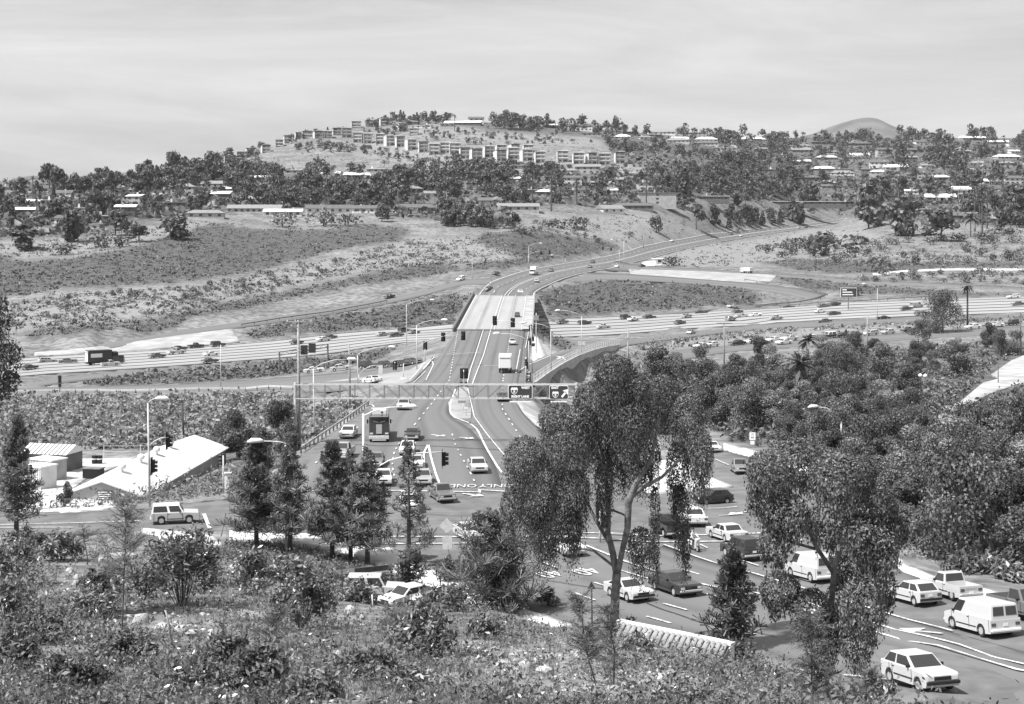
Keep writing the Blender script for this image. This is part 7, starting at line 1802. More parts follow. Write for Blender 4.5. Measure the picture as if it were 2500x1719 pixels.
UPR = mid_crown(320, 16, .6, 5.6, 3.4, 9000, .16, 'fol_mid', None, 3.2, (.22, .34)); BRT = mid_crown(321, 22, .6, 5.0, 3.4, 7000, .24, 'fol_light', None, 1.4, (.2, .34))
def mtree(px, py, wpx, hpx, k, label, group=None, name='broadleaf_tree', me=None, base=None, rad=None, hh=None, ymin=14):
    g = G(px, py, ymin) if base is None else Vector(PZ(px, py, base)); s = g.y/F; me = me or MID[k]; rad = rad or MIDR[k]; hh = hh or MIDH[k]; a, b = wpx*s/2/rad*.95, hpx*s/hh
    t = thing(name, label, 'tree', g, rnd.uniform(0, 6.28), group); inst('crown', me, t, (0, 0, 0), 0, (a, a, b)); inst('trunk', MIDT, t, (0, 0, 0), 0, (a, a, b)); return t
MG = 'bushy trees of the green hollow right of the avenue'; ML = 'bushy tree in the dense green hollow between the frontage road and the street'
r2 = random.Random(5)
hol = [(1640,935),(1750,900),(1900,890),(2060,870),(2250,850),(2420,845),(2600,850),(2600,1395),(2420,1370),(2260,1340),(2160,1290),(2110,1220),(2000,1150),(1900,1100),(1800,1075),(1740,1050),(1690,1010)]
skip = [[(2270,1040),(2310,970),(2390,910),(2420,880),(2600,850),(2600,985),(2480,1000),(2380,1030)]]
pts = scatter(hol, 215, 30, r2); pts.sort(key=lambda q: q[1])
for x, y in pts:
    sc2 = .45+(y-850)/480*.75
    if any(inpoly(np.array([x]), np.array([y]), q)[0] for q in skip) or (y > 1340 and x > 2250): continue
    wv = r2.uniform(80, 175)*sc2; hv = wv*r2.uniform(.75, 1.15)
    if x > 2240 and y > 930:
        hv = min(hv, y-8-np.interp(x, [2240,2300,2400,2500,2600], [1010,1004,968,950,945]))
        if hv < 22: continue
        wv = min(wv, hv*1.7)
    kk = r2.choice((0, 0, 1, 2, 2, 3, 3, 4, 5)); mtree(x, y, wv, hv, kk, ('mid grey', 'tall dark', 'wide spreading', 'pale leaved', 'fine leaved', 'dark rounded')[kk]+' bushy tree in the dense green hollow right of the avenue', MG, 'bushy_tree')
mtree(2372,1150,190,125,0,'tree with bright glittering leaves in the right half of the green hollow',None,'broadleaf_tree',BRT,None,3.4,5.0)
mtree(2450,1062,190,92,0,'wide feathery tree with upright twigs below the gravel driveway',None,'broadleaf_tree',UPR,None,3.4,5.6); mtree(2240,1130,130,120,0,'feathery upright tree left of the glittering one',None,'broadleaf_tree',UPR,None,3.4,5.6)
mtree(2330,1370,300,250,2,'great broad tree casting deep shade at the lower right'); mtree(2480,1390,170,180,1,'tree at the right edge beside the sidewalk shade'); mtree(2210,1300,170,160,0,'round tree behind the right pepper tree')
mtree(1600,940,130,90,4,'leafy tree showing left of the utility pole behind the pepper tree'); mtree(1690,1000,150,130,0,'broad tree between the pepper tree and the hollow'); mtree(1620,1060,130,120,5,'dark tree behind the crown of the pepper tree')
mtree(2300,812,118,98,2,'big round tree beside the parked row on the frontage road'); mtree(2250,806,60,50,0,'smaller rounded bush on the left of the big round tree',None,'shrub')
mtree(588,1120,110,135,1,'dark tree behind the right end of the metal building'); mtree(690,1110,100,130,5,'dark tree left of the truss post'); mtree(640,1150,90,120,1,'dark slender tree between metal building and guard rail'); mtree(545,1105,70,70,5,'dark bush tree at the far roof end of the metal building')
mtree(158,1238,40,70,1,'small dark tree in front of the pale yard')
mtree(1330,985,60,40,0,'low bush by the sidewalk under the green signs',None,'shrub'); mtree(1500,990,110,110,0,'tree joining the left top of the pepper tree')
FP = mesh_np('frond', *(lambda V, Fq: (V, Fq))(*palm_meshes(np.random.default_rng(77), 1, 1.0, .9, .26)), MT['fol_mid'])
def near_palm(px, py, wpx, hpx, label, nf=34):
    g = G(px, py); s = g.y/F; H_ = hpx*s; fl = wpx*s/2*1.1; t = thing('palm_tree', label, 'palm', g)
    MB().tube([(0, 0, -.5), (0, 0, H_*.5), (0, 0, H_-fl*.5)], [.32, .28, .24], 9).build('trunk', MT['bark_dark'], t, True)
    r = np.random.default_rng(int(px))
    for i in range(nf):
        q = palm_meshes(r, 1, 1.0, .95, .3); 
        if i < 9: near_palm.m = getattr(near_palm, 'm', []); near_palm.m.append(mesh_np('frond', *q, MT['fol_light' if i % 3 == 0 else 'fol_mid']))
        o = inst('frond', near_palm.m[i % 9 + (len(near_palm.m)//9-1)*9] if len(near_palm.m) % 9 == 0 else near_palm.m[-1], t, (0, 0, H_-fl*.45), r.uniform(0, 6.28), fl*r.uniform(.8, 1.1))
        o.rotation_euler.x = r.uniform(-.5, .5)
    return t
near_palm(1972,910,58,95,'fan palm standing above the green hollow near the frontage road', 44); near_palm(1950,985,92,120,'large fan palm with bright hanging fronds in the hollow'); near_palm(2362,800,40,112,'shaggy palm behind the big round tree by the freeway'); near_palm(2370,578,50,62,'feathery date palm on the right brow')
for k, (x, y) in enumerate(((2232,918),(2247,917),(2259,918))):
    t = thing('globe_lamp', ('left', 'middle', 'right')[k]+' of three pale globe lamps among the trees of the hollow', 'lamp', G(x, y+22)); s = t.location.y/F
    MB().tube([(0, 0, -.3), (0, 0, 22*s)], .06, 6).build('pole', MT['metal_dark'], t); MB().tube([(0, 0, -.4), (0, 0, -.25), (0, 0, 0), (0, 0, .25), (0, 0, .4)], [.05, .32, .42, .32, .05], 10).build('globe', MT['white'], t, True, loc=(0, 0, 22*s))
for x0, lab in ((2052, 'pale dome shaped boulder under the frontage road, left'), (2093, 'pale dome shaped boulder under the frontage road, right')):
    t = tag(inst('boulder', MB().tube([(0, 0, -.5), (0, 0, .3), (0, 0, 1.0), (0, 0, 1.4)], [2.4, 2.2, 1.3, .2], 12).mesh('boulder', MT['rock'], True), None, G(x0, 872)), lab, 'boulder')

# young pines: whorled branches with upright candles -------------------------------------------------
def pine_tree(px, py, wpx, hpx, label, base=.1, seed=0, open_=.0, tufts_=170, lean=0.0, group='young pines on the corner', ex=.85, bare=.14, dens=34, nm='needles', Y=None):
    r = np.random.default_rng(seed); g = Vector(PZ(px, py, base)) if Y is None else at(px, py, Y); g.z = z_at(g.x, g.y); s = g.y/F; H_ = hpx*s; R_ = wpx*s/2
    t = thing('pine_tree', label, 'pine tree', g, 0, group)
    MB().tube([(0, 0, -.3), (lean*.5, 0, H_*.5), (lean, 0, H_*.97)], [.028*H_**.8+.06, .05+.008*H_, .02], 8).build('trunk', MT['bark_dark'], t, True)
    br = MB(); tips = []
    nw = max(6, int(H_*2.0))
    for k in range(nw):
        z = H_*(bare+(1-bare)*(k/nw)**.9); f = (z/H_-bare)/(1-bare); env = R_*(1-f)**ex*(.85+.15*min(1, f*6))+.12 
        for j in range(5 if open_ < .5 else 4):
            a = r.uniform(0, 2*PI); L = env*r.uniform(.65, 1.1); p0 = Vector((lean*z/H_, 0, z)); up = .25+.5*f
            p1 = p0+Vector((math.cos(a)*L*.6, math.sin(a)*L*.6, L*up*.35)); p2 = p0+Vector((math.cos(a)*L, math.sin(a)*L, L*up*.9)); br.tube([p0, p1, p2], [.035, .025, .012], 4, False)
            for q in np.linspace(.3 if open_ < .5 else .7, 1, 4 if open_ < .5 else 2): tips.append((np.array(p0)*(1-q)+np.array(p2)*q+r.normal(size=3)*.08+np.array([0, 0, .08]), max(.34, L*.36)))
    tips.append((np.array([lean, 0, H_*.97]), .5))
    for i in range(int(H_*3.2)):                                   # upright candles
        c, sz = tips[r.integers(len(tips))]
        for q in range(3): tips.append((np.array(c)+np.array([0, 0, .25+.2*q]), .2))
    br.build('branch', MT['bark_dark'], t)
    P = []; D = []; Sz = []
    for c, sz in tips:
        n = dens; d = unit(r.normal(size=(n, 3))*np.array([.8, .8, .6])+np.array([0, 0, .6])); l = sz*r.uniform(.6, 1.15, n); P.append(c+d*l[:, None]*.5); D.append(d*l[:, None]*.5); 
    P = np.vstack(P); D = np.vstack(D); b = unit(np.cross(D, r.normal(size=D.shape)))*.034*(.7+.5*r.random((len(D), 1)))
    V = np.stack([P-D-b*.4, P-D+b*.4, P+D+b, P+D-b], 1).reshape(-1, 3); inst('needles', mesh_np('needles', V, np.arange(len(V)).reshape(-1, 4), MT[nm]), t)
    return t
pine_tree(626,1340,165,270,'thick pine at the left end of the corner row', .1, 1); pine_tree(708,1350,120,290,'tall thin topped pine second in the corner row', .1, 2, dens=20); pine_tree(811,1366,140,285,'pine with many upright candles in the middle of the corner row', .1, 3)
pine_tree(856,1366,100,240,'narrow pine squeezed between two wider ones in the corner row', .1, 4); pine_tree(897,1376,150,270,'broad low crowned pine fifth in the corner row', .1, 5); pine_tree(998,1385,115,290,'open pine with a bare leader right of the corner row', .1, 6, .6, dens=18)
pine_tree(1000,1440,105,95,'small round pine at the edge of the near sidewalk', .1, 7, bare=.02); pine_tree(1205,1500,270,245,'young pine with spreading candles on the brow left of the pepper tree', .4, 8, .2, bare=.02, dens=26, ex=.6); pine_tree(40,1320,120,290,'dark pine at the left edge of the photo', .2, 9)
pine_tree(1790,1700,170,270,'young pine in front of the right pepper tree', 0, 10, .3, bare=.05, dens=20, Y=60); pine_tree(1230,1500,120,140,'low pine bush right of the young brow pine', .4, 11, .2, bare=.02)

# weeping pepper trees -----------------------------------------------------------------------------
def pepper(label, base, Y, trunks, blobs, n_leaf, n_str, seed, leaf=.13, spread=2.6, strl=(.5, 1.9)):
    r = np.random.default_rng(seed); B = at(base[0], base[1], Y); B.z = z_at(B.x, B.y); t = thing('pepper_tree', label, 'tree', B); k = Y/F
    tb = MB()
    for tr_ in trunks:
        pts = [at(x, y, Y+dy)-B for x, y, dy, rr_ in tr_]; pts[0].z = min(pts[0].z, pts[0].z); tb.tube(pts, [q[3]*k*.62 for q in tr_], 8)
    tb.build('trunk', MT['bark'], t, True)
    bl = []
    for x, y, rx, rz in blobs:
        c = at(x, y, Y+r.uniform(-spread, spread))-B; bl.append((tuple(c), (rx*k*.9, rx*k*.9, rz*k*.9)))
    P, N = blob_points(bl, n_leaf, r, .80, .25, .08); parts = [leaf_quads(P, N, r.uniform(leaf*.6, leaf*1.3, len(P)), 1.9, .35, r)]
    S, SN = blob_points(bl, n_str, r, .85, -.75); L = r.uniform(strl[0], strl[1], n_str); m = 15
    q = np.repeat(S, m, 0); tt = np.tile(np.linspace(0, 1, m), n_str); q = q+r.normal(size=q.shape)*.07; q[:, 2] -= tt*np.repeat(L, m)
    NN = unit(np.repeat(SN, m, 0)*np.array([1, 1, .2])+r.normal(size=q.shape)*.5); parts.append(leaf_quads(q, NN, r.uniform(leaf*.5, leaf*1.05, len(q)), 2.2, .7, r))
    inst('foliage', mesh_np('foliage', *merge(parts), MT['pepper']), t)
    return t
pepper('great weeping pepper tree with a forked trunk in the middle of the view', (1503,1572), 84,
  [[(1498,1580,0,20),(1500,1510,0,18),(1503,1440,0,17),(1506,1400,0,17)], [(1506,1405,0,14),(1496,1350,.3,13),(1484,1300,.5,11),(1486,1240,.8,10),(1478,1150,1,8),(1450,1040,1.5,6),(1470,960,2,4)], [(1507,1405,0,12),(1518,1350,-.3,11),(1532,1290,-.5,13),(1534,1230,-.6,14),(1548,1190,-.8,12),(1590,1120,-1,8),(1610,1020,-1,5)],
   [(1540,1215,-.6,9),(1570,1190,-1,8),(1616,1165,-1.4,6),(1660,1120,-1.5,4)], [(1490,1330,.4,8),(1455,1270,.8,7),(1430,1220,1.2,5),(1380,1130,1.5,4)], [(1495,1380,.1,6),(1450,1345,.4,5),(1400,1335,.8,4),(1360,1300,1,3)], [(1480,1240,.8,5),(1520,1255,.5,4),(1530,1262,0,3)], [(1590,1245,-1,5),(1625,1262,-1.4,4),(1650,1275,-1.4,3)]],
  [(1500,906,56,44),(1456,975,64,52),(1362,1022,54,44),(1280,1117,54,56),(1376,1108,62,56),(1474,1070,56,50),(1545,1028,58,52),(1545,948,50,44),(1616,962,56,56),(1682,1015,50,62),(1708,1105,38,70),(1654,1140,32,74),(1314,1220,60,58),(1250,1230,32,46),(1394,1200,54,64),(1520,1105,46,46),(1563,1328,34,48),(1662,1250,24,76),(1602,1335,11,56),(1676,1318,13,56),(1332,1300,46,46),(1395,1284,32,50),(1474,1176,28,56),(1576,1105,40,56),(1420,1030,46,40),(1600,1230,14,50)], 42000, 4300, 11, leaf=.08, strl=(.4, 2.3))
pepper('weeping pepper tree with tangled limbs at the right over the road', (2020,1640), 61,
  [[(2020,1700,0,14),(2018,1600,0,13),(2030,1480,0,12),(2035,1400,0,11),(2050,1330,0,9),(2080,1250,.5,6),(2110,1200,1,4)], [(2035,1400,0,9),(1990,1330,-.4,8),(1960,1260,-.8,6),(1920,1180,-1,4)], [(2045,1350,0,7),(2080,1330,.5,5),(2140,1300,1,3)], [(1990,1340,-.3,6),(1920,1320,-.8,5),(1850,1270,-1,3)]],
  [(1880,1150,64,56),(1945,1125,80,65),(2050,1165,85,65),(2135,1235,60,65),(1880,1220,60,60),(1920,1255,62,60),(2030,1275,75,65),(2115,1310,66,60),(1890,1330,46,50),(2085,1385,60,60),(2155,1350,42,50),(1905,1440,56,50),(2105,1475,60,70),(2095,1555,48,70),(1985,1490,50,60),(2160,1430,30,50),(2030,1530,46,60),(2060,1470,54,60),(2010,1600,36,44),(2160,1300,60,50)], 26000, 1700, 12, leaf=.085, strl=(.15, .8))
def leafy_tree(label, base, Y, trunk, blobs, n, leaf, seed, m='fol_dark', spread=1.5):
    r = np.random.default_rng(seed); B = at(base[0], base[1], Y); t = thing('broadleaf_tree', label, 'tree', B); k = Y/F
    MB().tube([at(x, y, Y)-B for x, y, rr_ in trunk], [q[2]*k for q in trunk], 8).build('trunk', MT['bark_dark'], t, True)
    bl = [(tuple(at(x, y, Y+r.uniform(-spread, spread))-B), (rx*k, rx*k, rz*k)) for x, y, rx, rz in blobs]; P, N = blob_points(bl, n, r, .5, .1)
    inst('foliage', mesh_np('foliage', *leaf_quads(P, N, r.uniform(leaf*.6, leaf*1.3, n), 1.8, .35, r), MT[m]), t); return t
leafy_tree('tall dark tree cut off by the left edge of the photo', (-95,1420), 62, [(-95,1500,16),(-85,1200,13),(-60,900,9),(-40,700,5)], [(-30,700,32,50),(-25,780,55,70),(-35,860,70,70),(-25,940,60,60),(-60,1000,60,60),(20,870,36,36),(-80,800,60,90),(-90,920,70,70),(-50,1060,50,40),(25,930,26,30)], 9000, .1, 31)
# ---------------------------------------------------------------- the near slope: weeds, shrubs, rocks, stakes
FORE = [(-500,1325),(0,1318),(300,1312),(440,1332),(560,1372),(680,1400),(800,1462),(950,1482),(1180,1482),(1260,1502),(1350,1530),(1450,1545),(1600,1575),(1790,1612),(1880,1632),(2000,1665),(2090,1700),(2170,1725),(2500,1835),(2500,1900),(-500,1900)]
STONY = [[(1150,1575),(1420,1590),(1500,1640),(1480,1700),(1250,1670),(1120,1620)],[(1480,1640),(1690,1640),(1720,1719),(1480,1719)],[(270,1500),(520,1510),(540,1570),(330,1560)],[(790,1590),(900,1590),(900,1640),(790,1640)],[(150,1370),(240,1380),(250,1500),(180,1500)],[(830,1480),(930,1480),(930,1540),(830,1540)]]
def weeds(name, n, nl, m, label, size, hgt_, seed, poly=FORE, aspect=2.2, up=.5, patch=None, blade=False, cat='weeds'):
    r = np.random.default_rng(seed); A = np.array(poly); x = r.uniform(A[:, 0].min(), A[:, 0].max(), n*2); y = r.uniform(A[:, 1].min(), A[:, 1].max(), n*2); k = inpoly(x, y, poly); g = march(x[k], y[k])
    if patch is not None:
        q = _noise2(g[:, 0], g[:, 1], patch[0], seed+5); gx, gy = CX+g[:, 0]/g[:, 1]*F, HY+(CZ-g[:, 2])/g[:, 1]*F; thin = np.zeros(len(g), bool)
        for S in STONY: thin |= inpoly(gx, gy, S)
        g = g[(q > patch[1]) & (~thin | (r.random(len(g)) < .3))]
    g = g[:n]; k = len(g); sz = (size*(.7+.6*r.random(k))*(1+g[:, 1]/120.0))
    a = r.uniform(0, 2*PI, k*nl); R_ = np.repeat(sz, nl)*np.sqrt(r.random(k*nl))*2.4; P = np.repeat(g, nl, 0)
    if blade:
        h = np.repeat(sz, nl)*r.uniform(2.0, 5.0, k*nl); P[:, 0] += np.cos(a)*R_*.5; P[:, 1] += np.sin(a)*R_*.5; lean = r.normal(size=(k*nl, 2))*.35*h[:, None]; wv = np.repeat(sz, nl)*.10; b = np.stack([np.cos(a+1), np.sin(a+1), np.zeros_like(a)], 1)*wv[:, None]
        T = P+np.concatenate([lean, h[:, None]], 1); Mi = P+np.concatenate([lean*.3, h[:, None]*.55], 1)
        V = np.stack([P-b, P+b, Mi+b*.7, T, Mi-b*.7], 1).reshape(-1, 3); i = np.arange(k*nl)*5; Fq = np.concatenate([np.stack([i, i+1, i+2, i+4], 1), np.stack([i+4, i+2, i+3, i+3], 1)])
        tri = np.concatenate([np.stack([i, i+1, i+2], 1), np.stack([i, i+2, i+4], 1), np.stack([i+4, i+2, i+3], 1)])
        return tag(inst(name, mesh_np(name, V, tri, MT[m])), label, cat, kind='stuff')
    P[:, 0] += np.cos(a)*R_; P[:, 1] += np.sin(a)*R_; P[:, 2] = hgt(P[:, 0], P[:, 1])+np.abs(r.normal(size=k*nl))*hgt_*np.repeat(sz, nl)/size
    N = unit(r.normal(size=(k*nl, 3))+np.array([0, 0, up])); V, Fq = leaf_quads(P, N, np.repeat(sz, nl)*r.uniform(.5, 1.2, k*nl), aspect, .15, r)
    return tag(inst(name, mesh_np(name, V, Fq, MT[m])), label, cat, kind='stuff')
weeds('weeds', 9500, 11, 'weeds', 'low leafy weeds covering the near slope', .042, .15, 41, patch=(9, -.08))
weeds('dark_weeds', 6000, 13, 'fol_gloss', 'dark leafy ground plants in patches on the near slope', .05, .24, 42, patch=(7, .02))
weeds('dry_grass', 8000, 8, 'drygrass', 'dry pale grass blades over the near slope', .05, .3, 43, blade=True, patch=(8, -.12), cat='grass')
weeds('dry_litter', 5000, 7, 'drygrass', 'dry leaf litter and straw on the near slope', .045, .03, 44, aspect=3, up=1.2, cat='litter')
EDGE = [(-60,1300),(300,1296),(345,1320),(450,1338),(560,1350),(700,1362),(860,1400),(860,1440),(800,1470),(560,1380),(440,1340),(300,1320),(-60,1326)]
weeds('roadside_grass', 1500, 7, 'fol_mid', 'short grass between the near slope and the sidewalk', .06, .08, 45, poly=[(560,1318),(700,1328),(840,1358),(1000,1424),(1000,1445),(860,1440),(640,1402),(540,1362)], aspect=2)
weeds('street_edge_weeds', 900, 9, 'scrub', 'dry weeds along the far kerb of the left side street', .09, .3, 46, poly=[(0,1252),(366,1234),(565,1208),(600,1180),(560,1150),(480,1185),(360,1212),(250,1235),(100,1240),(0,1243)], aspect=2.5)
# leafy shrubs, each its own
def leaf_shrub(px, py, wpx, hpx, label, seed, m='fol_gloss', n=1500, leaf=.085, aspect=2.6, Y=None, ymin=14, name='shrub'):
    r = np.random.default_rng(seed); g = G(px, py, ymin) if Y is None else at(px, py, Y); s = g.y/F; R_ = wpx*s/2; H_ = hpx*s; t = thing(name, label, 'shrub', g)
    st_ = MB(); ends = []
    for i in range(26):
        a = r.uniform(0, 2*PI); q = math.sqrt(r.random()); e = Vector((math.cos(a)*q*R_, math.sin(a)*q*R_, H_*(1-.65*q*q)*r.uniform(.75, 1.08))); c = Vector((e.x*.3, e.y*.3, e.z*.6)); st_.tube([(e.x*.08, e.y*.08, -.1), c, e], [.02, .015, .006], 4, False); ends.append((c, e))
    st_.build('stem', MT['bark_dark'], t); k = r.integers(0, len(ends), n); tt = r.uniform(.25, 1.02, n)[:, None]
    C = np.array([tuple(e[0]) for e in ends])[k]; E = np.array([tuple(e[1]) for e in ends])[k]; P = C*(1-tt)+E*tt+r.normal(size=(n, 3))*R_*.10; P[:, 2] = np.maximum(P[:, 2], .02)
    N = unit(r.normal(size=(n, 3))*.7+np.array([0, 0, .8])); sz = leaf*(1+g.y/140)
    inst('leaves', mesh_np('leaves', *leaf_quads(P, N, r.uniform(sz*.6, sz*1.25, n), aspect, .3, r), MT[m]), t); return t
for k, (x, y, wv, hv, n, leaf, lab) in enumerate((
    (445,1480,280,190,4200,.075,'big leafy shrub left of centre on the near slope'), (740,1535,170,170,3000,.075,'leafy shrub with dark hollow under its crown on the near slope'), (1040,1600,180,140,2600,.07,'dark shrub in the middle of the near slope'), (640,1690,170,110,2200,.07,'dark leafy shrub near the bottom edge left of centre'),
    (40,1430,200,110,2200,.075,'low leafy shrub at the left edge'), (95,1570,230,90,2200,.065,'shrub patch with upright leaves at the lower left'), (40,1640,160,100,1800,.065,'dark shrub in the lower left corner'), (620,1450,140,110,2000,.075,'shrub behind the thin stakes'), (860,1470,170,60,1600,.08,'row of weeds in front of the parked cars, left half'),
    (1080,1490,170,55,1500,.08,'row of weeds in front of the parked cars, right half'), (150,1370,120,70,1300,.09,'bushy weed beside the left pine'), (60,1345,110,60,1200,.09,'bushy weed under the left pine'), (690,1420,90,70,1200,.09,'tall weed shrub on the edge of the grass strip'), (220,1510,150,80,1600,.065,'low shrub around the pale stones at left'),
    (300,1620,190,80,1700,.06,'broad leaved weed clump below the tall sapling'), (560,1620,160,70,1500,.06,'weed clump right of the thin stake'), (900,1660,200,70,1700,.055,'weed clump at the bottom centre'), (1180,1560,110,50,1000,.065,'low weeds at the left of the stony patch'), (1560,1590,80,40,700,.07,'small shrub below the tiled wall'),
    (2150,1700,90,50,900,.06,'small shrub beside the near hatchback'), (1340,1480,60,46,700,.08,'bush on the pale sandy patch by the sidewalk'), (1540,1530,34,26,500,.06,'leafy sprig at the left end of the tiled wall'), (1100,1420,90,60,900,.09,'low bush on the corner of the near sidewalk'), (2400,1398,200,34,1800,.12,'low hedge of ground plants behind the right sidewalk'), (2480,1418,110,34,1200,.12,'second ground plant hedge at the right edge'), (15,1515,190,100,1900,.07,'dark brush at the left edge below the pine weeds'), (180,1690,200,100,1900,.055,'dark brush at the bottom left'), (770,1705,170,80,1600,.055,'dark brush at the bottom beside the curved stem'), (480,1700,180,80,1700,.055,'dark brush at the bottom between the stakes'), (250,1450,120,70,1300,.075,'dark brush under the tall sapling'), (1000,1690,150,60,1300,.05,'low dark brush at the bottom centre right'))):
    leaf_shrub(x, y, wv, hv, lab, 500+k, 'weeds' if k in (8, 9, 10, 11, 5, 14, 15, 16) else 'fol_gloss', n, leaf)
# wispy casuarina-like saplings
def sapling(label, stem, Y, nb, seed, L=(.35, .8), top_only=.25, dens=40, m='needles', wd=.006, down=.25):
    r = np.random.default_rng(seed); B = at(stem[0][0], stem[0][1], Y); t = thing('sapling', label, 'sapling', B); pts = [at(x, y, Y+r.uniform(-.1, .1))-B for x, y in stem]; k = Y/F
    MB().tube([Vector((pts[0].x, pts[0].y, pts[0].z-.3))]+pts, [.03]+list(np.linspace(.028, .008, len(pts))), 6).build('stem', MT['bark_dark'], t, True)
    tw_ = MB(); P = []; D = []
    for i in range(nb):
        u = r.uniform(top_only, 1.0)*(len(pts)-1); j = min(int(u), len(pts)-2); p0 = pts[j].lerp(pts[j+1], u-j); a = r.uniform(0, 2*PI); l = r.uniform(*L)*(1.15-.55*u/(len(pts)-1)); e = p0+Vector((math.cos(a)*l, math.sin(a)*l, l*r.uniform(.1, .9))); tw_.tube([p0, e], [.010, .004], 4, False)
        q = r.random(dens)[:, None]; c = np.array(p0)*(1-q)+np.array(e)*q; d = unit(r.normal(size=(dens, 3))*.55+np.array(e-p0)/max(l, .01)*.9+np.array([0, 0, -down])); ln = l*r.uniform(.25, .6, dens)[:, None]; P.append(c+d*ln*.5); D.append(d*ln*.5)
    tw_.build('twig', MT['bark_dark'], t); P = np.vstack(P); D = np.vstack(D); b = unit(np.cross(D, r.normal(size=D.shape)))*wd
    V = np.stack([P-D-b, P-D+b, P+D+b*.5, P+D-b*.5], 1).reshape(-1, 3); inst('needles', mesh_np('needles', V, np.arange(len(V)).reshape(-1, 4), MT[m]), t); return t
sapling('tall wispy sapling with a straight dark stem on the left of the slope', [(297,1560),(300,1480),(303,1400),(306,1330),(307,1270),(300,1220)], 46, 90, 61, (.35, 1.0), .38, 34)
sapling('wispy sapling with a crooked stem leaning left below the tiled wall', [(1478,1719),(1455,1670),(1437,1610),(1425,1560),(1422,1500),(1418,1455)], 38, 80, 62, (.3, .75), .35, 30); sapling('thin straight wispy sapling right of the crooked one', [(1495,1719),(1499,1650),(1500,1590),(1490,1530),(1478,1480)], 37, 60, 63, (.25, .6), .3, 28)
sapling('dense pale wispy sapling at the lower right before the pepper tree', [(1978,1760),(1980,1690),(1982,1620),(1982,1550),(1978,1500)], 36, 110, 64, (.3, .7), .1, 36, down=.5); sapling('small wispy bush beside the near hatchback', [(2110,1719),(2115,1680),(2120,1640)], 44, 60, 65, (.3, .6), .1, 30)
sapling('tuft of long needles in the centre of the slope', [(968,1560),(968,1530),(966,1500)], 56, 46, 66, (.4, .8), .2, 26); sapling('blurred wispy sapling above the dark lower shrub', [(655,1600),(660,1560),(668,1520),(690,1470)], 47, 60, 67, (.25, .6), .25, 28); sapling('thin bent sapling left of the tall one', [(266,1390),(262,1350),(250,1315),(228,1298)], 70, 14, 68, (.2, .5), .5, 16)
sapling('slim sapling with a few leaves at the left', [(214,1365),(208,1330),(203,1295),(200,1280)], 80, 26, 69, (.3, .6), .4, 20); sapling('slim weed stem beside the dark post in the left', [(489,1370),(486,1340),(482,1312)], 84, 20, 70, (.25, .5), .4, 18); sapling('thin upright sapling left of the parked truck', [(836,1420),(834,1390),(832,1372)], 92, 22, 71, (.3, .6), .3, 18); sapling('thin dark sapling at the grass edge', [(650,1420),(648,1385),(652,1360)], 92, 26, 72, (.35, .7), .4, 18)
# stakes and sticks
def stake(label, p0, p1, Y, r_=.02, m='wood_dark', name='stake', cat='stake'):
    B = at(p0[0], p0[1], Y); T = at(p1[0], p1[1], Y)-B; o = MB().tube([(0, 0, -.2), tuple(T*.5+Vector((.01, 0, 0))), tuple(T)], [r_*1.1, r_, r_*.9], 7).build(name, MT[m], None, True, loc=B); return tag(o, label, cat)
stake('dark thin stake standing alone right of the big shrub', (544,1610), (546,1497), 47, .024); stake('dark stake at the bottom edge left of centre', (366,1725), (367,1632), 36, .028); stake('short dark stake right of the bottom one', (408,1680), (406,1638), 38, .018); stake('pale forked stake leaning in the weeds left', (420,1560), (404,1490), 48, .03, 'wood'); stake('thin pale stake crossing the forked one', (421,1562), (421,1510), 48.3, .014, 'wood')
stake('dark forked stub on top of the pale stake', (404,1492), (390,1476), 47.8, .02); stake('curved dark stem in the bottom left of centre', (768,1640), (735,1565), 44, .016); stake('pale broken stick leaning at the bottom', (768,1690), (748,1640), 40, .022, 'wood'); stake('white cut branch lying in the weeds', (912,1534), (878,1524), 60, .05, 'stucco', 'branch', 'branch'); stake('short white post by the parked cars', (910,1486), (908,1452), 74, .03, 'white', 'post', 'post')
stake('dark post in the dry weeds under the stake', (546,1600), (548,1570), 47.5, .022, 'metal_dark', 'post', 'post')
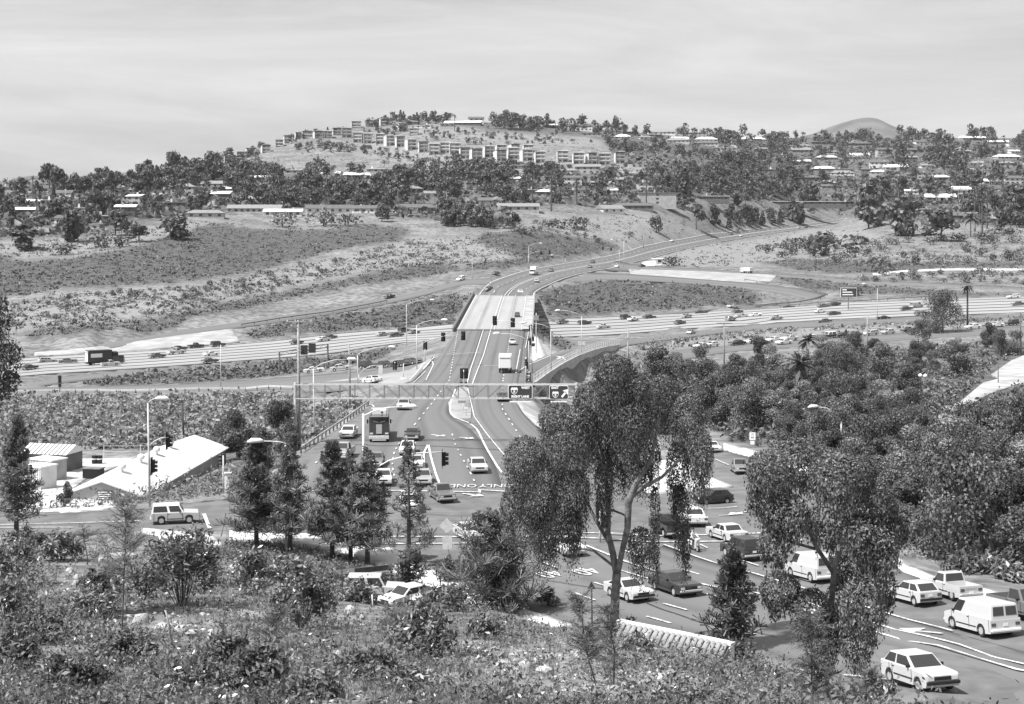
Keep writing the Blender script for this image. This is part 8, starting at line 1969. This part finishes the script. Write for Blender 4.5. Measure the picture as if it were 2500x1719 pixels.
# rocks
ROCKM = []
for k in range(5):
    bm = bmesh.new(); bmesh.ops.create_icosphere(bm, subdivisions=2, radius=1.0); r = np.random.default_rng(700+k); ph = r.uniform(0, 6, 6)
    for v in bm.verts:
        c = v.co; f = 1+.16*math.sin(c.x*2.6+ph[0])+.13*math.sin(c.y*3.1+ph[1])+.12*math.sin(c.z*3.5+ph[2])+.06*math.sin(c.x*7+c.y*6+ph[3]); v.co = Vector((c.x*f, c.y*f*.85, c.z*f*.62))
    me = bpy.data.meshes.new('rock'); bm.to_mesh(me); bm.free(); me.materials.append(MT['rock'])
    for p in me.polygons: p.use_smooth = k > 1
    ROCKM.append(me)
RK = ((1616,1663,32,24,'smooth round pale boulder in the stony patch at the lower right'), (1610,1692,40,26,'broad flat boulder below the round one'), (1651,1682,26,22,'tilted wedge boulder right of the round one'), (1657,1698,20,14,'small flat stone under the tilted wedge'), (1525,1678,24,18,'rounded stone left of the boulder group'), (1544,1683,16,12,'small stone beside the rounded stone'), (1500,1683,26,14,'long low stone at the crooked sapling'), (826,1605,26,24,'white upright stone in the middle of the slope'), (860,1616,30,12,'flat pale stone right of the white upright one'), (857,1492,34,20,'pale boulder in front of the parked truck'), (885,1508,16,12,'small pale stone behind the cut branch'),
      (205,1482,42,14,'long pale stone in the left weeds'), (345,1514,38,20,'pale angular stone below the big shrub'), (395,1530,50,14,'flat pale stones chain, left part'), (440,1536,44,14,'flat pale stones chain, middle part'), (470,1547,38,12,'flat pale stones chain, right part'), (287,1360,90,16,'long white slab of rock behind the tall sapling'), (188,1410,18,10,'pale pebble rock near the left weeds, upper'), (170,1392,20,10,'pair of white stones at left, upper one'), (186,1424,18,10,'pair of white stones at left, lower one'), (128,1362,16,9,'small white stone under the left bush'), (570,1388,36,20,'pale rock block at the edge of the grass strip'),
      (620,1398,70,10,'long white kerb stone in the grass strip'), (1230,1618,44,16,'flat stone of the stony patch left of the crooked sapling, upper left'), (1280,1626,40,16,'flat stone of the stony patch left of the crooked sapling, middle'), (1330,1640,44,16,'flat stone of the stony patch left of the crooked sapling, lower right'), (1255,1600,24,10,'small stone at the top of the stony patch'), (1310,1612,22,12,'square stone in the stony patch'))
for k, (x, y, wv, hv, lab) in enumerate(RK):
    g = G(x, y+hv*.4); s = g.y/F; o = inst('rock', ROCKM[k % 5], None, g+Vector((0, 0, hv*s*.35)), rnd.uniform(0, 6.28), (wv*s/2*1.1, wv*s/2*.95, hv*s/2*1.4/.62)); tag(o, lab, 'rock')
r = np.random.default_rng(9); V = []; Fq = []; o_ = 0
for poly, n, szr in (([(1150,1570),(1420,1590),(1520,1640),(1480,1719),(1250,1680),(1120,1620)], 130, (.025, .08)), ([(1480,1610),(1700,1620),(1760,1719),(1480,1719)], 90, (.025, .08)), ([(560,1500),(1100,1520),(1100,1719),(560,1719)], 90, (.03, .09)), ([(150,1380),(520,1470),(520,1560),(150,1500)], 110, (.05, .14))):
    A = np.array(poly); x = r.uniform(A[:, 0].min(), A[:, 0].max(), n*2); y = r.uniform(A[:, 1].min(), A[:, 1].max(), n*2); k = inpoly(x, y, poly); g = march(x[k], y[k])[:n]
    bv = np.array([(1,0,0),(-1,0,0),(0,1,0),(0,-1,0),(0,0,1),(0,0,-1),(.7,.7,.5),(-.7,.7,.5),(.7,-.7,.5),(-.7,-.7,.5)]); bf = [(0,6,4),(6,2,4),(2,7,4),(7,1,4),(1,9,4),(9,3,4),(3,8,4),(8,0,4),(0,2,6),(2,1,7),(1,3,9),(3,0,8)]
    for p in g:
        s = r.uniform(*szr); V.append(bv*s*r.uniform(.7, 1.3, (10, 3))*np.array([1.2, 1, .7])+p+np.array([0, 0, s*.2])); Fq.append(np.array(bf)+o_); o_ += 10
tag(inst('stones', mesh_np('stones', np.vstack(V), np.vstack(Fq), MT['rock'])), 'small pale stones strewn over the near slope', 'stones', kind='stuff')
# ---------------------------------------------------------------- air
hz = bpy.data.materials.new('haze_air'); hz.use_nodes = True; t_ = hz.node_tree
for n in list(t_.nodes):
    if n.type != 'OUTPUT_MATERIAL': t_.nodes.remove(n)
pv = t_.nodes.new('ShaderNodeVolumePrincipled'); pv.inputs['Color'].default_value = (.9, .9, .9, 1); pv.inputs['Density'].default_value = 4e-5; pv.inputs['Anisotropy'].default_value = .3
t_.links.new(pv.outputs[0], [n for n in t_.nodes if n.type == 'OUTPUT_MATERIAL'][0].inputs['Volume'])
tag(MB().box((0, 4700, 222), (14400, 9900, 600)).build('haze', hz), kind='stuff')
